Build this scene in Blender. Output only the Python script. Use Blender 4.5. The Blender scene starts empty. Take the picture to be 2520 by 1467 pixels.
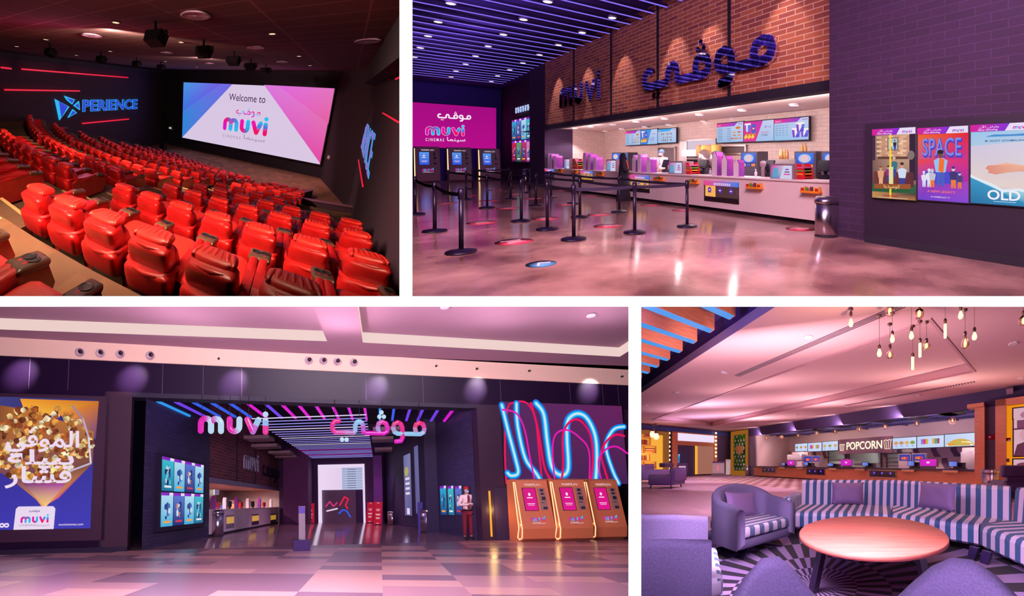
import bpy, bmesh, math, random
import numpy as np
from mathutils import Matrix, Vector

# ---------------------------------------------------------------- camera, added sun, exposure
F, CX, CY = 1250.0, 1260.0, 733.5          # focal length and centre in a 2520 x 1467 frame
SC = bpy.context.scene
COL = SC.collection
cam_data = bpy.data.cameras.new('camera')
cam_data.sensor_fit = 'HORIZONTAL'
cam_data.sensor_width = 36.0
cam_data.lens = F / 2520.0 * 36.0
cam_data.clip_end = 500
cam = bpy.data.objects.new('camera', cam_data)
cam.rotation_euler = (math.pi / 2, 0, 0)
COL.objects.link(cam)
SC.camera = cam
world = bpy.data.worlds.new('world')
SC.world = world
world.use_nodes = True
world.node_tree.nodes['Background'].inputs[0].default_value = (0, 0, 0, 1)
world.node_tree.nodes['Background'].inputs[1].default_value = 0.0
SC.view_settings.view_transform = 'Standard'
SC.view_settings.look = 'None'
SC.view_settings.exposure = 0.0
SC.view_settings.gamma = 1.0
SC.view_settings.use_curve_mapping = False
sun_data = bpy.data.lights.new('sun', 'SUN')
sun_data.energy = 27.0
sun_data.angle = 0.0
sun = bpy.data.objects.new('sun', sun_data)
sun.rotation_euler = (math.radians(8.5), 0, 0)       # added sun, skims down the front to turn it white
COL.objects.link(sun)

# ---------------------------------------------------------------- helpers
def lin(c):
    c = c / 255.0
    return c / 12.92 if c <= 0.04045 else ((c + 0.055) / 1.055) ** 2.4
def rgb(c): return (lin(c[0]), lin(c[1]), lin(c[2]), 1.0)

MATS = {}
def mat(name, c=(128, 128, 128), rough=0.6, metal=0.0, emit=0.0, spec=0.5):
    if name in MATS: return MATS[name]
    m = bpy.data.materials.new(name)
    m.use_nodes = True
    b = m.node_tree.nodes['Principled BSDF']
    b.inputs['Base Color'].default_value = rgb(c)
    b.inputs['Roughness'].default_value = rough
    b.inputs['Metallic'].default_value = metal
    b.inputs['Specular IOR Level'].default_value = spec
    if emit > 0:
        b.inputs['Emission Color'].default_value = rgb(c)
        b.inputs['Emission Strength'].default_value = emit
        b.inputs['Base Color'].default_value = (0.01, 0.01, 0.01, 1)
    MATS[name] = m
    return m
def bsdf(m): return m.node_tree.nodes['Principled BSDF']
def nd(m, t, **kw):
    n = m.node_tree.nodes.new(t)
    for k, v in kw.items(): setattr(n, k, v)
    return n
def lk(m, a, b): m.node_tree.links.new(a, b)
def uvmap(m, sx=1, sy=1):
    u = nd(m, 'ShaderNodeUVMap'); u.uv_map = 'UV'
    mp = nd(m, 'ShaderNodeMapping'); mp.inputs['Scale'].default_value = (sx, sy, 1)
    lk(m, u.outputs[0], mp.inputs[0]); return mp.outputs[0]
def noise_mat(name, c1, c2, scale, rough=0.7, bump=0.0, detail=4, stretch=(1, 1), metal=0, lo=.35, hi=.65):
    m = mat(name, c1, rough, metal)
    v = uvmap(m, *stretch)
    n = nd(m, 'ShaderNodeTexNoise'); n.inputs['Scale'].default_value = scale; n.inputs['Detail'].default_value = detail
    lk(m, v, n.inputs[0])
    r = nd(m, 'ShaderNodeValToRGB')
    r.color_ramp.elements[0].position = lo; r.color_ramp.elements[1].position = hi
    r.color_ramp.elements[0].color = rgb(c1); r.color_ramp.elements[1].color = rgb(c2)
    lk(m, n.outputs[0], r.inputs[0]); lk(m, r.outputs[0], bsdf(m).inputs['Base Color'])
    if bump:
        b = nd(m, 'ShaderNodeBump'); b.inputs['Strength'].default_value = bump; b.inputs['Distance'].default_value = .02
        lk(m, n.outputs[0], b.inputs['Height']); lk(m, b.outputs[0], bsdf(m).inputs['Normal'])
    return m
def brick_mat(name, c1, c2, mort, bw, bh, msize=0.012, rough=0.75, bump=0.5, bias=-0.2):
    m = mat(name, c1, rough)
    v = uvmap(m)
    t = nd(m, 'ShaderNodeTexBrick')
    t.inputs['Color1'].default_value = rgb(c1); t.inputs['Color2'].default_value = rgb(c2); t.inputs['Mortar'].default_value = rgb(mort)
    t.inputs['Scale'].default_value = 1; t.inputs['Mortar Size'].default_value = msize; t.inputs['Bias'].default_value = bias
    t.inputs['Brick Width'].default_value = bw; t.inputs['Row Height'].default_value = bh; t.inputs['Mortar Smooth'].default_value = .1
    lk(m, v, t.inputs[0])
    n = nd(m, 'ShaderNodeTexNoise'); n.inputs['Scale'].default_value = 9; n.inputs['Detail'].default_value = 5
    lk(m, v, n.inputs[0])
    mx = nd(m, 'ShaderNodeMix', data_type='RGBA', blend_type='MULTIPLY'); mx.inputs[0].default_value = .35
    lk(m, t.outputs[0], mx.inputs[6]); lk(m, n.outputs[1], mx.inputs[7]); lk(m, mx.outputs[2], bsdf(m).inputs['Base Color'])
    b = nd(m, 'ShaderNodeBump'); b.inputs['Strength'].default_value = bump; b.inputs['Distance'].default_value = .02; b.invert = True
    lk(m, t.outputs[1], b.inputs['Height']); lk(m, b.outputs[0], bsdf(m).inputs['Normal'])
    return m
def art_mat():                                   # printed or displayed pictures: colours stored with the picture's own shapes
    m = mat('lit_picture', (0, 0, 0), .4)
    a = nd(m, 'ShaderNodeVertexColor'); a.layer_name = 'Col'
    lk(m, a.outputs[0], bsdf(m).inputs['Emission Color']); bsdf(m).inputs['Emission Strength'].default_value = 1.0
    bsdf(m).inputs['Base Color'].default_value = (.01, .01, .01, 1); bsdf(m).inputs['Specular IOR Level'].default_value = .1
    p = mat('printed_picture', (0, 0, 0), .5)
    a = nd(p, 'ShaderNodeVertexColor'); a.layer_name = 'Col'
    lk(p, a.outputs[0], bsdf(p).inputs['Base Color'])
    return m, p
LIT, PRINT = art_mat()

class Hall:
    """One hall of the building: right / ahead / up axes of its floor plan and the sloping axis it runs along."""
    def __init__(s, c, f, upvp, fwdvp, rect, size=1.0):
        c = np.array(c, float); s.c, s.f = c, f
        ray = lambda p: np.array([(p[0] - c[0]) / f, (p[1] - c[1]) / f, 1.0])
        up = np.array([0, -1.0, 0]) if upvp is None else ray(upvp) / np.linalg.norm(ray(upvp))
        if up[1] > 0: up = -up
        fw = ray(fwdvp); fw = fw - up * np.dot(up, fw); fw /= np.linalg.norm(fw)
        rt = np.cross(fw, up)
        if rt[0] < 0: rt = -rt
        s.R = np.array([rt, fw, up])
        S = F / f
        ax = np.array([[1, 0, S * (c[0] - CX) / F], [0, 0, S], [0, -1, S * (CY - c[1]) / F]])
        s.A = size * (ax @ s.R.T)
        s.rect = rect
    def W(s, p): return s.A @ np.array(p, float)
    def ray(s, p): return s.R @ np.array([(p[0] - s.c[0]) / s.f, (p[1] - s.c[1]) / s.f, 1.0])
    def hit(s, p, n, d):                         # where a line of sight meets the plane n.x = d of this hall
        r = s.ray(p); return r * (d / np.dot(np.array(n, float), r))
    def onz(s, p, z): return s.hit(p, (0, 0, 1), z)

def RZ(a): return np.array([[math.cos(a), -math.sin(a), 0], [math.sin(a), math.cos(a), 0], [0, 0, 1.0]])
def RX(a): return np.array([[1.0, 0, 0], [0, math.cos(a), -math.sin(a)], [0, math.sin(a), math.cos(a)]])
def RY(a): return np.array([[math.cos(a), 0, math.sin(a)], [0, 1.0, 0], [-math.sin(a), 0, math.cos(a)]])
DEG = math.pi / 180

class MB:
    """collects shapes; becomes one mesh"""
    def __init__(s): s.v = []; s.f = []; s.m = []; s.c = []; s.uv = []; s.sm = []; s.T = None; s.o = np.zeros(3); s.mi = 0; s.col = (1, 1, 1)
    def at(s, o=(0, 0, 0), T=None): s.o = np.array(o, float); s.T = T; return s
    def add(s, vs, fs, uvs=None, cols=None, smooth=False):
        b = len(s.v)
        for p in vs:
            p = np.array(p, float)
            if s.T is not None: p = s.T @ p
            s.v.append(p + s.o)
        for k, f in enumerate(fs):
            s.f.append([b + i for i in f]); s.m.append(s.mi); s.sm.append(smooth)
            s.uv.append(uvs[k] if uvs else None)
            if cols is None: s.c.append([s.col] * len(f))
            else: s.c.append([cols[i] for i in f])
        return s
    def box(s, x0, x1, y0, y1, z0, z1):
        v = [(x, y, z) for z in (z0, z1) for y in (y0, y1) for x in (x0, x1)]
        return s.add(v, [(0, 2, 3, 1), (4, 5, 7, 6), (0, 1, 5, 4), (2, 6, 7, 3), (0, 4, 6, 2), (1, 3, 7, 5)])
    def rbox(s, x0, x1, y0, y1, z0, z1, r):      # rounded upright edges and softened top and bottom
        pts = []
        for cx, cy, a0 in ((x1 - r, y1 - r, 0), (x0 + r, y1 - r, 90), (x0 + r, y0 + r, 180), (x1 - r, y0 + r, 270)):
            for k in range(5): a = (a0 + k * 22.5) * DEG; pts.append((cx, cy, math.cos(a), math.sin(a)))
        rings = []
        for k in range(4): a = k * 30 * DEG; rings.append((z0 + r - r * math.cos(a), r * math.sin(a)))
        for k in range(4): a = k * 30 * DEG; rings.append((z1 - r + r * math.sin(a), r * math.cos(a)))
        vs = [(cx + q * a, cy + q * b, z) for z, q in rings for cx, cy, a, b in pts]
        n = len(pts); fs = []
        for i in range(len(rings) - 1):
            for j in range(n): fs.append((i * n + j, i * n + (j + 1) % n, (i + 1) * n + (j + 1) % n, (i + 1) * n + j))
        fs.append(tuple(range(n - 1, -1, -1))); fs.append(tuple(range((len(rings) - 1) * n, len(rings) * n)))
        return s.add(vs, fs, smooth=True)
    def prism(s, poly, d0, d1, axis='y', smooth=False):
        """outline in the other two axes, pushed from d0 to d1"""
        n = len(poly)
        mk = {'y': lambda a, b, d: (a, d, b), 'z': lambda a, b, d: (a, b, d), 'x': lambda a, b, d: (d, a, b)}[axis]
        v = [mk(a, b, d0) for a, b in poly] + [mk(a, b, d1) for a, b in poly]
        f = [tuple(range(n)), tuple(range(2 * n - 1, n - 1, -1))] + [(i, i + n, (i + 1) % n + n, (i + 1) % n) for i in range(n)]
        return s.add(v, f)
    def quad(s, a, b, c, d, cols=None): return s.add([a, b, c, d], [(0, 1, 2, 3)], cols=cols)
    def lathe(s, prof, c=(0, 0, 0), n=20, smooth=True):
        v = []; f = []
        for r, z in prof:
            for k in range(n): a = 2 * math.pi * k / n; v.append((c[0] + r * math.cos(a), c[1] + r * math.sin(a), c[2] + z))
        for i in range(len(prof) - 1):
            for k in range(n): f.append((i * n + k, i * n + (k + 1) % n, (i + 1) * n + (k + 1) % n, (i + 1) * n + k))
        if prof[0][0] > 1e-4: f.append(tuple(range(n - 1, -1, -1)))
        if prof[-1][0] > 1e-4: f.append(tuple(range((len(prof) - 1) * n, len(prof) * n)))
        return s.add(v, f, smooth=smooth)
    def tube(s, pts, r, n=8, caps=True, flat=1.0):
        pts = [np.array(p, float) for p in pts]; rs = r if isinstance(r, (list, tuple)) else [r] * len(pts)
        v = []; f = []; ref = None
        for i, p in enumerate(pts):
            t = pts[min(i + 1, len(pts) - 1)] - pts[max(i - 1, 0)]; t = t / (np.linalg.norm(t) + 1e-9)
            if ref is None: ref = np.array([0, 0, 1.0]) if abs(t[2]) < .9 else np.array([0, 1.0, 0])
            a = np.cross(t, ref); a /= np.linalg.norm(a) + 1e-9; b = np.cross(a, t); ref = b
            for k in range(n):
                w = 2 * math.pi * k / n; v.append(p + rs[i] * (math.cos(w) * a + flat * math.sin(w) * b))
        for i in range(len(pts) - 1):
            for k in range(n): f.append((i * n + k, i * n + (k + 1) % n, (i + 1) * n + (k + 1) % n, (i + 1) * n + k))
        if caps: f.append(tuple(range(n - 1, -1, -1))); f.append(tuple(range((len(pts) - 1) * n, len(pts) * n)))
        return s.add(v, f, smooth=True)
    def bar(s, a, b, w, h):                      # square bar between two points
        a = np.array(a, float); b = np.array(b, float); t = (b - a) / np.linalg.norm(b - a)
        u = np.cross(t, (0, 0, 1)); u = u / np.linalg.norm(u) if np.linalg.norm(u) > 1e-3 else np.array([1.0, 0, 0]); q = np.cross(u, t)
        v = [p + i * w / 2 * u + j * h / 2 * q for p in (a, b) for j in (-1, 1) for i in (-1, 1)]
        return s.add(v, [(0, 2, 3, 1), (4, 5, 7, 6), (0, 1, 5, 4), (2, 6, 7, 3), (0, 4, 6, 2), (1, 3, 7, 5)])
    def sphere(s, c, r, n=10, m=7, ex=1.0):      # ellipsoid; ex < 1 squares it up into a cushion
        r = (r, r, r) if not isinstance(r, (list, tuple)) else r
        pw = lambda x: math.copysign(abs(x) ** ex, x)
        v = []; f = []
        for i in range(1, m):
            a = math.pi * i / m
            for k in range(n):
                b = 2 * math.pi * k / n
                v.append((c[0] + r[0] * pw(math.sin(a)) * pw(math.cos(b)), c[1] + r[1] * pw(math.sin(a)) * pw(math.sin(b)), c[2] + r[2] * pw(math.cos(a))))
        for i in range(m - 2):
            for k in range(n): f.append((i * n + k, (i + 1) * n + k, (i + 1) * n + (k + 1) % n, i * n + (k + 1) % n))
        t = len(v); v += [(c[0], c[1], c[2] + r[2]), (c[0], c[1], c[2] - r[2])]
        for k in range(n): f.append((t, k, (k + 1) % n)); f.append((t + 1, (m - 2) * n + (k + 1) % n, (m - 2) * n + k))
        return s.add(v, f, smooth=True)
    # flat pictures in the x-z plane, y = depth towards the viewer is negative
    def rect(s, x0, z0, x1, z1, c, y=0.0, c2=None, c3=None, c4=None):
        c2 = c2 or c; k = [c, c2, c3 or c2, c4 or c]
        return s.add([(x0, y, z0), (x1, y, z0), (x1, y, z1), (x0, y, z1)], [(0, 1, 2, 3)], cols=[rgb(q)[:3] for q in k])
    def poly(s, pts, c, y=0.0):
        cc = c if isinstance(c, list) else [c] * len(pts)
        return s.add([(a, y, b) for a, b in pts], [tuple(range(len(pts)))], cols=[rgb(q)[:3] for q in cc])
    def disc(s, x, z, rx, rz, c, y=0.0, n=16):
        return s.poly([(x + rx * math.cos(2 * math.pi * k / n), z + rz * math.sin(2 * math.pi * k / n)) for k in range(n)], c, y)
    def ribbon(s, pts, w, y0, y1, cols=None, disc=True, n=10):   # rounded flat stroke, as deep as y0..y1
        for i, p in enumerate(pts):
            t = i / max(1, len(pts) - 1)
            if cols: s.col = rgb(mixc(cols, t))[:3]
            s.prism([(p[0] + w / 2 * math.cos(2 * math.pi * k / n), p[1] + w / 2 * math.sin(2 * math.pi * k / n)) for k in range(n)], y0, y1)
            if i + 1 < len(pts):
                q = pts[i + 1]; dx, dz = q[0] - p[0], q[1] - p[1]; L = math.hypot(dx, dz) + 1e-9; nx, nz = -dz / L * w / 2, dx / L * w / 2
                s.prism([(p[0] + nx, p[1] + nz), (p[0] - nx, p[1] - nz), (q[0] - nx, q[1] - nz), (q[0] + nx, q[1] + nz)], y0, y1)
        return s
    def text(s, t, x, z, h, c=None, y=0.0, align='l', sx=1.0, deep=0.0, bold=0.0, rot=0.0):
        vs, fs, w = glyphs(t, bold)
        off = {'l': 0, 'c': -w * h * sx / 2, 'r': -w * h * sx}[align]
        if c is not None: s.col = rgb(c)[:3]
        cr, sr = math.cos(rot), math.sin(rot)
        P = [(off + a * h * sx, b * h) for a, b in vs]
        P = [(x + a * cr - b * sr, z + a * sr + b * cr) for a, b in P]
        s.add([(a, y, b) for a, b in P], fs)
        if deep:
            s.add([(a, y + deep, b) for a, b in P], [f[::-1] for f in fs])
            ed = {}
            for f in fs:
                for i in range(len(f)): e = (f[i], f[(i + 1) % len(f)]); ed[e] = 1
            for (a, b) in list(ed):
                if (b, a) not in ed: s.add([(P[a][0], y, P[a][1]), (P[b][0], y, P[b][1]), (P[b][0], y + deep, P[b][1]), (P[a][0], y + deep, P[a][1])], [(0, 3, 2, 1)])
        return s
def fit(b, t, x, z, h, width, c, y, bold=0.0):      # a line of text made exactly so wide
    b.text(t, x, z, h, c, y, 'l', width / (glyphs(t, bold)[2] * h), 0, bold)
def mixc(cs, t):
    t = max(0, min(.9999, t)) * (len(cs) - 1); i = int(t); t -= i
    return tuple(cs[i][k] * (1 - t) + cs[i + 1][k] * t for k in range(3))
GL = {}
def glyphs(t, bold=0.0):
    if (t, bold) in GL: return GL[(t, bold)]
    c = bpy.data.curves.new('glyphs', 'FONT'); c.body = t; c.size = 1.4; c.offset = bold; c.resolution_u = 3
    o = bpy.data.objects.new('glyphs', c); COL.objects.link(o)
    bpy.context.view_layer.update()
    me = o.evaluated_get(bpy.context.evaluated_depsgraph_get()).to_mesh()
    vs = [(v.co.x, v.co.y) for v in me.vertices]; fs = [tuple(p.vertices) for p in me.polygons]
    x0 = min((v[0] for v in vs), default=0); x1 = max((v[0] for v in vs), default=1)
    vs = [(a - x0, b) for a, b in vs]
    bpy.data.objects.remove(o); bpy.data.curves.remove(c)
    GL[(t, bold)] = (vs, fs, x1 - x0)
    return GL[(t, bold)]
def ar(*cps): return ''.join(chr(c) for c in reversed(cps))
CINEMA_AR = ar(0xFEB3, 0xFEF4, 0xFEE8, 0xFEE4, 0xFE8E)
TICKETS_AR = ar(0xFE97, 0xFEAC, 0xFE8D, 0xFEDB, 0xFEAE)
NOW_AR = ar(0xFEF3, 0xFECC, 0xFEAE, 0xFEBD, 0x20, 0xFE8D, 0xFEF5, 0xFEE5)

def clip_planes(rect):
    x0, x1, y0, y1 = rect; out = [(Vector((0, DIV + .04, 0)), Vector((0, 1, 0)))]
    if x0 is not None: out.append((Vector((0, 0, 0)), Vector((F, -(x0 - CX), 0))))
    if x1 is not None: out.append((Vector((0, 0, 0)), Vector((-F, (x1 - CX), 0))))
    if y0 is not None: out.append((Vector((0, 0, 0)), Vector((0, (CY - y0), -F))))
    if y1 is not None: out.append((Vector((0, 0, 0)), Vector((0, -(CY - y1), F))))
    return out
DIV = 2.8                                          # the white front stands this far away

def to_mesh(name, mb, lin_T, org, rect, mats):
    """mesh of mb; it is cut off where the hall ends at the dividing walls. None when nothing is left."""
    if not mb.f: return None, False
    V = np.array(mb.v) @ lin_T.T
    me = bpy.data.meshes.new(name)
    me.from_pydata(V.tolist(), [], mb.f)
    me.polygons.foreach_set('material_index', mb.m)
    me.polygons.foreach_set('use_smooth', mb.sm)
    uvl = me.uv_layers.new(name='UV'); flat = []
    P = np.array(mb.v)
    for f, u in zip(mb.f, mb.uv):
        if u: flat += [c for q in u for c in q]; continue
        q = P[f]; nrm = np.cross(q[1] - q[0], q[2] - q[0])
        if len(f) > 3: nrm = nrm + np.cross(q[2] - q[0], q[3] - q[0])
        k = int(np.argmax(np.abs(nrm)))
        a, b = ((1, 2), (0, 2), (0, 1))[k]
        for w in q: flat += [w[a], w[b]]
    uvl.data.foreach_set('uv', flat)
    ca = me.color_attributes.new('Col', 'FLOAT_COLOR', 'CORNER')
    ca.data.foreach_set('color', [x for f in mb.c for k in f for x in (k[0], k[1], k[2], 1.0)])
    for m in mats: me.materials.append(m)
    me.validate()
    cut = False
    if rect is not None:
        G = V + org
        todo = []
        for co, no in clip_planes(rect):
            d = (G - np.array(co)) @ np.array(no)
            if d.max() <= 0: bpy.data.meshes.remove(me); return None, True
            if d.min() < 0: todo.append((co, no))
        if todo:
            cut = True
            bm = bmesh.new(); bm.from_mesh(me)
            for co, no in todo:
                bmesh.ops.bisect_plane(bm, geom=bm.verts[:] + bm.edges[:] + bm.faces[:], plane_co=co - Vector(org), plane_no=no, clear_inner=True, dist=1e-6)
            if not bm.faces: bm.free(); bpy.data.meshes.remove(me); return None, True
            bm.to_mesh(me); bm.free()
    return me, cut

class Thing:
    """an Empty at the thing's base with its parts as children"""
    def __init__(s, name, label, cat, hall, loc=(0, 0, 0), yaw=0.0, group=None, kind=None, key=None, T=None, empty=True):
        s.h = hall; s.org = hall.W(loc); s.T = hall.A @ (T if T is not None else RZ(yaw)); s.key = key; s.kids = 0
        s.root = bpy.data.objects.new(name, None) if empty else None
        s.meta = (label, cat, group, kind); s.name = name
        if empty:
            s.root.location = s.org; s.root.empty_display_size = .1; COL.objects.link(s.root); s._tag(s.root)
    def _tag(s, o):
        l, c, g, k = s.meta
        if l: o['label'] = l
        if c: o['category'] = c
        if g: o['group'] = g
        if k: o['kind'] = k
    SH = {}
    def part(s, name, mb, mats, parent=None, label=None):
        mats = mats if isinstance(mats, (list, tuple)) else [mats]
        me = None
        ck = (s.key, id(mb)) if s.key else None
        if ck and ck in Thing.SH:
            me0, T0, vmin, mb0 = Thing.SH[ck]
            G = vmin + s.org
            if all(((G - np.array(co)) @ np.array(no)).min() > 0 for co, no in clip_planes(s.h.rect)): me = me0
        if me is None:
            me, cut = to_mesh(name, mb, s.T, s.org, s.h.rect, mats)
            if me is None: return None
            if ck and not cut:
                V = np.array(mb.v) @ s.T.T; lo, hi = V.min(0), V.max(0)
                Thing.SH[ck] = (me, s.T, np.array([[x, y, z] for x in (lo[0], hi[0]) for y in (lo[1], hi[1]) for z in (lo[2], hi[2])]), mb)
        o = bpy.data.objects.new(name, me); COL.objects.link(o); s.kids += 1
        if s.root is None:
            o.location = s.org; s.root = o; s._tag(o)
        else:
            o.parent = parent or s.root
            if label: o['label'] = label
        return o
    def done(s):
        if s.kids == 0 and s.root is not None: bpy.data.objects.remove(s.root); s.root = None
        return s
def solo(name, label, cat, hall, mb, mats, loc=(0, 0, 0), yaw=0.0, group=None, kind=None, key=None, T=None):
    t = Thing(name, label, cat, hall, loc, yaw, group, kind, key, T, empty=False)
    return t.part(name, mb, mats)
def struct(name, hall, mb, mats, loc=(0, 0, 0), yaw=0.0): return solo(name, None, None, hall, mb, mats, loc, yaw, kind='structure')
def m1(f):                                        # short way to fill a builder
    b = MB(); f(b); return b
def lamp(kind, hall, loc, aim, power, color, size=0.2, size_y=None, angle=70, blend=.6, name='lamp', spread=None, abs_loc=False):
    d = bpy.data.lights.new(name, kind); d.energy = power; d.color = color
    if kind == 'AREA':
        d.shape = 'RECTANGLE'; d.size = size; d.size_y = size_y or size
        if spread: d.spread = spread * DEG
    else:
        d.shadow_soft_size = size
        if kind == 'SPOT': d.spot_size = angle * DEG; d.spot_blend = blend
    o = bpy.data.objects.new(name, d); COL.objects.link(o)
    a = Vector(hall.W(loc)); b = Vector(hall.W(aim)); o.location = a
    o.rotation_euler = (b - a).to_track_quat('-Z', 'Y').to_euler()
    return o
def ordn(i): return ['first', 'second', 'third', 'fourth', 'fifth', 'sixth', 'seventh', 'eighth', 'ninth', 'tenth', 'eleventh', 'twelfth', 'thirteenth', 'fourteenth', 'fifteenth', 'sixteenth', 'seventeenth', 'eighteenth', 'nineteenth', 'twentieth', 'twenty-first', 'twenty-second', 'twenty-third', 'twenty-fourth', 'twenty-fifth'][i]

# lettering of the house: strokes in letter units, baseline at 0
def arc(cx, cz, r, a0, a1, n=8): return [(cx + r * math.cos((a0 + (a1 - a0) * k / n) * DEG), cz + r * math.sin((a0 + (a1 - a0) * k / n) * DEG)) for k in range(n + 1)]
PINK, CYAN = (235, 20, 140), (40, 190, 235)
MUVI = [('m', [(.22, 0)] + arc(.62, .6, .4, 180, 0) + [(1.02, 0)], [(220, 20, 190), (240, 10, 110), (90, 110, 210), CYAN]),
        ('m', arc(1.41, .6, .39, 180, 0) + [(1.8, 0)], [(240, 10, 110), (80, 120, 220), CYAN]),
        ('u', [(2.48, 1.0)] + arc(2.87, .4, .39, 180, 360) + [(3.26, 1.0)], [(235, 20, 170), (240, 10, 110), (60, 140, 220), CYAN]),
        ('v', [(3.9, 1.0), (4.12, .5), (4.35, 0), (4.57, .5), (4.8, 1.0)], [(235, 20, 170), (240, 10, 110), (240, 20, 100), (80, 130, 220), CYAN]),
        ('i', [(5.38, 0), (5.38, .5), (5.38, .95)], [(240, 10, 110), (90, 110, 210), CYAN]),
        ('i', [(5.38, 1.47), (5.381, 1.47)], [CYAN, CYAN])]
WMUVI = 5.6
MOFI = [('yeh', [(.6, .85), (.3, .85), (.1, .6), (.1, .25), (.3, 0), (1.0, 0), (1.7, 0), (1.85, .15), (1.85, .55), (2.0, .82), (2.2, .88), (2.4, .75), (2.48, .5), (2.48, .1), (2.65, 0), (3.4, 0), (4.1, 0), (4.35, .15), (4.4, .45), (4.3, .75), (4.0, .88), (3.7, .75), (3.62, .45), (3.7, .1)],
         [PINK, (235, 40, 150), (150, 190, 235), (140, 200, 240), (225, 20, 190), (225, 0, 190), (235, 40, 160), (140, 200, 240)]),
        ('waw', [(5.6, .45), (5.5, .75), (5.22, .88), (4.95, .75), (4.85, .45), (4.95, .12), (5.2, 0), (6.0, 0), (6.7, 0), (7.05, 0), (7.32, .15), (7.4, .45), (7.3, .78), (7.0, .88), (6.72, .75), (6.62, .45), (6.7, .1)],
         [PINK, (235, 30, 120), (150, 200, 240), (140, 200, 240), (160, 190, 240), PINK, (240, 40, 110), (150, 200, 240)]),
        ('waw', [(5.6, .45), (5.6, -.25), (5.45, -.55), (5.05, -.6)], [PINK, (225, 10, 190), (225, 10, 190)])]
MOFI_DOTS = [(3.95, 1.6), (3.77, 1.27), (4.13, 1.27), (.82, -.53), (1.17, -.53)]
def muvi(mb, x, z, h, w=.42, y0=0, y1=.01, color=None, sx=1.0):     # flat coloured logo word, h = letter height
    for nm, pts, cs in MUVI: mb.ribbon([(x + a * h * sx, z + b * h) for a, b in pts], w * h, y0, y1, [color, color] if color else cs)
def mofi(mb, x, z, h, w=.3, y0=0, y1=.01, color=None):
    for nm, pts, cs in MOFI: mb.ribbon([(x + a * h, z + b * h) for a, b in pts], w * h, y0, y1, [color, color] if color else cs)
    for a, b in MOFI_DOTS: mb.ribbon([(x + a * h, z + b * h), (x + a * h + 1e-4, z + b * h)], .28 * h, y0, y1, [color or CYAN] * 2)
# ---------------------------------------------------------------- the halls and the white front they open through
H1 = Hall((491, 365), 565.0, (389, 2450), (866, 231), (None, 990, None, 734))
H2 = Hall((1767, 390), 1071.0, None, (829, 390), (1008, None, None, 734))
H3 = Hall((773, 1110), 1165.0, (663, -9318), (936, 1244), (None, 1553, 749.5, None))
H4 = Hall((2049, 1139), 632.0, None, (2590, 1139), (1571, None, 749.5, None))
class Plain:                                       # plain building axes for the front itself
    A = np.eye(3); rect = None
    def W(s, p): return np.array(p, float)
HP = Plain()
def px(x, d): return (x - CX) / F * d
def pz(y, d): return (CY - y) / F * d

white = mat('white_paint', (250, 250, 250), .9)
bsdf(white).inputs['Base Color'].default_value = (.96, .96, .96, 1)
shell = mat('black_render', (10, 8, 14), .95, spec=0)
def front_piece(name, x0, x1, y0, y1):
    b = MB(); d = DIV
    X0, X1, Z0, Z1 = px(x0, d), px(x1, d), pz(y1, d), pz(y0, d)
    b.mi = 0; b.quad((X0, d, Z0), (X1, d, Z0), (X1, d, Z1), (X0, d, Z1))
    b.mi = 1; e = .004
    D2 = d + .3
    v = [(px(x, q) + (e if i == 0 else -e), q, pz(y, q) + (e if j == 0 else -e)) for q in (d + .001, D2) for j, y in enumerate((y1, y0)) for i, x in enumerate((x0, x1))]
    b.add(v, [(0, 2, 3, 1), (4, 5, 7, 6), (0, 1, 5, 4), (2, 6, 7, 3), (0, 4, 6, 2), (1, 3, 7, 5)])
    struct(name, HP, b, [white, shell])
front_piece('trim_1', -200, 2720, 729, 755)          # floor slab between the storeys
front_piece('trim_2', 983, 1015, -140, 729)          # upper partition end
front_piece('trim_3', 1546.5, 1578, 755, 1620)      # lower partition end
front_piece('light_block_top', -9000, 11000, -12000, -140)  # outer front, out of view: added to keep the sun out
front_piece('light_block_bottom', -9000, 11000, 1620, 12000)
front_piece('light_block_left', -9000, -200, -140, 1620)
front_piece('light_block_right', 2720, 11000, -140, 1620)
b = MB()                                            # storey floor and partitions behind the front
for d0, d1 in ((DIV + .3, 95.0),):
    for (xa, ya, xb, yb) in ((-2600, 742, 5000, 742),):
        b.add([(px(xa, d0), d0, pz(ya, d0)), (px(xb, d0), d0, pz(yb, d0)), (px(xb, d1), d1, pz(yb, d1)), (px(xa, d1), d1, pz(ya, d1))], [(0, 1, 2, 3)])
struct('floor_slab', HP, b, shell)
for nm, xx, za, zb in (('wall_upper', 999, -2600, 742), ('wall_lower', 1562, 742, 4000)):
    b = MB(); d0, d1 = DIV + .3, 95.0
    b.add([(px(xx, d0), d0, pz(za, d0)), (px(xx, d0), d0, pz(zb, d0)), (px(xx, d1), d1, pz(zb, d1)), (px(xx, d1), d1, pz(za, d1))], [(0, 1, 2, 3)])
    struct(nm, HP, b, shell)
X, Z = px(11000, DIV), pz(-12000, DIV)
b = MB(); b.box(px(-9000, DIV), X, DIV + .3, 100, Z - .3, Z)
struct('light_block_roof', HP, b, shell)  # unseen roof added to keep the sun out of the halls
b = MB(); b.box(px(-9000, DIV), X, 99, 100, -30, Z)
struct('light_block_back', HP, b, shell)  # unseen back closing the added light-tight shell
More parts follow.
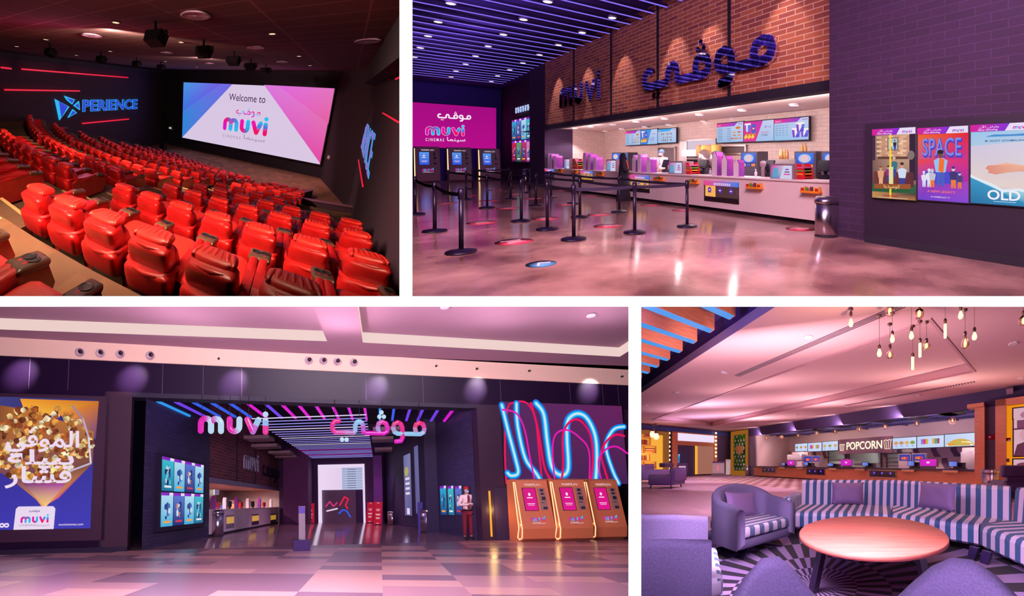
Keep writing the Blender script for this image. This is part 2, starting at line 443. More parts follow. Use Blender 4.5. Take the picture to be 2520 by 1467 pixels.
# ================================================================ the auditorium
red = noise_mat('red_leather', (170, 10, 14), (192, 18, 20), 6, .42, .1)
red_d = mat('red_leather_pillow', (206, 34, 26), .45)
blackp = mat('black_plastic', (22, 16, 20), .45)
cup_m = mat('bronze_plastic', (88, 62, 42), .4)
carpet = noise_mat('brown_carpet', (150, 108, 66), (196, 150, 100), 55, .95, .3, 3, (1, 3))
def carpet_tiles(name, c1, c2):
    m = brick_mat(name, c1, c2, c1, .6, .6, .001, .95, .25, 0)
    return m
carpet = carpet_tiles('brown_carpet_tiles', (88, 52, 31), (118, 74, 44))
carpet2 = carpet_tiles('front_carpet_tiles', (150, 96, 76), (186, 120, 96))
dark1 = mat('dark_wall_cloth', (50, 14, 44), .95)
dark1b = mat('dark_wall_panel', (48, 16, 42), .95)
nos = mat('step_nosing', (196, 150, 100), .7)
def strip_mat(name, c, e=1.0): return mat(name, c, .5, emit=e)
redled = strip_mat('red_led', (232, 24, 54))
WR = 1.25; WL = -22.4; UF = 25.2; WC = 1.9; FL = -8.46
ROWS = 11
def U(r, v): return 1.5 + 1.72 * r + .0144 * (v + 6.3) ** 2
def WH(r): return -(1.73 + .583 * r)
def slope(v): return math.atan(.0288 * (v + 6.3))
vs_ = [WL + (WR - WL) * k / 20 for k in range(21)]
b = MB()
for r in range(-2, ROWS):
    z = WH(r) - 1.12; zn = WH(r + 1) - 1.12 if r < ROWS - 1 else FL
    for a, c in zip(vs_[:-1], vs_[1:]):
        f0 = lambda v: U(r, v) - .42; f1 = lambda v: U(r + 1, v) - .42
        b.quad((a, f0(a), z), (c, f0(c), z), (c, f1(c), z), (a, f1(a), z))
        b.quad((a, f1(a), z), (c, f1(c), z), (c, f1(c), zn), (a, f1(a), zn))
struct('floor_terraces', H1, b, carpet)
b = MB(); b.quad((WL, 19, FL), (WR, 19, FL), (WR, UF, FL), (WL, UF, FL)); struct('floor_front', H1, b, carpet2)
b = MB(); b.quad((WL, 0, -12), (WL, 0, WC), (WL, UF, WC), (WL, UF, -12)); struct('wall_left_cinema', H1, b, dark1)
b = MB(); b.quad((WL, UF, -12), (WL, UF, WC), (WR, UF, WC), (WR, UF, -12)); struct('wall_screen', H1, b, mat('black_masking', (30, 12, 34), .95))
b = MB(); b.quad((WR, 0, -12), (WR, 19.5, -12), (WR, 19.5, WC), (WR, 0, WC)); b.quad((WR, 19.5, -12), (-1.2, UF, -12), (-1.2, UF, WC), (WR, 19.5, WC))
struct('wall_right_cinema', H1, b, dark1b)
b = MB(); b.box(.62, WR, 1, 22, .7, WC); struct('trim_bulkhead', H1, b, mat('black_masking'))
cl = brick_mat('ceiling_tiles', (104, 44, 62), (96, 40, 58), (150, 92, 104), 2.3, .9, .03, .9, .0, 0)
for n in cl.node_tree.nodes:
    if n.type == 'TEX_BRICK': n.offset = 0
b = MB(); b.quad((WL, 0, WC), (WR, 0, WC), (WR, UF, WC), (WL, UF, WC)); struct('ceiling_cinema', H1, b, cl)
b = MB(); b.box(WL, WL + .5, 1, UF, WC - .55, WC - .2); struct('trim_cove', H1, b, mat('black_masking'))
for (v0, v1) in ((-6.0, -4.46), (-14.1, -13.1)):     # half steps in the aisles with pale nosings
    for r in range(0, ROWS):
        z = (WH(r - 1) + WH(r)) / 2 - 1.12; um = U(r, (v0 + v1) / 2) - .42
        b = MB(); b.box(v0, v1, um, um + .45, z - .3, z); b.mi = 1
        b.box(v0, v1, um + .40, um + .46, z - .005, z + .012); b.box(v0, v1, um - .055, um + .005, z + .28, z + .302); b.box(v0, v1, um - .45, um - .39, z + .28, z + .302)
        struct('trim_step', H1, b, [carpet, nos])
b = MB(); 
for P0, P1 in (((-2.14, 14.4), (-1.1, 16.4)), ((-2.14, 14.4), (.84, 15.3)), ((.84, 15.3), (1.25, 15.45))):
    b.bar((P0[0], P0[1], -8.3), (P1[0], P1[1], -8.3), .14, 3.6)
b.mi = 1
for P0, P1 in (((-2.14, 14.4), (-1.1, 16.4)), ((-2.14, 14.4), (1.25, 15.4))): b.bar((P0[0], P0[1], -6.47), (P1[0], P1[1], -6.47), .2, .06)
struct('wall_parapet', H1, b, [dark1b, mat('parapet_cap', (120, 74, 96), .5)])
b = MB(); A_ = H1.hit((160, 318), (1, 0, 0), -17.6); B_ = H1.hit((392, 372), (1, 0, 0), -17.6)
b.add([A_, B_, B_ - (0, 0, 2.5), A_ - (0, 0, 2.5)], [(0, 1, 2, 3)]); b.mi = 1; b.bar(A_, B_, .12, .1); struct('wall_side_parapet', H1, b, [dark1b, mat('black_masking')])

# seats --------------------------------------------------------
def seat_parts():
    P = {}
    b = MB(); b.at((0, -.14, .54), RX(7 * DEG)); b.sphere((0, 0, 0), (.335, .125, .22), 16, 10, .38); b.at((0, -.17, .72)); b.tube([(-.33, .14, .02), (-.31, .02, .005), (-.2, -.06, -.01), (0, -.085, -.015), (.2, -.06, -.01), (.31, .02, .005), (.33, .14, .02)], [.025, .036, .04, .04, .04, .036, .025], 7); P['back_shell'] = (b, red)
    b = MB(); b.at((0, -.11, .875), RX(9 * DEG)); b.sphere((0, 0, 0), (.295, .12, .195), 16, 10, .42); b.at(); b.tube([(-.25, -.14, 1.02), (-.14, -.20, 1.035), (0, -.215, 1.04), (.14, -.20, 1.035), (.25, -.14, 1.02)], [.018, .026, .028, .026, .018], 6); P['headrest'] = (b, red)
    b = MB(); b.at((0, -.03, 1.06), RX(-10 * DEG)); b.sphere((0, 0, 0), (.255, .135, .06), 16, 8, .6)
    for k in range(7): b.at((-.2 + k * .067, -.035 + .02 * (k % 2), 1.074), RX(-10 * DEG) @ RZ((k - 3) * 5 * DEG)); b.sphere((0, 0, 0), (.036, .125, .054), 6, 6, .8)
    P['head_pillow'] = (b, red_d)
    b = MB(); b.sphere((0, .30, .46), (.29, .46, .12), 14, 8, .4); P['seat_cushion'] = (b, red_d); b = MB(); b.at((0, .06, .68), RX(14 * DEG)); b.sphere((0, 0, 0), (.28, .10, .28), 12, 8, .45); P['backrest_cushion'] = (b, red_d)
    for sx in (-1, 1):
        b = MB(); b.at((sx * .335, 0, 0)); b.prism([(-.1, .06), (.80, .06), (.94, .30), (.90, .57), (.62, .65), (.1, .72), (-.1, .6)], -.055, .055, 'x'); b.sphere((0, .36, .63), (.065, .44, .055), 8, 6, .6)
        c = MB(); c.at((sx * .335, .80, .60), RX(-16 * DEG)); c.rbox(-.085, .085, -.17, .13, -.04, .045, .035); c.mi = 1; c.lathe([(.052, .046), (.06, .05), (.048, .05), (.044, .02), (.001, .02)], (0, 0, 0), 14)
        P['armrest' if sx < 0 else 'armrest.'] = (b, red, c)
    b = MB(); b.box(-.31, .31, -.12, .6, 0, .3); P['base'] = (b, blackp)
    return P
SEAT = seat_parts()
def place_seat(r, v, label, group):
    yaw = round(slope(v) / (3 * DEG)) * 3 * DEG
    t = Thing('cinema_recliner', label, 'cinema seat', H1, (v - (.03 if r < 0 else 0), U(r, v) + (.02 if r >= 0 else -.13), WH(r) - 1.12), yaw, group, key=('seat', yaw))
    for k, x in SEAT.items():
        o = t.part(k.rstrip('.'), x[0], x[1])
        if len(x) > 2 and o and r < 5: t.part('cup_holder', x[2], [cup_m, blackp], o)
    t.done()
WRD = {-1: 'nearest row', 0: 'second nearest row', 1: 'third row', 2: 'fourth row', 3: 'fifth row', 4: 'sixth row', 5: 'seventh row', 6: 'eighth row', 7: 'ninth row', 8: 'tenth row', 9: 'eleventh row', 10: 'front row'}
for r in range(-1, ROWS):
    n = 7 if r < 4 else 4
    for k in range(n):
        v = -4.05 + .78 * k
        if r == -1 and k > 3: continue
        place_seat(r, v, 'red leather recliner, %s right of the stepped aisle, %s by distance' % (ordn(k), WRD[r]), 'recliners right of the stepped aisle')
    if r >= 0:
        for k in range(9):
            place_seat(r, -6.5 - .80 * k, 'red leather recliner, %s left of the stepped aisle, %s by distance' % (ordn(k), WRD[r]), 'recliners left of the stepped aisle')
    if r >= 2:
        n = [0, 0, 10, 8, 6, 5, 4, 4, 4, 4, 3][r]
        for k in range(n):
            place_seat(r, -14.4 - .80 * k, 'red leather recliner in far left block, %s from its aisle, %s by distance' % (ordn(k), WRD[r]), 'recliners of the far left block')
# screen -------------------------------------------------------
SW, SZ0, SZ1 = (-18.54, -1.41), -6.95, .37
t = Thing('cinema_screen', 'wide lit cinema screen reading Welcome to on the end wall', 'screen', H1, (SW[0], UF - .35, SZ0))
w, h = SW[1] - SW[0], SZ1 - SZ0
b = MB(); b.box(-.1, w + .1, .02, .2, -.1, h + .1); t.part('frame', b, mat('black_masking'))
b = MB()
def shx(p): q = H1.hit(p, (0, 1, 0), UF - .35); return (q[0] - SW[0], q[2] - SZ0)
Wt = (216, 198, 226)
b.rect(0, 0, w, h, Wt)
q = [shx(p) for p in [(456, 203), (572, 207), (452, 337), (567, 205), (650, 209), (787, 401), (824, 218), (787, 403), (504, 252), (452, 285), (545, 206), (808, 305), (685, 211)]]
b.poly([(0, 0), (0, h), q[1]], [(50, 130, 215), (40, 140, 222), (112, 104, 226)], -.01)
b.poly([(0, h), q[1], (0, q[9][1])], [(44, 140, 224), (120, 100, 226), (60, 128, 218)], -.02)
b.poly([(0, h), q[10], (0, q[9][1] + .6)], [(70, 150, 226), (116, 92, 226), (60, 110, 224)], -.03)
b.poly([q[4], (w, h), (w, 0), q[5]], [(218, 118, 222), (228, 130, 190), (226, 70, 150), (226, 70, 160)], -.01)
b.poly([q[12], (w, h), q[11]], [(224, 104, 222), (226, 116, 190), (228, 96, 160)], -.02)
fit(b, 'Welcome to', shx((563, 250))[0], shx((607, 250))[1], .8, 4.3, (70, 36, 76), -.03, .005)
X0 = shx((549, 320))[0]
muvi(b, X0, shx((600, 325))[1] + .12, 1.12, .42, -.05, -.04, sx=.85)
mofi(b, shx((582, 275))[0], shx((582, 276))[1] - .1, .38, .3, -.05, -.04)
fit(b, 'C I N E M A S', X0, shx((550, 334))[1] - .12, .36, 2.35, (150, 132, 160), -.03); fit(b, CINEMA_AR, X0 + 2.75, shx((605, 342))[1] - .02, .5, 2.45, (150, 132, 160), -.03)
t.part('picture', b, LIT)
# XPERIENCE signs ---------------------------------------------
signc = mat('sign_cyan_light', (40, 180, 235), .5, emit=1.0); signb = mat('sign_blue_light', (40, 60, 205), .5, emit=1.0); signv = mat('sign_violet_light', (120, 100, 190), .5, emit=1.0)
t = Thing('wall_sign', 'glowing blue XPERIENCE sign with arrowhead emblem on the left wall', 'sign', H1, (WL + .1, 12, -2), 0)
og = np.array((WL + .1, 12, -2.0))
def lw(p, off=.1): return H1.hit(p, (1, 0, 0), WL + off) - og
for tri, inn in (([(136, 244), (171, 263), (147, 296)], [(145, 249), (167, 262), (151, 290)]), ([(159, 236), (185, 245), (178, 257), (165, 246)], [(164, 241), (182, 246), (177, 254)]), ([(195, 249), (197, 271), (182, 260)], [(193, 254), (195, 267), (185, 260)]), ([(180, 269), (190, 278), (168, 290)], [(180, 272), (187, 278), (171, 287)])):
    b = MB(); pts = [lw(p, .16) for p in tri]; p2 = [p - (.2, 0, 0) for p in pts]
    n = len(pts); b.add(pts + p2, [tuple(range(n)), tuple(range(n, 2 * n))] + [(i, (i + 1) % n, (i + 1) % n + n, i + n) for i in range(n)])
    b.mi = 1; b.add([lw(p, .2) for p in inn], [tuple(range(len(inn)))])
    t.part('emblem_piece', b, [signc, signb])
a0, a1, a2 = lw((204, 274)), lw((338, 267)), lw((204, 246))
ex = (a1 - a0); L = np.linalg.norm(ex); ex /= L; ez = (a2 - a0); HL = np.linalg.norm(ez); ez /= HL
T = np.array([ex, [-1, 0, 0], ez]).T
wd = glyphs('PERIENCE', .03)[2]
b = MB(); b.at(a0, T); b.text('PERIENCE', 0, 0, HL, None, .02, 'l', L / (wd * HL), .1, .05); b.mi = 1; b.text('PERIENCE', 0, 0, HL, None, -.03, 'l', L / (wd * HL), .04, .022)
t.part('lettering', b, [signc, signb])
t = Thing('wall_sign', 'violet glowing PERIENCE lettering seen edge-on on the right wall', 'sign', H1, (WR - .05, 12, -4), 0)
og = np.array((WR - .05, 12, -4.0))
def rw(p, off=.05): return H1.hit(p, (1, 0, 0), WR - off) - og
a0, a1, a2 = rw((885, 352)), rw((905, 442)), rw((896, 292))
ex = (a1 - a0); L = np.linalg.norm(ex); ex /= L; ez = (a2 - a0); HL = np.linalg.norm(ez); ez /= HL
T = np.array([ex, [1, 0, 0], ez]).T
b = MB(); b.at(a0, T); b.text('PERIENCE', 0, 0, HL, None, .02, 'l', L / (wd * HL), .02, .0); b.mi = 1; b.text('PERIENCE', 0, 0, HL, None, .0, 'l', L / (wd * HL), .02, -.012)
t.part('lettering', b, [signc, signv])
for k, (side, p, q, lab) in enumerate(((0, (2, 166), (28, 169), 'short red light strip at the far left of the left wall'), (0, (53, 170), (315, 191), 'long red light strip highest on the left wall'), (0, (11, 221), (196, 224), 'red light strip on the left wall, level above the emblem'), (0, (202, 304), (317, 293), 'red light strip slanting below the blue lettering'), (1, (942, 278), (983, 302), 'bright red light strip on the right wall by the edge'), (1, (882, 393), (893, 460), 'thin red light strip under the violet lettering'), (1, (962, 173), (969, 168), 'small red light high on the right wall'), (1, (974, 195), (983, 190), 'lower small red light high on the right wall'))):
    pl, s_ = ((WL, 1) if side == 0 else (WR, -1))
    a = H1.hit(p, (1, 0, 0), pl + s_ * .12); c = H1.hit(q, (1, 0, 0), pl + s_ * .12)
    b = MB(); b.bar(a - a, c - a, .14 if side == 0 else .05, .12 if side == 0 else .03)
    solo('light_strip', lab, 'light strip', H1, b, redled, a)
# ceiling fittings --------------------------------------------
dl = mat('warm_downlight', (255, 214, 170), .5, emit=1.2)
ringm = mat('fitting_ring', (70, 40, 60), .5)
for k, p in enumerate([(285, 55), (670, 83), (113, 97), (41, 114), (446, 104), (271, 126), (736, 138), (763, 161), (188, 136), (407, 151), (484, 165), (565, 143)]):
    q = H1.onz(p, WC - .02)
    t = Thing('downlight', 'small warm recessed downlight in cinema ceiling, %s from the photographer' % ordn(k), 'ceiling light', H1, q, 0, 'cinema downlights', key='dl1')
    if k == 0: DLP = (m1(lambda b: b.lathe([(.11, 0), (.15, -.02), (.16, .01), (.11, .01)], n=14)), m1(lambda b: b.lathe([(.001, -.012), (.11, -.012)], n=14)))
    t.part('rim', DLP[0], ringm); t.part('lens', DLP[1], dl)
def diffuser_parts():
    a = MB(); a.lathe([(.36, .02), (.42, -.02), (.36, -.04), (.34, -.02)], n=24)
    c = MB()
    for k in range(16): w = k * math.pi / 8; c.bar((.07 * math.cos(w), .07 * math.sin(w), -.025), (.34 * math.cos(w), .34 * math.sin(w), -.025), .03, .01)
    c.lathe([(.08, -.03), (.001, -.035)], n=12)
    return a, c
DFP = diffuser_parts(); dfm = mat('diffuser_metal', (190, 150, 190), .5)
for k, p in enumerate([(481, 37), (630, 117), (695, 152), (225, 87), (410, 130), (905, 100), (515, 156)]):
    t = Thing('air_diffuser', 'round spoked air diffuser in cinema ceiling, %s of seven' % ordn(k), 'vent', H1, H1.onz(p, WC - .03), 0, 'cinema ceiling diffusers', key='df1')
    t.part('rim', DFP[0], dfm); t.part('spokes', DFP[1], dfm)
def speaker_parts():
    a = MB(); a.at((0, 0, -.5), RX(-25 * DEG)); a.prism([(-.3, -.18), (.3, -.18), (.34, .18), (-.34, .18)], -.2, .2, 'y')
    c = MB(); c.bar((0, 0, .05), (0, 0, -.3), .06, .06); c.bar((-.45, 0, -.3), (.45, 0, -.3), .05, .05); c.bar((-.45, 0, -.3), (-.45, 0, -.55), .05, .05); c.bar((.45, 0, -.3), (.45, 0, -.55), .05, .05)
    return a, c
SPP = speaker_parts(); spm = mat('speaker_black', (16, 7, 18), .95, spec=.1)
for k, p in enumerate([(383, 52), (502, 97), (577, 126), (618, 145), (655, 158), (122, 106), (248, 127), (336, 141), (396, 151)]):
    t = Thing('ceiling_speaker', 'black loudspeaker hung on a yoke from cinema ceiling, %s of nine' % ordn(k), 'loudspeaker', H1, H1.onz(p, WC), 0, 'cinema ceiling loudspeakers', key='sp1')
    t.part('cabinet', SPP[0], spm); t.part('yoke', SPP[1], spm)
q = H1.hit((419, 315), (0, 1, 0), UF - .1); b = m1(lambda b: b.box(-.2, .2, -.05, .02, -.12, .12)); solo('exit_sign', 'tiny pale lit exit sign left of the cinema screen', 'sign', H1, b, mat('exit_white', (190, 200, 190), .5, emit=.8), q)
q = H1.hit((809, 387), (0, 1, 0), UF - 1.2); b = m1(lambda b: b.box(-.12, .12, -.03, .02, -.16, .16)); solo('wall_notice', 'small white notice on the wall right of cinema screen', 'notice', H1, b, mat('paper', (190, 176, 190), .7), q)
b = MB()
for p in ((397, 352), (403, 350)): 
    pass
q = H1.onz((402, 370), FL); b = m1(lambda b: (b.box(-.35, .35, -.3, .3, 0, 1.0), b.box(-.5, -.36, -.2, .2, 0, .8))); solo('equipment_cabinet', 'small dark cabinet by the left front doorway of cinema', 'cabinet', H1, b, blackp, q)
for k, p in enumerate(((500, 411), (530, 420))):
    q = H1.onz(p, FL); b = MB()
    b.tube([(-.7, 0, 0), (-.7, 0, .9), (.7, 0, .9), (.7, 0, 0)], .025, 6)
    solo('guard_rail', 'thin black guard rail before the front row, %s of the two' % ('left' if k == 0 else 'right'), 'rail', H1, b, blackp, q, group='front guard rails')
q = H1.hit((8, 436), (0, 0, 1), WH(0) - .6)
b = MB(); b.box(-.35, .3, -.12, .12, 0, .012)
solo('leaflet', 'pale pink leaflet lying on the armrest at the left edge', 'leaflet', H1, b, mat('leaflet_paper', (200, 130, 150), .6), q)
# light -------------------------------------------------------
lamp('AREA', H1, (-6.0, -.7, 1.74), (-5.2, 4, -4), 1250, (1.0, .74, .50), 3.5, 1.2, name='house_fill')  # unseen fill lights added to brighten the seats
lamp('AREA', H1, (-3.6, 1.0, 1.84), (-3.4, 2.1, -2.6), 1050, (1.0, .72, .50), 3.0, .8, name='house_fill')
lamp('SPOT', H1, (-8, 6, 1.75), (-7.5, 11, -6), 7500, (1.0, .72, .48), .25, angle=125, blend=.9, name='house_fill')
lamp('SPOT', H1, (-9.0, 14, 1.8), (-9.5, 20, -8), 7000, (1.0, .66, .56), .2, angle=115, blend=.9, name='house_fill')
lamp('POINT', H1, (-9, 5, -.2), (0, 0, 0), 140, (.85, .2, .4), .3, name='house_fill')
# ================================================================ the lobby with the snack counter
HC2 = -1.45; CXP = 7.79; YW = -90 * DEG; CE2 = 5.0
def fl2(p): return H2.onz(p, HC2)
conc = noise_mat('polished_concrete', (92, 54, 54), (206, 152, 148), .9, .13, .0, 9, (1, 1), 0, .3, .75)
nt = conc.node_tree
n2 = nd(conc, 'ShaderNodeTexNoise'); n2.inputs['Scale'].default_value = 14; n2.inputs['Detail'].default_value = 6
b2 = nd(conc, 'ShaderNodeBump'); b2.inputs['Strength'].default_value = .05; b2.inputs['Distance'].default_value = .01
lk(conc, n2.outputs[0], b2.inputs['Height']); lk(conc, b2.outputs[0], bsdf(conc).inputs['Normal'])
indigo = mat('indigo_ceiling', (60, 34, 120), .9)
indigo_w = mat('indigo_wall', (66, 44, 150), .9)
dkbrick = brick_mat('dark_brick', (62, 30, 72), (54, 26, 64), (76, 42, 88), .42, .13, .006, .8, .4, 0)
rbrick = brick_mat('red_brick', (206, 112, 84), (150, 66, 74), (238, 184, 168), .5, .125, .012, .85, .5, -.15)
tile2 = brick_mat('white_wall_tile', (236, 206, 200), (226, 196, 192), (200, 166, 168), .4, .12, .006, .5, .2, 0)
blk = mat('black_metal', (30, 20, 40), .4, .3)
blkm = mat('matt_black', (34, 20, 44), .7)
ctr = mat('counter_white', (238, 206, 214), .45)
steel = mat('brushed_steel', (190, 176, 190), .28, 1.0)
wht = mat('white_plastic', (236, 214, 226), .5)
b = MB(); b.quad((-9, 0, HC2), (9.2, 0, HC2), (9.2, 34, HC2), (-9, 34, HC2)); struct('floor_lobby', H2, b, conc)
b = MB(); b.quad((-9, 0, CE2), (9.2, 0, CE2), (9.2, 34, CE2), (-9, 34, CE2)); struct('ceiling_lobby', H2, b, indigo)
b = MB(); b.quad((-9, 33.9, HC2), (9.2, 33.9, HC2), (9.2, 33.9, CE2), (-9, 33.9, CE2)); struct('wall_far_lobby', H2, b, indigo_w)
b = MB(); b.quad((8.9, 22, HC2), (8.9, 34, HC2), (8.9, 34, CE2), (8.9, 22, CE2)); b.box(CXP - .02, 9.2, 21.95, 24.2, HC2, CE2); struct('wall_side_lobby', H2, b, dkbrick)
b = MB(); b.at((CXP, 22, 0), RZ(YW)); b.box(0, 22 - 4.3, 0, .25, 1.62, CE2); struct('wall_brick_lobby', H2, b, rbrick)
b = MB(); b.box(CXP - .06, CXP + .3, 4.3, 22, 1.42, 1.64); struct('trim_beam', H2, b, blkm)
for k, y in enumerate((18.43, 14.99, 11.82, 8.43)):
    b = MB(); b.box(CXP - .03, CXP, y - .05, y + .05, 1.6, CE2); struct('trim_seam', H2, b, blkm)
b = MB(); b.quad((CXP, 4.3, 1.5), (11, 4.3, 1.5), (11, 26, 1.5), (CXP, 26, 1.5)); struct('ceiling_kitchen', H2, b, mat('white_ceiling', (240, 214, 210), .9))
b = MB(); b.at((11, 26, 0), RZ(YW)); b.quad((0, 0, -1.5), (22, 0, -1.5), (22, 0, 1.5), (0, 0, 1.5)); struct('wall_kitchen', H2, b, tile2)
b = MB(); b.quad((CXP, 22, -1.5), (11, 22, -1.5), (11, 22, 1.5), (CXP, 22, 1.5)); struct('wall_kitchen_end', H2, b, tile2)
b = MB(); b.quad((CXP, 4, -1.5), (11, 4, -1.5), (11, 26, -1.5), (CXP, 26, -1.5)); struct('floor_kitchen', H2, b, mat('kitchen_floor', (120, 90, 100), .5))
b = MB(); b.at((7.015, 4.81, 0), RZ(YW)); b.box(0, 6, 0, 4.2, HC2, CE2 + .5); struct('wall_right_lobby', H2, b, dkbrick)
b = MB()
for y in np.arange(4.9, 21.5, .09): b.box(CXP + .5, CXP + .56, y, y + .045, 1.485, 1.497)
b.box(CXP + .44, CXP + .62, 4.4, 22, 1.495, 1.499); struct('trim_grille', H2, b, mat('grille_grey', (150, 110, 130), .6))
# ceiling light lines
led2 = mat('violet_led', (134, 108, 246), .5, emit=1.0); ledh = mat('led_channel', (40, 24, 80), .6)
a_ = MB(); a_.box(-17, 0, -.05, .05, -.01, .07); c_ = MB(); c_.box(-17, 0, -.042, .042, -.02, -.008)
for k in range(26):
    y = 10.54 + .766 * k - (.766 * 0)
    t = Thing('ceiling_light_strip', 'violet line light across the lobby ceiling, %s counted from the photographer' % ordn(k) if k < 25 else 'violet line light across the lobby ceiling, last before the far wall', 'light strip', H2, (7.92, y, 4.75), 0, 'lobby ceiling line lights', key='ls2')
    t.part('channel', a_, ledh); t.part('diffuser', c_, led2)
for k in range(7):
    t = Thing('ceiling_light_strip', 'violet line light at the top edge of lobby ceiling, %s back from the frame' % ordn(k), 'light strip', H2, (7.92, 9.774 - .766 * k, 4.75), 0, 'lobby ceiling line lights')
    if not t.part('channel', a_, ledh): pass
    t.part('diffuser', c_, led2); t.done()
dlm = mat('white_downlight', (255, 236, 236), .5, emit=1.6); rimm = mat('downlight_rim', (120, 96, 150), .5)
DL2 = (m1(lambda b: b.lathe([(.13, .05), (.13, -.03), (.15, -.03), (.155, .05)], n=14)), m1(lambda b: b.lathe([(.001, -.026), (.13, -.026)], n=14)))
ps = [(393, 28), (1340, 10), (1970, 168), (1103, 185), (270, 208), (908, 332), (1677, 313), (172, 347), (2055, 345), (1900, 415), (760, 447), (1445, 435), (97, 462), (1650, 524), (637, 543), (1260, 531), (1540, 570), (38, 552), (1098, 611), (1355, 648), (970, 678), (1265, 685), (540, 622), (445, 690), (852, 737), (398, 747), (790, 792)]
ps = [(1010 + a / 3.966, c / 3.966) for a, c in ps] + [(1500 + a / 3.966, c / 3.966) for a, c in [(668, 127), (118, 345), (450, 213)]]
ps.sort(key=lambda p: -p[1])
for k, p in enumerate(ps):
    t = Thing('downlight', 'small white downlight in violet lobby ceiling, %s' % (('%s nearest the far wall' % ordn(k)) if k < 15 else ('%s from the top of photo' % ordn(len(ps) - 1 - k))), 'ceiling light', H2, H2.onz(p, 4.72), 0, 'lobby downlights', key='dl2')
    t.part('rim', DL2[0], rimm); t.part('lens', DL2[1], dlm)
ps = [(30, 1213), (118, 1257), (263, 1187), (345, 1237), (543, 1157), (580, 1215), (878, 1118), (922, 1182), (1295, 1075), (1208, 1157), (1802, 1022), (1750, 1108), (2128, 1077)]
ps = [(1500 + a / 3.966, c / 3.966) for a, c in ps] + [(1010 + a / 3.966, c / 3.966) for a, c in [(1610, 1252), (1765, 1235), (1973, 1213), (1900, 1278)]]
for k, p in enumerate(sorted(ps)):
    t = Thing('downlight', 'small white downlight over the snack kitchen, %s from left' % ordn(k), 'ceiling light', H2, H2.onz(p, 1.48), 0, 'snack kitchen downlights', key='dl3')
    t.part('rim', DL2[0], wht); t.part('lens', DL2[1], dlm)
# LED wall
t = Thing('video_wall', 'magenta video wall with the cinema logo above ticket kiosks', 'screen', H2, (3.0, 33.8, .70))
b = MB(); b.box(-4, 5.55, .0, .09, -.03, 2.93); t.part('frame', b, blkm)
b = MB(); b.rect(-4, 0, 5.55, 2.9, (176, 10, 134), -.01, (182, 10, 138), (164, 10, 128), (170, 12, 130))
def far2(p): q = H2.hit(p, (0, 1, 0), 33.79); return q[0] - 3.0, q[2] - .70
x0, z0 = far2((1047, 329)); x1, z1 = far2((1143, 332)); hh = (x1 - x0) / 5.6
for nm, pts, cs in MUVI: b.ribbon([(x0 + a * hh, z0 + c * hh) for a, c in pts], .5 * hh, -.02, -.015, [(240, 200, 240)] * 2)
muvi(b, x0, z0, hh, .4, -.04, -.03)
x2, z2 = far2((1077, 289)); mofi(b, x2, z2, .26, .34, -.03, -.02, (250, 232, 246))
fit(b, 'C I N E M A S', x0, far2((1045, 347))[1], .2, (x1 - x0) * .46, (250, 232, 246), -.05, .01); fit(b, CINEMA_AR, x0 + (x1 - x0) * .54, far2((1098, 347))[1], .26, (x1 - x0) * .48, (250, 232, 246), -.05, .01)
t.part('picture', b, LIT)
# signs on the brick
def cw(p): q = H2.hit(p, (1, 0, 0), CXP - .12); return q[1], q[2]
mirror = mat('black_mirror_acrylic', (216, 206, 240), .03, 1.0)
def wallsign(label, yl, z0, ys, specs, lh, w, sx, hz, dots=(), shear=0.0):
    t = Thing('wall_sign', label, 'sign', H2, (CXP - .10, yl, z0), YW)
    for nm, pts, cs in specs:
        b = MB(); b.ribbon([(a * sx, c * hz) for a, c in pts], w, -.04, .06); t.part('letter', b, mirror)
    for a, c in dots:
        b = MB(); b.ribbon([(a * sx, c * hz), (a * sx + .001, c * hz)], w * .66, -.04, .06); t.part('dot', b, mirror)
    return t
a = cw((1377, 266)); c = cw((1482, 250))
wallsign('black mirror muvi letters on the brick above snack counter', a[0], 2.42, 0, MUVI, 0, .27, (a[0] - c[0]) / 5.75, .62)
a = cw((1584, 205)); c = cw((1907, 160))
wallsign('big black mirror Arabic letters on the brick above snack counter', a[0], 2.34, 0, MOFI, 0, .26, (a[0] - c[0]) / 7.5, .57, MOFI_DOTS)
# poster cabinet on the side wall
def poster_art(b, x0, z0, x1, z1, seed, y=-.01):
    R_ = random.Random(seed); w, h = x1 - x0, z1 - z0
    pal = [[(20, 60, 130), (40, 170, 210)], [(30, 40, 110), (90, 120, 210)], [(60, 170, 215), (180, 220, 240)], [(20, 110, 150), (60, 190, 210)], [(90, 20, 80), (200, 40, 70)], [(30, 90, 80), (90, 160, 110)], [(120, 20, 60), (180, 60, 110)], [(150, 70, 150), (210, 130, 190)]][seed % 8]
    b.rect(x0, z0, x1, z1, pal[0], y, pal[0], pal[1], pal[1])
    b.rect(x0, z1 - .09 * h, x1, z1, (150, 30, 190), y - .002, (90, 40, 200), (90, 40, 200)); b.rect(x0 + .66 * w, z1 - .09 * h, x1, z1, (226, 214, 240), y - .003)
    for k in range(12):
        cx, cz = x0 + w * R_.uniform(.3, .7), z0 + h * R_.uniform(.25, .65); s = w * R_.uniform(.05, .13)
        b.disc(cx, cz, s, s * R_.uniform(.8, 1.6), R_.choice([(200, 120, 120), (30, 60, 130), (50, 70, 140), (190, 214, 232), (30, 40, 90), (90, 190, 214), (60, 110, 180)]), y - .004 - k * .0005, 9)
    b.rect(x0 + .2 * w, z0 + .1 * h, x1 - .2 * w, z0 + .16 * h, R_.choice([(230, 230, 240), (240, 160, 60), (200, 60, 80)]), y - .009)
def side2(p): q = H2.hit(p, (1, 0, 0), 8.75); return q[1], q[2]
A_, B_ = side2((1256, 293)), side2((1311, 403))
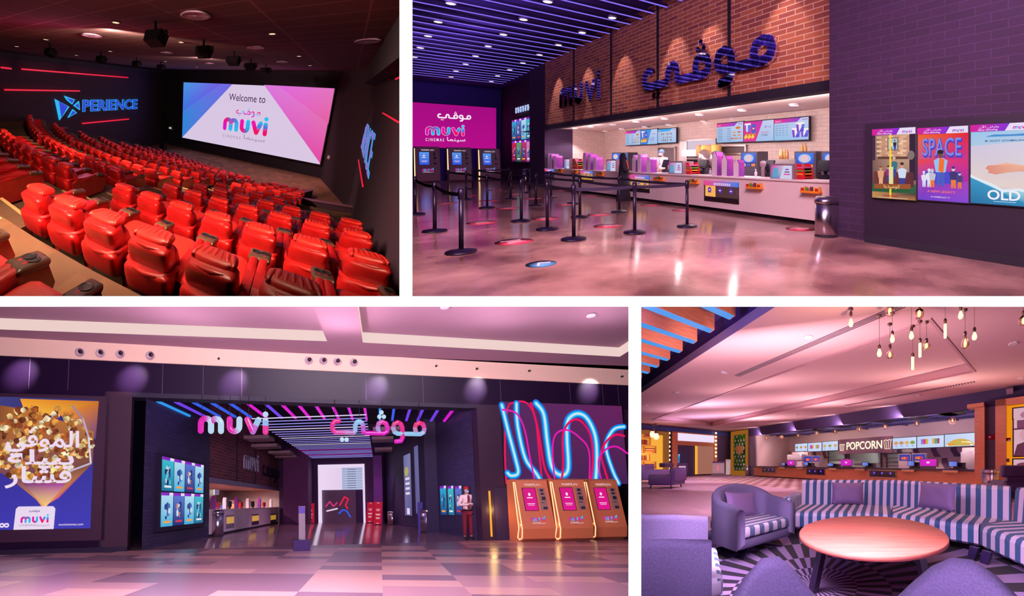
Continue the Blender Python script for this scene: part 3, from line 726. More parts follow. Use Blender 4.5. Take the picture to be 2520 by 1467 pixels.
t = Thing('poster_cabinet', 'dark wall cabinet of eight small lit film posters beside the brick pier', 'poster display', H2, (8.78, A_[0], B_[1]), YW)
W_, H_ = A_[0] - B_[0], A_[1] - B_[1]
b = MB(); b.box(0, W_, 0, .12, -.0, H_); t.part('frame', b, blkm)
for r in range(2):
    for k in range(4):
        b = MB(); poster_art(b, .06 * W_ + k * .222 * W_, .04 * H_ + r * .47 * H_, .06 * W_ + k * .222 * W_ + .212 * W_, .04 * H_ + r * .47 * H_ + .45 * H_, k + 4 * (1 - r)); t.part('poster', b, LIT)
a = side2((1268, 279)); c = side2((1310, 262))
b = MB()
for k in range(8): u = k / 7 * (a[0] - c[0]); b.box(u, u + .12, -.05, .02, 0, .36); b.box(u, u + .22, -.05, .02, .14 if k % 2 else .28, .2 if k % 2 else .34)
solo('wall_sign', 'small glowing pale cyan sign above the cabinet of eight posters', 'sign', H2, b, mat('pale_cyan_light', (170, 190, 235), .5, emit=1.0), (8.8, a[0], a[1]), YW)
# counter -----------------------------------------------------
t = Thing('snack_counter', 'long white snack counter along the brick wall of the lobby', 'counter', H2, (CXP, 22, HC2), YW)
L_ = 22 - 5.2
b = MB(); b.box(0, L_, 0, .7, .1, .93); t.part('front', b, ctr)
b = MB(); b.box(0, L_, .08, .66, 0, .1); t.part('toe_kick', b, blkm)
b = MB(); b.box(0, L_ + .0, -.03, .75, .93, .97); t.part('worktop', b, mat('worktop_white', (240, 214, 222), .35))
def cfront(p, off=0.0): q = H2.hit(p, (1, 0, 0), CXP - off); return q[1], q[2]
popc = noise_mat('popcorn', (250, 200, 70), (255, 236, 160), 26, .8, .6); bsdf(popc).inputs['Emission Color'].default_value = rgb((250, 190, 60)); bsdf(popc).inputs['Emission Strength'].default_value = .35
glassy = mat('display_glass_back', (120, 100, 96), .2, .3)
for k, (p, q, lab, fill) in enumerate((((1733, 444), (1818, 503), 'popcorn display window in the counter nearest the bin', 1), ((1550, 430), (1598, 475), 'popcorn display window in the counter beside the woman in black', 3), ((1428.5, 420), (1459, 450), 'popcorn display window in the counter behind belts, left of the woman in black', 3), ((1341, 415), (1364, 445), 'popcorn display window at the far left end of the counter', 0))):
    a, c = cfront(p, .02), cfront(q, .02); w, h = a[0] - c[0], a[1] - c[1]
    t = Thing('popcorn_display', lab, 'display case', H2, (CXP - .02, a[0], c[1]), YW, 'popcorn windows of the white counter')
    b = MB(); b.box(0, w, .0, .02, 0, .22 * h); b.box(0, .03 * w, 0, .02, 0, h); b.box(.97 * w, w, 0, .02, 0, h); t.part('steel_frame', b, steel)
    b = MB(); b.rect(0, .77 * h, w, h, (226, 60, 130), -.012, (50, 120, 220), (60, 130, 226), (232, 70, 140))
    for z in (.87, .81): 
        for u in range(9): b.rect((.3 + u * .055) * w, z * h, (.34 + u * .055) * w, (z + .035) * h, (236, 226, 246), -.016)
    t.part('header', b, LIT)
    for j in range(3):
        b = MB(); x0 = (.04 + j * .31) * w
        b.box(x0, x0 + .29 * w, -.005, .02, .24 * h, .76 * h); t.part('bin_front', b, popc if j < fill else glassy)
        b = MB(); b.disc(x0 + .14 * w, .56 * h, .055 * w, .055 * w, (90, 50, 170), -.014, 14); b.disc(x0 + .14 * w, .56 * h, .035 * w, .012 * w, (220, 200, 240), -.016, 10); t.part('round_label', b, LIT)
cols5 = [(200, 40, 40), (240, 160, 40), (90, 160, 60), (220, 90, 150), (120, 40, 60), (240, 210, 80)]
for k, (p, q) in enumerate((((1370, 414), (1382, 425)), ((1406, 416), (1419, 427)), ((1468, 420), (1483, 433)), ((1609, 432), (1631, 446)), ((1691, 438), (1716, 453)), ((1836, 447), (1873, 466)), ((1970, 456), (2018, 477)))):
    a, c = cfront(p, .1), cfront(q, .1); w, h = a[0] - c[0], a[1] - c[1]
    t = Thing('candy_tray', 'tray of colourful sweets hung on the white counter front, %s from left' % ordn(k), 'sweets', H2, (CXP - .05, a[0], c[1]), YW, 'sweet trays on the counter')
    b = MB(); b.box(0, w, -.08, .03, 0, .28 * h); t.part('tray', b, mat('orange_card', (250, 140, 40), .5))
    for j in range(8):
        b = MB(); b.box((.02 + j * .122) * w, (.12 + j * .122) * w, -.06 + .04 * (j % 2), -.01 + .03 * (j % 2), .28 * h, (.66 + .3 * ((j * 5) % 3) / 3) * h); t.part('sweet_packet', b, mat('sweet_%d' % (j % 6), cols5[j % 6], .45))
# tall popcorn boxes, order screens, red racks on the counter
pbox_f = mat('popcorn_box_white', (244, 220, 236), .5); pbox_s = noise_mat('popcorn_box_violet', (110, 50, 160), (190, 60, 170), 3, .45)
TOPZ = HC2 + .97
def popbox(p, q, lab):
    a, c = cfront(p, -.25), cfront(q, -.25); w, h = abs(a[0] - c[0]) * .95, a[1] - TOPZ
    t = Thing('popcorn_box', lab, 'popcorn box', H2, (CXP + .25, max(a[0], c[0]) - w / 2, TOPZ), -96 * DEG, 'tall popcorn boxes on the counter')
    s = w * .40
    b = MB(); b.prism([(-s, 0), (s, 0), (s * 1.05, h * .72), (0, h), (-s * 1.05, h * .72)], -s - .004, -s, 'y'); t.part('front_panel', b, pbox_f)
    b = MB(); b.prism([(-s, 0), (s, 0), (s, h * .8), (s * .6, h * .96), (-s * .6, h * .96), (-s, h * .8)], -s + .002, s, 'y'); t.part('body', b, pbox_s)
for k, (p, q, lab) in enumerate((((1758, 372), (1776, 443), 'tallest violet and white popcorn box above nearest popcorn window'), ((1782, 382), (1800, 445), 'middle popcorn box of the three above nearest popcorn window'), ((1811, 392), (1828, 445), 'right popcorn box of the three above nearest popcorn window'), ((1562, 380), (1574, 429), 'left popcorn box beside the woman in black'), ((1575.6, 378), (1589, 429), 'second popcorn box beside the woman in black'), ((1598, 386), (1611, 430), 'popcorn box directly left of the counter worker'), ((1353, 377), (1360, 414), 'leftmost tall popcorn box at the far counter end'), ((1360, 378), (1369, 414), 'second popcorn box from far counter end'), ((1369, 382), (1378, 415), 'third popcorn box from far counter end'), ((1442, 375), (1453, 420), 'left popcorn box of three left of the woman in black'), ((1454, 379), (1466, 421), 'middle popcorn box of three left of the woman in black'), ((1467, 386), (1478, 421), 'right popcorn box of three left of the woman in black'))): popbox(p, q, lab)
redp = mat('red_rack', (214, 16, 40), .35); greyp = mat('grey_screen_case', (150, 120, 140), .4)
for k, (p, q, rp, rq, lab) in enumerate((((1898, 407), (1949, 441), (1952, 403), (1981, 453), 'nearest the bin'), ((1647, 400), (1678, 427), (1684, 400), (1701, 435), 'beside the counter worker'), ((1493, 395), (1515, 421), (1517, 397), (1528, 421), 'left of the woman in black'), ((1389, 392), (1401, 415), (1403, 391), (1421, 416), 'towards the far end'))):
    a, c = cfront(p, -.1), cfront(q, -.1); w, h = a[0] - c[0], a[1] - c[1]
    t = Thing('order_screen', 'grey boxed order screen on the white counter, ' + lab, 'screen', H2, (CXP + .1, a[0], c[1]), YW, 'order screens on the counter')
    b = MB(); b.box(-.04, w + .04, 0, .42, -.05, h + .04); t.part('case', b, greyp)
    b = MB(); b.box(.08, w - .02, .03, .36, TOPZ - c[1], -.05); t.part('stand', b, steel)
    b = MB(); b.rect(0, 0, w, h, (70, 130, 170), -.004, (206, 60, 160), (214, 214, 236), (206, 60, 160)); b.poly([(w, 0), (w, h), (.62 * w, h), (.42 * w, 0)], (206, 204, 232), -.006)
    b.rect(.12 * w, .12 * h, .34 * w, .8 * h, (90, 160, 200), -.008); b.rect(.7 * w, .66 * h, .86 * w, .76 * h, (150, 60, 190), -.009); b.rect(.62 * w, .3 * h, .92 * w, .38 * h, (220, 40, 140), -.009); b.rect(.66 * w, .48 * h, .9 * w, .55 * h, (60, 40, 90), -.009)
    t.part('picture', b, LIT)
    a, c = cfront(rp, -.25), cfront(rq, -.25); w, h = a[0] - c[0], a[1] - TOPZ
    t = Thing('sweet_rack', 'bright red sweet rack on the white counter, ' + lab, 'rack', H2, (CXP + .25, a[0], TOPZ), YW, 'red sweet racks on the counter')
    b = MB(); b.prism([(0, 0), (w, 0), (w * .98, h * .5), (w * .7, h), (0, h * .98)], -.02, .02); b.prism([(0, 0), (w, 0), (w * .98, h * .5), (w * .7, h), (0, h * .98)], .3, .33); b.box(0, .03, 0, .33, 0, h); t.part('body', b, redp)
    for j in range(4):
        b = MB(); b.box(.15 * w, .9 * w, -.03, .3, (.08 + .21 * j) * h, (.17 + .21 * j) * h); t.part('packet_row', b, mat('sweet_%d' % j, cols5[j], .45))
# machines behind the counter ---------------------------------
dmach = mat('machine_dark', (70, 56, 74), .4, .3); metalw = mat('machine_steel', (180, 160, 164), .3, .8)
def back(p, x=9.9): q = H2.hit(p, (1, 0, 0), x); return q[1], q[2]
for k, (p, q, lab) in enumerate((((1826, 377), (1860, 401), 'right of the tallest popcorn boxes'), ((1959, 377), (2003, 403), 'left of the brick wall edge'), ((2026, 377), (2060, 402), 'cut off by the dark brick wall'), ((1507, 378), (1524, 393), 'left of the pair behind the woman in black'), ((1526, 378), (1544, 394), 'right of the pair behind the woman in black'))):
    a, c = back(p), back(q); w, h = a[0] - c[0], a[1] - c[1]
    t = Thing('drink_machine', 'drink dispenser with bright blue screen, ' + lab, 'drink machine', H2, (9.9, a[0], HC2 + .85), YW, 'drink dispensers behind the counter')
    zt = a[1] - (HC2 + .85)
    b = MB(); b.box(-.06, w + .06, 0, .5, zt - h - .5, zt + .05); b.box(-.03, w + .03, -.12, .3, 0, zt - h - .55); t.part('body', b, dmach)
    b = MB(); b.rect(0, zt - h, w, zt, (30, 70, 200), -.01, (30, 80, 210), (50, 120, 226), (50, 110, 220)); b.disc(w / 2, zt - h * .52, w * .36, h * .42, (160, 190, 236), -.014); b.disc(w / 2, zt - h * .52, w * .24, h * .34, (226, 190, 200), -.018)
    for j in range(3): b.rect((.02 + .34 * j) * w, zt - h * 1.35, (.28 + .34 * j) * w, zt - h * 1.08, [(190, 200, 230), (60, 90, 200), (240, 130, 90)][j], -.01)
    t.part('screen', b, LIT)
    for j in range(3):
        b = MB(); b.lathe([(.06, .0), (.07, .03), (.06, .06), (.001, .07)], ((.2 + .3 * j) * w, -.14, zt - h - .62), 10); t.part('tap', b, metalw)
def machine(name, lab, cat, p, q, parts, x=9.9, grp=None):
    a, c = back(p, x), back(q, x); w, h = a[0] - c[0], a[1] - c[1]
    t = Thing(name, lab, cat, H2, (x, a[0], c[1]), YW, grp)
    for nm, f, m in parts:
        b = MB(); f(b, w, h); t.part(nm, b, m)
machine('coffee_machine', 'steel coffee machine with syrup bottles on top, behind nearest order screen', 'coffee machine', (1900, 392), (1958, 440), [('body', lambda b, w, h: (b.box(0, w, 0, .5, .72 * h, h), b.box(.05 * w, .95 * w, .2, .5, 0, .72 * h), b.box(0, w, -.05, .5, 0, .12 * h)), metalw), ('spout', lambda b, w, h: [b.box((.15 + .25 * j) * w, (.28 + .25 * j) * w, -.04, .1, .5 * h, .72 * h) for j in range(3)], blkm)])
for j, (x, lab) in enumerate(((1915, 'left'), (1919, 'second'), (1926, 'tallest'), (1932, 'right'), (1969, 'far right'), (1977, 'last'))):
    a = back((x, 392 if j < 4 else 378)); b = MB(); b.lathe([(.045, 0), (.048, .18), (.02, .24), (.02, .3), (.001, .31)], (0, 0, 0), 10)
    solo('syrup_bottle', 'amber syrup bottle on the coffee machines, %s of six' % lab, 'bottle', H2, b, mat('amber_glass', (190, 140, 90), .2), (10.0, a[0], a[1]), group='syrup bottles')
machine('popcorn_kettle', 'tilted steel popcorn kettle in front of the kitchen hatch', 'popcorn machine', (1712, 378), (1746, 428), [('kettle', lambda b, w, h: (b.at((.5 * w, .2, .74 * h), RY(35 * DEG)), b.lathe([(.001, -.28), (.26, -.26), (.34, -.05), (.34, .14), (.3, .2), (.001, .22)], (0, 0, 0), 16)), metalw), ('stand', lambda b, w, h: (b.box(.2 * w, .8 * w, .1, .5, -.2, .35 * h), b.box(.42 * w, .56 * w, .2, .32, .3 * h, .7 * h)), dmach)])
machine('popcorn_kettle', 'second steel popcorn kettle half hidden by the tallest popcorn box', 'popcorn machine', (1752, 382), (1772, 428), [('kettle', lambda b, w, h: (b.at((.3 * w, .2, .74 * h), RY(35 * DEG)), b.lathe([(.001, -.28), (.26, -.26), (.34, -.05), (.34, .14), (.3, .2), (.001, .22)], (0, 0, 0), 16)), metalw), ('stand', lambda b, w, h: b.box(.2 * w, .8 * w, .1, .5, -.2, .4 * h), dmach)])
for p, q, lab in (((1716, 408), (1736, 436), 'before the tilted popcorn kettle'), ((1869, 412), (1900, 446), 'between soap dispenser and order screen'), ((2010, 420), (2040, 458), 'beside the dark brick wall'), ((1628, 416), (1640, 432), 'in front of the counter worker')):
    a, c = back(p, 8.4), back(q, 8.4); w, h = a[0] - c[0], a[1] - c[1]
    t = Thing('cash_register', 'black cash register with tilted display, ' + lab, 'cash register', H2, (8.4, a[0], TOPZ), YW, 'cash registers on the white counter')
    b = MB(); b.at((w / 2, .05, .3), RX(-20 * DEG)); b.box(-w / 2, w / 2, -.02, .04, -.12, .14); t.part('display', b, blk)
    b = MB(); b.box(.1 * w, .9 * w, 0, .3, 0, .1); b.box(.4 * w, .6 * w, .08, .14, .1, .3); t.part('base', b, blkm)
for x, y, lab in ((1860, 445, 'near the right popcorn box'), (1748, 437, 'left of the tallest popcorn box'), (1373, 412, 'far left on the counter'), (1480, 418, 'right of the left popcorn boxes')):
    a = cfront((x, y), -.4); b = MB(); b.lathe([(.035, 0), (.04, .12), (.015, .15), (.012, .2)], (0, 0, 0), 10); b.bar((0, 0, .2), (-.05, 0, .2), .012, .012)
    solo('pump_bottle', 'clear hand gel pump bottle on the white counter, ' + lab, 'bottle', H2, b, mat('clear_gel', (226, 214, 236), .2), (CXP + .4, a[0], TOPZ), group='hand gel bottles')
a = cfront((1878, 440), -.55); b = MB(); b.lathe([(.05, 0), (.05, .25), (.08, .3), (.08, .4), (.001, .42)], (0, 0, 0), 12)
solo('card_reader', 'grey domed device beside the hand gel on the white counter', 'device', H2, b, greyp, (CXP + .55, a[0], TOPZ))
# hatches and shelves in the kitchen wall
def bw(p): q = H2.hit(p, (1, 0, 0), 10.97); return q[1], q[2]
for k, (p, q, lab) in enumerate((((1675, 345), (1764, 430), 'large steel framed kitchen hatch behind popcorn kettle'), ((1775, 358), (1838, 380), 'small steel framed hatch right of the large one'), ((1621, 362), (1664, 402), 'small hatch behind the counter worker'), ((1440, 364), (1470, 380), 'small pale hatch at far left of the kitchen wall'))):
    a, c = bw(p), bw(q); w, h = a[0] - c[0], a[1] - c[1]
    t = Thing('kitchen_hatch', lab, 'hatch', H2, (10.97, a[0], c[1]), YW, 'hatches in the kitchen wall')
    b = MB(); b.box(0, w, -.06, .02, h - .06, h); b.box(0, .08 if k else .5, -.06, .02, 0, h); b.box(w - .06, w, -.06, .02, 0, h); b.box(0, w, -.06, .02, 0, .05); t.part('frame', b, metalw)
    b = MB(); b.box(.06, w - .05, .0, .02, .04, h - .05); t.part('opening', b, mat('hatch_dark', (110, 90, 96), .5))
    if k == 0:
        b = MB(); b.box(.5, w - .06, -.02, .0, .62 * h, h - .06); t.part('glow_wall', b, mat('hatch_glow', (226, 206, 226), .5, emit=.8))  # wall glows by itself in place of kitchen light
        b = MB(); b.box(.5, w, -.35, 0, .42 * h, .45 * h); b.box(.5, w, -.35, 0, .1 * h, .13 * h); t.part('shelf', b, metalw)
a = bw((1690, 379)); c = bw((1760, 379))
for j in range(7):
    u = j / 6; b = MB(); 
    if j < 3: b.box(-.16, .16, -.14, .14, 0, .26)
    else: b.lathe([(.2, 0), (.2, .38), (.18, .42), (.001, .43)], (0, 0, 0), 12)
    solo('food_tub', 'tub on the shelf of the large kitchen hatch, %s from left' % ordn(j), 'tub', H2, b, [mat('tub_white', (230, 210, 220), .5), mat('tub_orange', (250, 170, 110), .5), mat('tub_yellow', (250, 210, 110), .5)][(0, 0, 0, 1, 2, 1, 2)[j]], (10.6, a[0] - .5 + (c[0] - a[0]) * u, a[1] - .1), YW, group='tubs in the hatch')
# menu screens
def menu(lab, p, q, kind, grp):
    a, c = H2.hit(p, (1, 0, 0), 10.85), H2.hit(q, (1, 0, 0), 10.85); w, h = a[1] - c[1], a[2] - c[2]
    t = Thing('menu_screen', lab, 'menu screen', H2, (10.85, a[1], c[2]), YW, grp)
    b = MB(); b.box(-.02, w + .02, .01, .08, -.03, h + .03); t.part('frame', b, blkm)
    b = MB(); bgc = (150, 190, 230)
    b.rect(0, 0, w, h, (140, 186, 226), -.004, (160, 190, 232), (196, 206, 236), (170, 190, 230))
    if kind in ('list', 'pop', 'drink'):
        hd = [(232, 40, 130), (140, 60, 200)] if kind != 'drink' else [(50, 150, 215), (60, 170, 226)]
        b.poly([(0, .82 * h), (.68 * w, .82 * h), (.8 * w, h), (0, h)], [hd[0], hd[1], hd[1], hd[0]], -.008)
        b.text({'list': 'Food', 'pop': 'Popcorn', 'drink': 'Drinks'}[kind], .05 * w, .87 * h, .075 * h, (240, 220, 240), -.01)
        muvi(b, .83 * w, .88 * h, .026 * w, .42, -.011, -.010)
    if kind == 'list':
        for j in range(7): b.rect(.05 * w, (.7 - .1 * j) * h, .24 * w, (.72 - .1 * j) * h, (60, 80, 130), -.008); b.rect(.3 * w, (.7 - .1 * j) * h, .34 * w, (.72 - .1 * j) * h, (210, 50, 130), -.008); b.rect(.4 * w, (.7 - .1 * j) * h, .56 * w, (.72 - .1 * j) * h, (60, 80, 130), -.008)
        for j, (x, z) in enumerate(((.82, .72), (.68, .5), (.86, .5), (.68, .34), (.86, .34), (.6, .18), (.74, .18), (.88, .18))): b.disc(x * w, z * h, .07 * w if j else .09 * w, .035 * h if j else .07 * h, [(210, 120, 40), (226, 150, 60), (200, 90, 60)][j % 3], -.01, 10)
    if kind == 'combo':
        hot = 'HOTDOG' in lab.upper().replace(' ', '')
        c1 = (50, 120, 215) if hot else (222, 30, 140)
        b.poly([(0, 0), (.42 * w, 0), (.66 * w, h), (0, h)], [c1, c1, (60, 150, 226) if hot else (200, 40, 170), c1], -.008)
        b.poly([(.07 * w, .5 * h), (.22 * w, .5 * h), (.26 * w, .86 * h), (.04 * w, .86 * h)], (90, 110, 210), -.012); b.poly([(.1 * w, .5 * h), (.15 * w, .5 * h), (.15 * w, .86 * h), (.09 * w, .86 * h)], (230, 230, 246), -.013)
        for j in range(6): b.disc((.06 + .035 * j) * w, .88 * h, .025 * w, .05 * h, (240, 232, 240), -.014, 8)
        b.rect(.28 * w, .4 * h, .42 * w, .86 * h, (50, 90, 200), -.012); b.disc(.35 * w, .64 * h, .04 * w, .09 * h, (220, 40, 50), -.016, 10); b.disc(.35 * w, .64 * h, .036 * w, .03 * h, (230, 230, 240), -.017, 10)
        for j in range(9): b.disc((.07 + .04 * j) * w, (.22 + .06 * (j % 3)) * h, .045 * w, .1 * h, [(240, 180, 40), (250, 210, 80), (200, 110, 40)][j % 3], -.018 - .0003 * j, 7)
        b.text('55' if hot else '65', .72 * w, .64 * h, .11 * h, (150, 40, 170), -.012, bold=.02); b.text('SAR', .83 * w, .64 * h, .09 * h, (120, 110, 200), -.012)
        b.text('HOTDOG' if hot else 'NACHOS', .60 * w, .37 * h, .1 * h, (60, 100, 180) if hot else (214, 40, 120), -.012, sx=.9); b.text('COMBO', .60 * w, .24 * h, .1 * h, (60, 80, 150) if hot else (50, 40, 90), -.012, sx=.9)
    if kind == 'pop':
        for r in range(5): 
            for j in range(4): b.rect((.06 + .1 * j) * w, (.68 - .11 * r) * h, (.12 + .1 * j) * w, (.7 - .11 * r) * h, (90, 110, 160), -.008)
        for j, (x, z, s) in enumerate(((.66, .12, 1), (.9, .12, .9), (.78, .36, 1))):
            b.poly([((x - .09 * s) * w, z * h), ((x + .09 * s) * w, z * h), ((x + .12 * s) * w, (z + .36 * s) * h), ((x - .12 * s) * w, (z + .36 * s) * h)], [(120, 40, 190), (70, 60, 210), (90, 120, 226), (150, 40, 190)], -.012 - j * .002); b.poly([((x - .03) * w, z * h), ((x + .03) * w, (z + .2) * h), ((x + .05) * w, (z + .36 * s) * h), ((x - .05) * w, (z + .36 * s) * h)], (232, 228, 244), -.013 - j * .002)
            for u in range(5): b.disc((x - .09 * s + .045 * u * s) * w, (z + .38 * s) * h, .03 * w, .05 * h, (244, 236, 236), -.0135 - j * .002, 8)
    if kind == 'drink':
        for r in range(3):
            for j in range(6): b.rect((.22 + .1 * j) * w, (.56 - .22 * r) * h, (.265 + .1 * j) * w, (.7 - .22 * r - (.06 if r == 1 else 0)) * h, [(200, 50, 60), (60, 150, 80), (230, 170, 60), (70, 80, 170), (210, 110, 150), (120, 70, 90)][(j + r * 2) % 6], -.01)
    t.part('picture', b, LIT)
menu('left food list menu screen in the left menu group', (1540, 324), (1576, 356), 'list', 'menu screens over the snack kitchen')
menu('blue menu screen offering the hot dog combo', (1577, 321), (1617.5, 354), 'combo', 'menu screens over the snack kitchen')
menu('drinks menu screen showing rows of cans', (1618.7, 319), (1664, 350), 'drink', 'menu screens over the snack kitchen')
menu('food list menu screen left of the nachos offer', (1764.5, 305.5), (1829, 348.5), 'list', 'menu screens over the snack kitchen')
menu('pink menu screen offering the nachos combo', (1830.5, 301), (1904, 346), 'combo', 'menu screens over the snack kitchen')
menu('popcorn menu screen at the right end', (1905, 295), (1990, 343), 'pop', 'menu screens over the snack kitchen')
# posters -----------------------------------------------------
t = Thing('poster_wall_panel', 'large black panel holding three lit film posters on the dark brick wall', 'panel', H2, (7.0, 4.0, HC2), YW)
b = MB(); b.box(0, 4, -.10, .0, 0, 2.05); t.part('panel', b, mat('black_panel', (38, 17, 46), .6)); b = MB(); b.box(0, 4, -.13, -.1, 0, .12); t.part('plinth', b, blkm)
def poster(lab, y0, z0, w, h, art):
    t = Thing('film_poster', lab, 'poster', H2, (6.89, y0, z0), YW, 'lit film posters on the black panel')
    b = MB(); b.box(-.015, w + .015, -.01, .0, -.015, h + .015); t.part('frame', b, blkm)
    b = MB(); art(b, w, h * .91)
    b.poly([(0, h * .91), (.58 * w, h * .91), (.66 * w, h), (0, h)], [(214, 20, 150), (130, 40, 210), (130, 40, 210), (214, 20, 150)], -.03); b.poly([(.58 * w, h * .91), (w, h * .91), (w, h), (.66 * w, h)], (232, 216, 244), -.03)
    b.text('Now Showing', .30 * w, h * .92, .022 * h, (244, 220, 244), -.032, 'c', 1.25, 0, .02); b.text(NOW_AR, .32 * w, h * .955, .03 * h, (244, 220, 244), -.032, 'c', 1.2)
    muvi(b, .71 * w, h * .93, .038 * w, .42, -.033, -.032)
    t.part('picture', b, LIT)
def fig(b, x, z, s, coat, skin=(206, 150, 120), leg=(50, 60, 150), y=-.04, hair=(60, 40, 40)):
    b.poly([(x - .09 * s, z), (x - .02 * s, z), (x, z + .2 * s), (x + .02 * s, z), (x + .09 * s, z), (x + .1 * s, z + .4 * s), (x - .1 * s, z + .4 * s)], leg, y)
    b.poly([(x - .12 * s, z + .36 * s), (x + .12 * s, z + .36 * s), (x + .17 * s, z + .66 * s), (x + .06 * s, z + .72 * s), (x - .06 * s, z + .72 * s), (x - .17 * s, z + .66 * s)], coat, y - .002)
    b.disc(x, z + .82 * s, .07 * s, .1 * s, skin, y - .004, 12); b.disc(x, z + .88 * s, .075 * s, .055 * s, hair, y - .006, 10)
def art1(b, w, h):
    b.rect(0, 0, w, h, (70, 44, 60), -.012, (60, 40, 50), (226, 180, 150), (150, 110, 96))
    for r in range(9):
        for k in range(6): b.rect((.1 + .14 * k + (.07 if r % 2 else 0)) * w, (.66 + .036 * r) * h, (.225 + .14 * k + (.07 if r % 2 else 0)) * w, (.692 + .036 * r) * h, [(220, 170, 140), (206, 150, 120), (236, 196, 160), (196, 140, 116)][(r * 5 + k * 3) % 4], -.014)
    b.rect(.86 * w, .3 * h, w, h, (44, 26, 54), -.016); b.rect(0, .6 * h, .07 * w, h, (60, 36, 60), -.016)
    b.rect(.36 * w, .75 * h, .62 * w, .96 * h, (150, 110, 90), -.018); b.rect(.39 * w, .77 * h, .59 * w, .94 * h, (160, 190, 210), -.02); fig(b, .45 * w, .75 * h, .17 * h, (230, 226, 236), y=-.022); fig(b, .54 * w, .76 * h, .17 * h, (40, 36, 50), y=-.022)
    b.rect(.14 * w, .62 * h, .84 * w, .66 * h, (96, 60, 50), -.024); b.rect(0, 0, w, .1 * h, (190, 140, 80), -.024, (180, 120, 60), (60, 40, 60)); b.rect(0, .1 * h, w, .24 * h, (40, 90, 60), -.025)
    b.disc(.9 * w, .68 * h, .08 * w, .07 * h, (130, 110, 110), -.026); b.rect(.04 * w, .2 * h, .96 * w, .42 * h, (110, 50, 50), -.026, (90, 40, 50))
    fig(b, .53 * w, .34 * h, .34 * h, (50, 110, 130), hair=(200, 190, 180), y=-.03); fig(b, .22 * w, .2 * h, .34 * h, (220, 160, 120), leg=(226, 170, 140), y=-.034, hair=(150, 80, 50)); fig(b, .4 * w, .26 * h, .28 * h, (150, 40, 130), y=-.036); fig(b, .72 * w, .18 * h, .42 * h, (206, 216, 236), y=-.044)
    b.rect(.44 * w, .02 * h, .485 * w, h, (250, 206, 50), -.06); b.rect(.43 * w, .2 * h, .53 * w, .5 * h, (226, 216, 150), -.062)
    b.poly([(.08 * w, .15 * h), (.92 * w, .17 * h), (.92 * w, .245 * h), (.08 * w, .225 * h)], (150, 80, 40), -.064); b.text(ar(0xFEDB, 0xFEEE, 0xFEE3, 0xFEF4, 0xFEAA, 0xFEF3, 0xFE8E), .5 * w, .175 * h, .05 * h, (250, 220, 150), -.066, 'c', 1.3); b.rect(.3 * w, .04 * h, .64 * w, .055 * h, (190, 40, 50), -.066); b.rect(.16 * w, .015 * h, .86 * w, .022 * h, (200, 190, 200), -.066)
def art2(b, w, h):
    b.rect(0, 0, w, h, (110, 60, 200), -.012, (130, 70, 210), (226, 30, 40), (236, 100, 30)); b.poly([(0, .3 * h), (w, .3 * h), (w, .62 * h), (0, .62 * h)], [(150, 60, 180), (170, 40, 160), (216, 40, 120), (230, 70, 50)], -.014)
    b.text('SPACE', .5 * w, .66 * h, .27 * h, (70, 60, 190), -.02, 'c', .52, 0, .05); b.text('SPACE', .49 * w, .675 * h, .27 * h, (120, 140, 232), -.024, 'c', .52, 0, .0)
    b.poly([(.1 * w, .26 * h), (.9 * w, .26 * h), (.86 * w, .44 * h), (.14 * w, .44 * h)], (70, 70, 200), -.026)
    fig(b, .48 * w, .22 * h, .58 * h, (150, 190, 236), (120, 70, 60), (70, 90, 190), -.03, (40, 20, 20)); b.poly([(.44 * w, .45 * h), (.54 * w, .42 * h), (.56 * w, .62 * h), (.46 * w, .64 * h)], (240, 110, 40), -.04)
    for k, (x, c1) in enumerate(((.15, (220, 220, 236)), (.26, (226, 226, 236)), (.74, (60, 50, 110)), (.86, (70, 60, 120)), (.33, (190, 190, 210)))): fig(b, x * w, .2 * h, (.26 + .04 * (k % 3)) * h, c1, (206, 200, 220), (236, 120, 50) if k > 1 else (216, 216, 236), -.044 - .004 * k, c1)
    b.text('A NEW LEGACY', .5 * w, .125 * h, .034 * h, (250, 120, 90), -.05, 'c', 1.15, 0, .02); b.text('IN CINEMAS JULY 15', .48 * w, .05 * h, .02 * h, (230, 220, 244), -.05, 'c', 1.05, 0, .01)
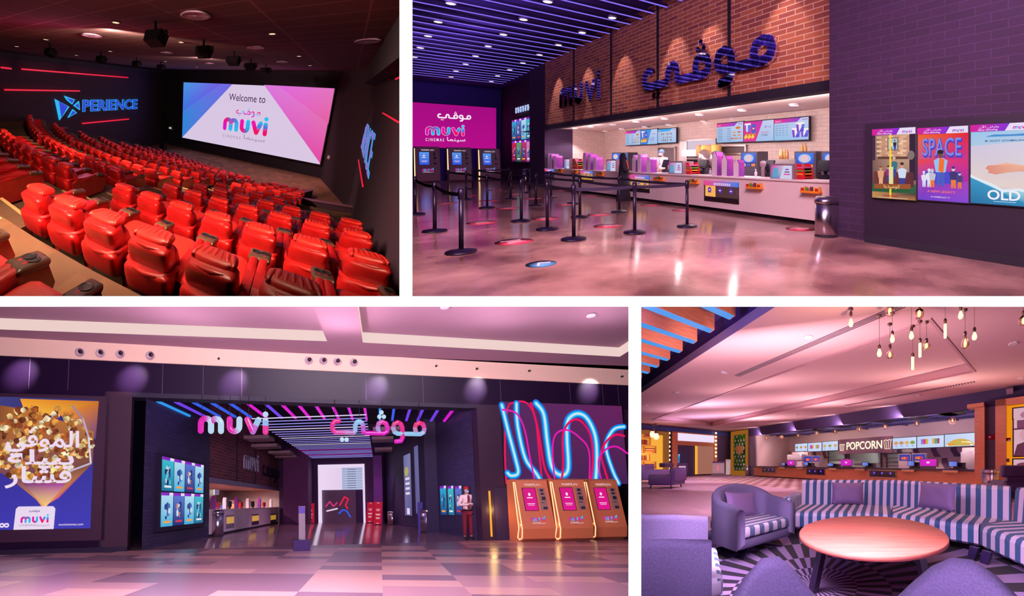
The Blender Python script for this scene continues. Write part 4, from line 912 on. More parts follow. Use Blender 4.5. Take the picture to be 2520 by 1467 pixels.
def art3(b, w, h):
    b.rect(0, 0, w, h, (226, 206, 200), -.012, (222, 198, 196), (170, 200, 232), (150, 196, 232)); b.poly([(0, .8 * h), (w, .86 * h), (w, .2 * h), (0, .3 * h)], [(206, 196, 220), (210, 206, 226), (226, 206, 200), (226, 206, 200)], -.014)
    b.poly([(.26 * w, .93 * h), (.4 * w, .955 * h), (.7 * w, .95 * h), (.95 * w, .96 * h), (w, .94 * h), (w, .925 * h), (.3 * w, .925 * h)], (70, 140, 206), -.016)
    b.text('M. NIGHT SHYAMALAN', .56 * w, .855 * h, .028 * h, (50, 90, 140), -.018, 'c', 1.1, 0, .02)
    b.poly([(0, 0), (w, 0), (w, .16 * h), (.8 * w, .2 * h), (.55 * w, .17 * h), (.35 * w, .25 * h), (.16 * w, .31 * h), (0, .36 * h)], [(30, 110, 160), (40, 130, 180), (110, 190, 214), (160, 210, 226), (90, 180, 206), (60, 160, 200), (180, 220, 232), (50, 150, 196)], -.02)
    b.poly([(0, .36 * h), (.16 * w, .31 * h), (.35 * w, .25 * h), (.55 * w, .17 * h), (.8 * w, .2 * h), (w, .16 * h), (w, .2 * h), (.8 * w, .235 * h), (.55 * w, .21 * h), (.36 * w, .29 * h), (.16 * w, .345 * h), (0, .4 * h)], (222, 232, 242), -.022)
    b.poly([(w, .44 * h), (w, .53 * h), (.84 * w, .54 * h), (.6 * w, .57 * h), (.42 * w, .54 * h), (.3 * w, .53 * h), (.26 * w, .49 * h), (.32 * w, .46 * h), (.3 * w, .43 * h), (.44 * w, .41 * h), (.62 * w, .44 * h), (.84 * w, .46 * h)], [(200, 130, 110)] + [(236, 176, 150)] * 4 + [(220, 140, 124)] * 5 + [(226, 160, 140)] * 2, -.026)
    b.text('OLD', .56 * w, .07 * h, .13 * h, (240, 236, 246), -.03, 'c', 1.05, 0, .03); b.rect(.4 * w, .04 * h, .76 * w, .048 * h, (190, 220, 236), -.03)
poster('lit family comedy poster with a yellow line down its middle, left of the three', 3.85, -.665, .74, 1.16, art1)
poster('lit orange and violet poster reading SPACE, middle of the three', 3.08, -.645, .73, 1.12, art2)
poster('lit pale beach poster reading OLD, right of the three', 2.32, -.64, .74, 1.12, art3)
# kiosks ------------------------------------------------------
bronze = noise_mat('bronze_kiosk_paint', (196, 104, 70), (206, 116, 80), 40, .45); copper_led = mat('warm_led_outline', (255, 206, 150), .5, emit=1.5)
KP = [(.10, 0), (-.06, .08), (-.10, .34), (.16, 1.62), (.26, 1.66), (.62, 1.66), (.62, 0)]
def kiosk(hall, loc, yaw, label, w, hgt, scr, grp, body, slots=(40, 30, 50), led=True):
    t = Thing('ticket_kiosk', label, 'ticket kiosk', hall, loc, yaw, grp); s = hgt / 1.66
    b = MB(); b.prism([(y * s, z * s) for y, z in KP], 0, w, 'x'); t.part('body', b, body)
    f0, f1 = np.array((-.10, .34)) * s, np.array((.16, 1.62)) * s; d = (f1 - f0); FLn = np.linalg.norm(d); d /= FLn
    T = np.array([[1, 0, 0], [0, d[1], d[0]], [0, -d[0], d[1]]]).T   # x along width, y into body, z up the sloping face
    T = np.array([[1, 0, 0], [0, d[1], d[0]], [0, -d[0], d[1]]])
    o = (0, f0[0], f0[1]); u = FLn
    def pl(fn): bb = MB(); bb.at(o, T); fn(bb); return bb
    b = pl(lambda b: (b.rect(.14 * w, .36 * u, .58 * w, .84 * u, (20, 20, 30), -.006), b.rect(.16 * w, .37 * u, .56 * w, .83 * u, scr[0], -.012, scr[0], scr[1], scr[1]), b.rect(.26 * w, .62 * u, .44 * w, .64 * u, (240, 226, 244), -.016), b.rect(.24 * w, .50 * u, .48 * w, .515 * u, (240, 210, 240), -.016), b.rect(.26 * w, .47 * u, .46 * w, .48 * u, (240, 210, 240), -.016), b.disc(.35 * w, .7 * u, .04 * w, .035 * u, (240, 220, 244), -.016, 10))); t.part('screen', b, LIT)
    b = pl(lambda b: b.box(.66 * w, .88 * w, -.012, .0, .37 * u, .83 * u)); sp = t.part('card_panel', b, mat('kiosk_panel', (150, 110, 110), .4))
    b = pl(lambda b: [b.box((.7 + dx) * w, (.7 + dx + sw) * w, -.02, -.01, z * u, (z + sh) * u) for dx, sw, z, sh in ((.02, .1, .76, .05), (.02, .1, .69, .04), (.03, .12, .58, .07), (.0, .1, .52, .012), (.03, .13, .39, .05))]); t.part('slots', b, mat('kiosk_slots', slots, .4), sp)
    b = pl(lambda b: (b.text('TICKETS', .24 * w, .885 * u, .04 * u, (250, 230, 240), -.008, 'l', 1.15, 0, .02), b.text(TICKETS_AR, .6 * w, .885 * u, .045 * u, (250, 230, 240), -.008))); t.part('header_lettering', b, LIT)
    b = pl(lambda b: (muvi(b, .27 * w, .16 * u, .078 * w, .46, -.012, -.008, sx=1.05), b.text('CINEMAS', .29 * w, .10 * u, .03 * u, (240, 226, 240), -.008), b.text(CINEMA_AR, .5 * w, .10 * u, .035 * u, (240, 226, 240), -.008, 'l', 1.3))); t.part('logo', b, LIT)
    if led:
        ins = [(.12, .05), (-.005, .10), (-.04, .34), (.19, 1.56), (.27, 1.58), (.12, .34), (.2, .1)]
        for sx in (-.012,):
            b = MB(); q = [(sx, y * s, z * s) for y, z in ins] + [(sx, .12 * s, .05 * s)]; b.tube(q, .014 * s, 6, False); t.part('led_outline', b, copper_led)
    return t
kmau = mat('mauve_kiosk_paint', (150, 100, 120), .45)
for k, (xl, xr, xb, yt) in enumerate(((1022, 1083, 440, 362), (1104, 1161, 441, 364), (1181, 1231, 446, 367))):
    a = fl2((xl, 443)); yk = 31.2; A_ = H2.hit((xl, 440), (0, 1, 0), yk); B_ = H2.hit((xr, 440), (0, 1, 0), yk)
    kiosk(H2, (A_[0], yk, HC2), 0, 'mauve ticket kiosk with blue screen under the magenta video wall, %s' % ('left', 'middle', 'right')[k], B_[0] - A_[0], 1.45 + H2.hit((xl, yt), (0, 1, 0), yk)[2] + .05, ((50, 80, 215), (90, 150, 235)), 'lobby ticket kiosks', kmau)
# stanchions and belts ---------------------------------------
ST = dict(a=[(1022, 528), (1070, 570), (1135, 622)], b=[(1103, 478), (1147, 491), (1199, 512), (1283, 545), (1347, 565), (1412, 590)], c=[(1163, 465), (1257, 490), (1319, 506), (1427, 535), (1562, 573)], d=[(1252, 462), (1303, 474), (1356, 486), (1412, 501), (1524, 522), (1691, 558)])
pole_m = mat('black_post', (36, 20, 50), .35, .4)
SP = (m1(lambda b: b.lathe([(.215, 0), (.22, .012), (.215, .03), (.06, .055), (.04, .06)], n=24)), m1(lambda b: b.lathe([(.034, .05), (.034, .93)], n=12)), m1(lambda b: b.lathe([(.036, .82), (.046, .83), (.046, .95), (.04, .985), (.001, .99)], n=14)))
names = {'a': 'leftmost line', 'b': 'second line from left', 'c': 'third line from left', 'd': 'line nearest the counter'}
for g, pts in ST.items():
    pts.sort(key=lambda p: -p[1])
    for k, p in enumerate(pts):
        t = Thing('queue_post', 'black queue barrier post, %s from the front in the %s' % (ordn(k), names[g]), 'barrier post', H2, fl2(p), 0, 'queue barrier posts', key='qp')
        t.part('base', SP[0], pole_m); t.part('pole', SP[1], pole_m); t.part('belt_head', SP[2], pole_m)
def belt(p, q, lab, sag=.02):
    a, c = fl2(p), fl2(q); b = MB(); n = 8
    P0 = [a + (c - a) * k / n + np.array((0, 0, .90 - sag * 4 * (k / n) * (1 - k / n))) - a for k in range(n + 1)]
    for k in range(n): b.quad(P0[k] - (0, 0, .03), P0[k + 1] - (0, 0, .03), P0[k + 1] + (0, 0, .03), P0[k] + (0, 0, .03)); 
    nrm = np.cross(c - a, (0, 0, 1)); nrm = nrm / np.linalg.norm(nrm) * .004
    for k in range(n): b.quad(P0[k] + nrm - (0, 0, .03), P0[k] + nrm + (0, 0, .03), P0[k + 1] + nrm + (0, 0, .03), P0[k + 1] + nrm - (0, 0, .03))
    solo('barrier_belt', lab, 'barrier belt', H2, b, mat('black_belt', (40, 24, 56), .7), a, group='queue barrier belts')
for g, pts in ST.items():
    for k in range(len(pts) - 1): belt(pts[k], pts[k + 1], 'black belt between %s and %s posts in the %s' % (ordn(k), ordn(k + 1), names[g]), .05 if g == 'a' else .02)
belt(ST['b'][0], ST['c'][0], 'black belt across the front from second to third post line'); belt(ST['c'][0], ST['d'][0], 'black belt across the front from third post line to counter line')
belt(ST['c'][-1], ST['d'][-1], 'black belt at the far end between third line and counter line')
# stickers ----------------------------------------------------
stk_p = mat('pink_sticker', (226, 70, 100), .4); stk_w = mat('sticker_white', (246, 200, 214), .5); stk_b = mat('blue_sticker', (90, 150, 200), .4)
SK = (m1(lambda b: b.lathe([(.31, .003), (.001, .004)], n=28)),
      m1(lambda b: [b.add([(x0, z, .006), (x1, z, .006), (x1, z + .035, .006), (x0, z + .035, .006)], [(0, 1, 2, 3)]) for x0, x1, z in ((-.18, .18, .12), (-.1, .12, .03), (-.14, .14, -.04), (-.16, .16, -.12))]))
for k, p in enumerate(sorted([(1266, 595), (1185, 548), (1343, 538), (1250, 512), (1475, 528), (1497, 556), (1150, 482), (1100, 500), (1204, 494), (1391, 503), (1380, 469), (1268, 478), (1218, 468), (1450, 482), (1970, 563), (1680, 517), (1600, 505), (1310, 489)], key=lambda p: -p[1])):
    t = Thing('floor_sticker', 'round pink distancing sticker on the polished floor, %s from the front' % ordn(k), 'floor sticker', H2, fl2(p), 10 * DEG, 'pink floor stickers', key='fs')
    t.part('disc', SK[0], stk_p); t.part('lettering', SK[1], stk_w)
t = Thing('floor_sticker', 'round blue arrow sticker nearest the front on polished floor', 'floor sticker', H2, fl2((1332, 650)), 20 * DEG)
t.part('disc', m1(lambda b: b.lathe([(.2, .003), (.001, .004)], n=28)), stk_b); t.part('arrow', m1(lambda b: (b.bar((-.1, -.06, .006), (.02, .07, .006), .03, .004), b.bar((.02, .07, .006), (.12, -.04, .006), .03, .004))), stk_w)
# bins
def bin_parts(r, h):
    return (m1(lambda b: b.lathe([(r * .96, 0), (r * .96, h * .84)], n=28)), m1(lambda b: b.lathe([(r * 1.02, h * .84), (r * 1.03, h * .92), (r * .84, h), (r * .6, h), (r * .5, h * .96), (r * .5, h * .8)], n=28)), m1(lambda b: b.lathe([(r * .97, 0), (r * .99, .02), (r * .97, .03)], n=28)))
def trash(hall, loc, r, h, label):
    t = Thing('waste_bin', label, 'waste bin', hall, loc, 0); q = bin_parts(r, h)
    t.part('drum', q[0], steel); t.part('rim', q[1], steel); t.part('base_ring', q[2], blkm)
trash(H2, fl2((2033, 581)), .215, .74, 'brushed steel waste bin standing before the dark brick wall corner')
trash(H2, fl2((1298, 452)), .25, .85, 'white topped steel bin by the far brick pier behind queue belts')
# light -------------------------------------------------------
for y in (20.4, 17.2, 14.2, 11.0, 9.4, 6.7): lamp('SPOT', H2, (7.1, y, 4.7), (7.75, y, 2.4), 150, (1.0, .78, .66), .05, angle=50, blend=.5, name='brick_spot')
for y in (6.0, 9.0, 12.0, 15.0, 18.0, 21.0): lamp('SPOT', H2, (9.3, y, 1.42), (9.3, y, -1), 150, (1.0, .82, .82), .06, angle=132, blend=.4, name='kitchen_lamp_and_fill')
for y in (7, 11, 15, 19.5): lamp('AREA', H2, (8.15, y, 1.2), (11, y, -.1), 95, (1.0, .82, .80), 3.4, .25, name='kitchen_lamp_and_fill')  # area fills added behind the beam, hidden from view
for x, y in ((4, 12), (3.5, 14.5), (4, 19), (2.6, 21), (5, 27), (4.2, 24), (5, 8)): lamp('SPOT', H2, (x, y, 3.5), (x, y, 6), 130, (.6, .36, 1.0), .02, angle=160, blend=.5, name='ceiling_fill')  # added uplights in mid-air that tint the ceiling violet
lamp('AREA', H2, (2.5, 2.2, 4.2), (4.5, 9, -1.4), 1250, (1.0, .66, .74), 4, 3, name='lobby_fill')  # unseen area fills added near the front, above the view
lamp('AREA', H2, (5.6, 1.0, 3.6), (5.0, 6, -1.4), 70, (.8, .5, 1.0), 2, 2, name='lobby_fill')
# ================================================================ the mall front of the cinema
HC3 = -1.2; FY = 19.48 * DEG; FO = np.array((-6.73, 12.07)); FD = np.array((math.cos(FY), math.sin(FY))); FN = np.array((-math.sin(FY), math.cos(FY)))
def fl3(p): return H3.onz(p, HC3)
def fac(p, off=0.0):
    q = H3.hit(p, (FN[0], FN[1], 0), FN @ FO + off); return (q[:2] - FO) @ FD, q[2]
def fpos(x, y=0.0, z=0.0): r = FO + FD * x + FN * y; return (r[0], r[1], z)
blackp3 = mat('facade_panel', (32, 14, 44), .4, spec=.2); seam3 = mat('facade_seam', (96, 70, 104), .6)
dark3 = mat('dark_reveal', (30, 14, 48), .6)
ceil3 = mat('mall_ceiling', (176, 130, 152), .9)
cove3 = mat('cove_face_glow', (255, 222, 216), .8, emit=.82)  # cove faces glow in place of light from hidden strips
band3 = mat('beige_band', (236, 196, 178), .85)
mall_fl = mat('mall_floor_tiles', (186, 136, 138), .27, spec=.4)
v_ = uvmap(mall_fl, 1 / 1.15, 1 / .55)
fl_ = nd(mall_fl, 'ShaderNodeVectorMath', operation='FLOOR'); lk(mall_fl, v_, fl_.inputs[0])
wn = nd(mall_fl, 'ShaderNodeTexWhiteNoise'); lk(mall_fl, fl_.outputs[0], wn.inputs['Vector'])
cn = nd(mall_fl, 'ShaderNodeTexNoise'); cn.inputs['Scale'].default_value = .22; cn.inputs['Detail'].default_value = 1; lk(mall_fl, fl_.outputs[0], cn.inputs[0])
ad = nd(mall_fl, 'ShaderNodeMath', operation='MULTIPLY_ADD'); ad.inputs[1].default_value = .45; lk(mall_fl, wn.outputs[0], ad.inputs[0]); lk(mall_fl, cn.outputs[0], ad.inputs[2])
rp = nd(mall_fl, 'ShaderNodeValToRGB'); rp.color_ramp.interpolation = 'CONSTANT'
rp.color_ramp.elements[0].color = rgb((136, 102, 124)); rp.color_ramp.elements[1].position = .66; rp.color_ramp.elements[1].color = rgb((196, 146, 150))
e_ = rp.color_ramp.elements.new(.80); e_.color = rgb((174, 128, 144))
lk(mall_fl, ad.outputs[0], rp.inputs[0]); lk(mall_fl, rp.outputs[0], bsdf(mall_fl).inputs['Base Color'])
in_fl = noise_mat('inner_polished_floor', (126, 78, 76), (190, 140, 150), 1.2, .1, 0, 8)
brick3 = brick_mat('slate_brick', (70, 56, 100), (54, 42, 84), (46, 34, 74), .4, .1, .008, .6, .5, 0)
rbrick3 = brick_mat('mall_red_brick', (150, 70, 80), (110, 44, 70), (170, 110, 130), .5, .13, .012, .85, .5, 0)
b = MB(); b.at((FO[0], FO[1], 0), RZ(FY)); b.quad((-14, -14, HC3), (26, -14, HC3), (26, .05, HC3), (-14, .05, HC3)); struct('floor_mall', H3, b, mall_fl)
b = MB(); b.at((FO[0], FO[1], 0), RZ(FY)); b.quad((-1, .05, HC3), (12, .05, HC3), (12, 24, HC3), (-1, 24, HC3)); struct('floor_foyer', H3, b, in_fl)
b = MB(); b.quad((-9, 16, HC3 - .002), (4, 16, HC3 - .002), (4, 40, HC3 - .002), (-9, 40, HC3 - .002)); struct('floor_foyer_back', H3, b, in_fl)
# ceiling with trays
Z0, Z1 = 4.5, 4.8
def cz(p, z=Z0): return tuple(H3.onz(p, z))
b = MB()
for poly in ([(-300, 829), (1800, 911), (1800, 900), (1525, 878), (893, 843), (805, 840), (-300, 800)], [(805, 840), (893, 843), (879, 748), (768, 748)], [(1525, 878), (1800, 900), (1800, 748), (1735, 748)]): b.add([cz(p) for p in poly], [tuple(range(len(poly)))])
for poly in ([(-300, 795), (812, 840), (772, 748), (-300, 748)], [(885, 843), (1540, 880), (1760, 748), (875, 748)]): b.add([cz((x, y), Z1) for x, y in poly], [tuple(range(len(poly)))])
struct('ceiling_mall', H3, b, ceil3)
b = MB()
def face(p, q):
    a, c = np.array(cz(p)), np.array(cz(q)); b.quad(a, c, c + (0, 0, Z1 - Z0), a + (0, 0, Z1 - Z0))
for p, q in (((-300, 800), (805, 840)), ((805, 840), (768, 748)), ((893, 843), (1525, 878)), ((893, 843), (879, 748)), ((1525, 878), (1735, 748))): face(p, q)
struct('trim_cove_glow_faces', H3, b, cove3)
def fstruct(name, x0, x1, y0, y1, z0, z1, m): b = MB(); b.at((FO[0], FO[1], 0), RZ(FY)); b.box(x0, x1, y0, y1, z0, z1); struct(name, H3, b, m)
XO = fac((1172, 990))[0]; XR = fac((1190, 1250))[0]
fstruct('wall_band', -14, 22, -.02, .3, 4.03, 4.55, band3)
fstruct('trim_band_edge', -14, 22, -.05, .0, 3.99, 4.04, mat('beige_band'))
fstruct('wall_fascia', -14, 22, 0, .3, 3.12, 4.02, blackp3)
fstruct('wall_facade_left', -14, -.70, 0, .3, HC3, 3.12, blackp3)
fstruct('wall_pillar', -.66, 0, -.06, .35, HC3, 3.12, mat('pillar_panel', (60, 34, 56), .45))
fstruct('trim_pillar_gap', -.72, -.64, -.02, .1, HC3, 3.12, dark3)
fstruct('wall_facade_right', XO, 22, 0, .3, HC3, 3.13, mat('facade_right', (50, 26, 52), .4))
fstruct('trim_opening_head', 0, XO, .0, .5, 3.0, 3.13, dark3)
fstruct('trim_plinth', -14, 0, -.08, .0, HC3, HC3 + .12, dark3)
for x in [fac((q, 930))[0] for q in (72, 168, 400, 500, 595, 900, 1040, 1230, 1400, 1480, 1518)]: fstruct('trim_joint', x - .006, x + .006, -.004, .0, 3.13, 4.0, seam3)
# inside shell
XL = -6.45; YB = 30.0; ZC = 2.95
b = MB(); b.at((XL, 17.4, 0), RZ(-90 * DEG + 180 * DEG)); 
b = MB(); b.quad((XL, 12.3, HC3), (XL, 17.4, HC3), (XL, 17.4, 5), (XL, 12.3, 5)); b.quad((XL, 17.4, HC3), (XL - 3.5, 17.4, HC3), (XL - 3.5, 17.4, 5), (XL, 17.4, 5)); struct('wall_foyer_left', H3, b, brick3)
b = MB(); b.quad((XL, 17.4, 1.05), (XL, YB, 1.05), (XL, YB, 5), (XL, 17.4, 5)); struct('wall_foyer_brick', H3, b, rbrick3)
b = MB(); b.box(XL - .1, XL + .05, 17.4, YB, .86, 1.05); struct('trim_foyer_beam', H3, b, mat('beam_grey', (130, 110, 150), .5))
b = MB(); b.quad((XL, 17.4, .9), (XL - 3.5, 17.4, .9), (XL - 3.5, YB, .9), (XL, YB, .9)); struct('ceiling_snack', H3, b, mat('snack_ceiling', (250, 210, 196), .9))
b = MB(); b.quad((XL - 3.4, 17.4, HC3), (XL - 3.4, YB, HC3), (XL - 3.4, YB, .95), (XL - 3.4, 17.4, .95)); struct('wall_snack', H3, b, tile2)
b = MB(); b.quad((XL - 3.5, YB - .02, HC3), (XL + .02, YB - .02, HC3), (XL + .02, YB - .02, .95), (XL - 3.5, YB - .02, .95)); struct('wall_snack_end', H3, b, tile2)
b = MB(); b.quad((XL, 12, 5), (4, 12, 5), (4, 34, 5), (XL, 34, 5)); struct('ceiling_foyer', H3, b, mat('black_void', (18, 10, 34), .95))
dkp = mat('plum_wall', (70, 34, 80), .8)
def bk(p, y=YB): q = H3.hit(p, (0, 1, 0), y); return q[0], q[2]
x1, x2 = bk((783, 1200))[0], bk((898, 1200))[0]
b = MB(); b.box(XL, x1, YB, YB + .3, HC3, 5); b.box(x2, 4, YB, YB + .3, HC3, 5); b.box(x1, x2, YB, YB + .3, bk((840, 1143))[1], 5); struct('wall_foyer_back', H3, b, dkp)
b = MB(); b.box(bk((722, 1200))[0] - .3, bk((760, 1200), 28.5)[0], 28.2, YB, HC3, 3.4); struct('wall_pier', H3, b, mat('plum_pier', (92, 40, 92), .8))
b = MB(); b.box(bk((920, 1200))[0], bk((941, 1200))[0], 29, YB, HC3, 2.9); struct('wall_column', H3, b, mat('violet_column', (110, 50, 130), .6))
A0, A1 = fl3((1185, 1331)), fl3((1000, 1296))
b = MB(); dv = (A1 - A0); L_ = np.linalg.norm(dv); RW = math.atan2(dv[1], dv[0])
def rwall(p, off=0.0):
    n = np.array((-dv[1], dv[0], 0)) / L_; q = H3.hit(p, n, n @ A0 + off); return (q - A0) @ dv / L_, q[2]
RWY = RW + math.pi                                # local x runs towards the photographer side
def rpos(s, off=0.0, z=0.0): n = np.array((-dv[1], dv[0], 0)) / L_; q = A0 + dv / L_ * s + n * off; return (q[0], q[1], z)
b.at((A0[0], A0[1], 0), RZ(RW)); b.quad((.3, 0, HC3), (16, 0, HC3), (16, 0, 5), (.3, 0, 5)); struct('wall_foyer_right', H3, b, brick3)
# end doorway
t = Thing('lit_doorway', 'bright white framed doorway with listing board at the corridor end', 'doorway', H3, (x1, YB, HC3))
w = x2 - x1; h = bk((840, 1143))[1] - HC3; wl = mat('door_light', (232, 212, 240), .5, emit=1.0)
b = MB(); b.box(0, .075 * w, -.05, .2, 0, h); b.box(.955 * w, w, -.05, .2, 0, h); b.box(0, w, -.05, .2, .94 * h, h); t.part('lit_frame', b, wl)
b = MB(); b.rect(.075 * w, .56 * h, .52 * w, .94 * h, (236, 214, 240), 0, (226, 204, 236)); b.rect(.52 * w, .56 * h, .955 * w, .94 * h, (160, 170, 206), 0)
for j in range(9): 
    z = (.575 + .039 * j) * h; b.rect(.53 * w, z, .95 * w, z + .006 * h, (220, 220, 240), -.01)
    for u in range(6): b.rect((.64 + .03 * u) * w, z + .014 * h, (.658 + .03 * u) * w, z + .026 * h, (60, 50, 90), -.01)
t.part('listing_board', b, LIT)
b = MB(); b.box(.075 * w, .8 * w, .1, .2, 0, .56 * h); t.part('grey_wall', b, mat('taupe_wall', (112, 84, 110), .7)); b = MB(); b.box(.8 * w, .955 * w, .1, .2, 0, .56 * h); t.part('dark_door', b, mat('dark_door', (58, 30, 76), .6))
b = MB()
for pts, c in ((((.46, .30), (.56, .44), (.64, .40), (.58, .30), (.62, .24)), (226, 30, 70)), (((.44, .16), (.52, .22), (.60, .20), (.68, .10)), (50, 90, 220)), (((.16, .28), (.24, .36), (.32, .28), (.40, .34)), (200, 50, 120)), (((.18, .2), (.40, .24)), (230, 200, 226))):
    b.ribbon([(x * w, z * h) for x, z in pts], .03 * w, .06, .09, [c, c])
t.part('neon_scribble', b, LIT)
# ceiling lines deep in the foyer
cb = mat('pale_blue_line', (150, 140, 236), .5, emit=.9); cm = mat('magenta_line', (176, 30, 160), .5, emit=.9); cw3 = mat('white_line', (226, 214, 250), .5, emit=.9)
LX0, LX1 = H3.onz((640, 1045), 2.85)[0], H3.onz((905, 1045), 2.85)[0]
for k in range(24):
    y = 15.2 + k * .61; b = MB(); b.box(LX0, LX1, y, y + .09, 2.85, 2.87)
    solo('ceiling_light_strip', '%s ceiling line in the corridor beyond the hanging signs, %s from the entrance' % ('pale blue' if k < 15 else 'magenta', ordn(k)), 'light strip', H3, b, cb if k % 4 else cw3 if k < 15 else cm, group='corridor ceiling lines')
pal = {'c': (40, 150, 235), 'v': (110, 60, 226), 'b': (50, 90, 230), 'm': (214, 20, 200)}
for k, (x, c) in enumerate(((387, 'c'), (431, 'v'), (475, 'b'), (520, 'b'), (565, 'b'), (610, 'm'), (654, 'v'), (694, 'm'), (735, 'm'), (777, 'm'), (818, 'm'), (857, 'm'), (897, 'm'), (935, 'c'), (970, 'b'), (1010, 'v'), (1042, 'v'), (1080, 'v'), (1117, 'm'))):
    q = H3.onz((x, 990 + (x - 387) * .025), 3.02); b = MB(); b.box(-.04, .04, 0, 2.4, 0, .06)
    solo('ceiling_light_bar', 'slanting %s light bar under the entrance ceiling, %s from left' % ({'c': 'cyan', 'v': 'violet', 'b': 'blue', 'm': 'magenta'}[c], ordn(k)), 'light bar', H3, b, mat('bar_light_' + c, pal[c], .5, emit=1.0), q, group='entrance light bars')
grey3 = mat('acoustic_panel', (150, 116, 130), .8)
for k, (x0, y0, x1_, y1_) in enumerate(((600, 1080, 665, 1096), (618, 1100, 684, 1108), (660, 1116, 716, 1124), (676, 1126, 730, 1132), (705, 1134, 750, 1142), (918, 1060, 990, 1072), (915, 1082, 968, 1094), (922, 1108, 965, 1114))):
    q = H3.onz((x0, y0), 2.75); q2 = H3.onz((x1_, y0), 2.75); b = MB(); b.box(0, q2[0] - q[0], 0, 1.1, 0, .14)
    solo('ceiling_panel', 'grey hanging ceiling panel %s of the corridor light lines, %s from the entrance' % ('left' if k < 5 else 'right', ordn(k % 5)), 'ceiling panel', H3, b, grey3, q, group='hanging ceiling panels')
# hanging signs
def hang(label, specs, dots, p, q, w, rods):
    a = fac(p, -.35); c = fac(q, -.35); u = (c[0] - a[0]) / (5.6 if dots is None else 7.5)
    t = Thing('hanging_sign', label, 'sign', H3, fpos(a[0], -.35, a[1]), FY)
    for nm, pts, cs in specs:
        b = MB(); P = [(x * u, 0, z * u) for x, z in pts]; n = len(P); mi = []
        for i, pt in enumerate(P):
            tt = i / max(1, n - 1); b.col = rgb(mixc(cs, tt))[:3]; b.sphere(pt, w * u, 8, 6)
            if i + 1 < n: b.tube([pt, P[i + 1]], w * u, 10, False)
        t.part('letter', b, SIGNM)
    if dots:
        for x, z in dots:
            b = MB(); b.col = rgb((196, 226, 246))[:3]; b.sphere((x * u, 0, z * u), .17 * u, 10, 8); t.part('dot', b, SIGNM)
    for x in rods:
        b = MB(); b.tube([(x * u, 0, .9 * u), (x * u, 0, 3.05 - a[1])], .008, 5); t.part('rod', b, blk)
SIGNM = mat('glossy_lit_letters', (0, 0, 0), .12); a_ = nd(SIGNM, 'ShaderNodeVertexColor'); a_.layer_name = 'Col'
lk(SIGNM, a_.outputs[0], bsdf(SIGNM).inputs['Emission Color']); bsdf(SIGNM).inputs['Emission Strength'].default_value = .9; bsdf(SIGNM).inputs['Base Color'].default_value = (.02, .02, .02, 1)
PP, CC = (232, 20, 180), (190, 222, 244)
MU3 = [(n, p, {0: [PP, (226, 0, 170), CC, CC], 1: [PP, CC, CC], 2: [PP, (236, 30, 170), CC, CC], 3: [(240, 60, 170), PP, (150, 190, 236), CC], 4: [(240, 50, 160), (150, 190, 240), CC], 5: [CC, CC]}[i]) for i, (n, p, c) in enumerate(MUVI)]
hang('hanging pink and white muvi sign over the cinema entrance', MU3, None, (487, 1060), (660, 1060), .24, (.3, 1.6, 2.5, 3.3, 4.0, 5.38))
hang('hanging pink and white Arabic sign over the cinema entrance', MOFI, MOFI_DOTS, (815, 1064), (1048, 1068), .17, (.3, 2.2, 4.0, 7.0))
# popcorn light box
xa = fac((237, 985))[0]; za, zb = fac((237, 985))[1], fac((225, 1300))[1]; wP = 4.4; hP = za - zb
t = Thing('advert_light_box', 'large lit caramel popcorn advert on the dark facade at far left', 'advert', H3, fpos(xa - wP, -.06, zb), FY)
b = MB(); b.box(-.05, wP + .35, .0, .05, -.32, hP + .1); t.part('frame', b, mat('advert_frame', (58, 30, 56), .5))
b = MB(); b.rect(0, 0, wP, hP, (60, 50, 170), -.01, (60, 56, 180), (44, 40, 110), (70, 70, 130))
X = lambda px_: fac((px_, 1150), -.06)[0] - xa + wP
Zf = lambda py_: fac((120, py_), -.06)[1] - zb
b.poly([(X(40), Zf(984)), (X(237), Zf(984)), (X(233), Zf(1080)), (X(140), Zf(1020)), (X(60), Zf(1030))], [(240, 150, 40), (200, 110, 30), (90, 60, 120), (230, 140, 50), (250, 190, 60)], -.014)
b.poly([(X(-20), Zf(1000)), (X(60), Zf(1010)), (X(228), Zf(1060)), (X(228), Zf(1140)), (X(150), Zf(1225)), (X(115), Zf(1246)), (X(30), Zf(1180)), (X(-20), Zf(1150))], [(120, 70, 40), (190, 110, 40), (170, 110, 60), (120, 70, 60), (200, 60, 140), (230, 150, 80), (110, 60, 90), (130, 80, 60)], -.018)
b.poly([(X(60), Zf(1190)), (X(165), Zf(1190)), (X(120), Zf(1246)), (X(108), Zf(1246))], [(120, 50, 120), (170, 60, 160), (250, 200, 120), (240, 150, 90)], -.02)
R_ = random.Random(5); kc = [(196, 120, 50), (226, 160, 80), (236, 196, 130), (160, 80, 36), (120, 54, 30), (246, 220, 180), (206, 140, 60)]
ks = []
for k in range(330):
    x, y = R_.uniform(-20, 226), R_.uniform(1000, 1178)
    if y < 1000 + .0045 * (x - 95) ** 2 * .8: continue
    if y > 1185 - .0008 * (x - 110) ** 2 - max(0, x - 150) * .6: continue
    ks.append((x, y))
for k, (x, y) in enumerate(ks):
    s = R_.uniform(.05, .105); n = 7; c0 = R_.choice(kc)
    b.poly([(X(x) + s * R_.uniform(.7, 1.25) * math.cos(2 * math.pi * i / n), Zf(y) + s * R_.uniform(.7, 1.25) * math.sin(2 * math.pi * i / n)) for i in range(n)], [tuple(min(255, int(q * f_)) for q in c0) for f_ in [R_.uniform(.55, 1.3) for i in range(n)]], -.022 - k * .00004)
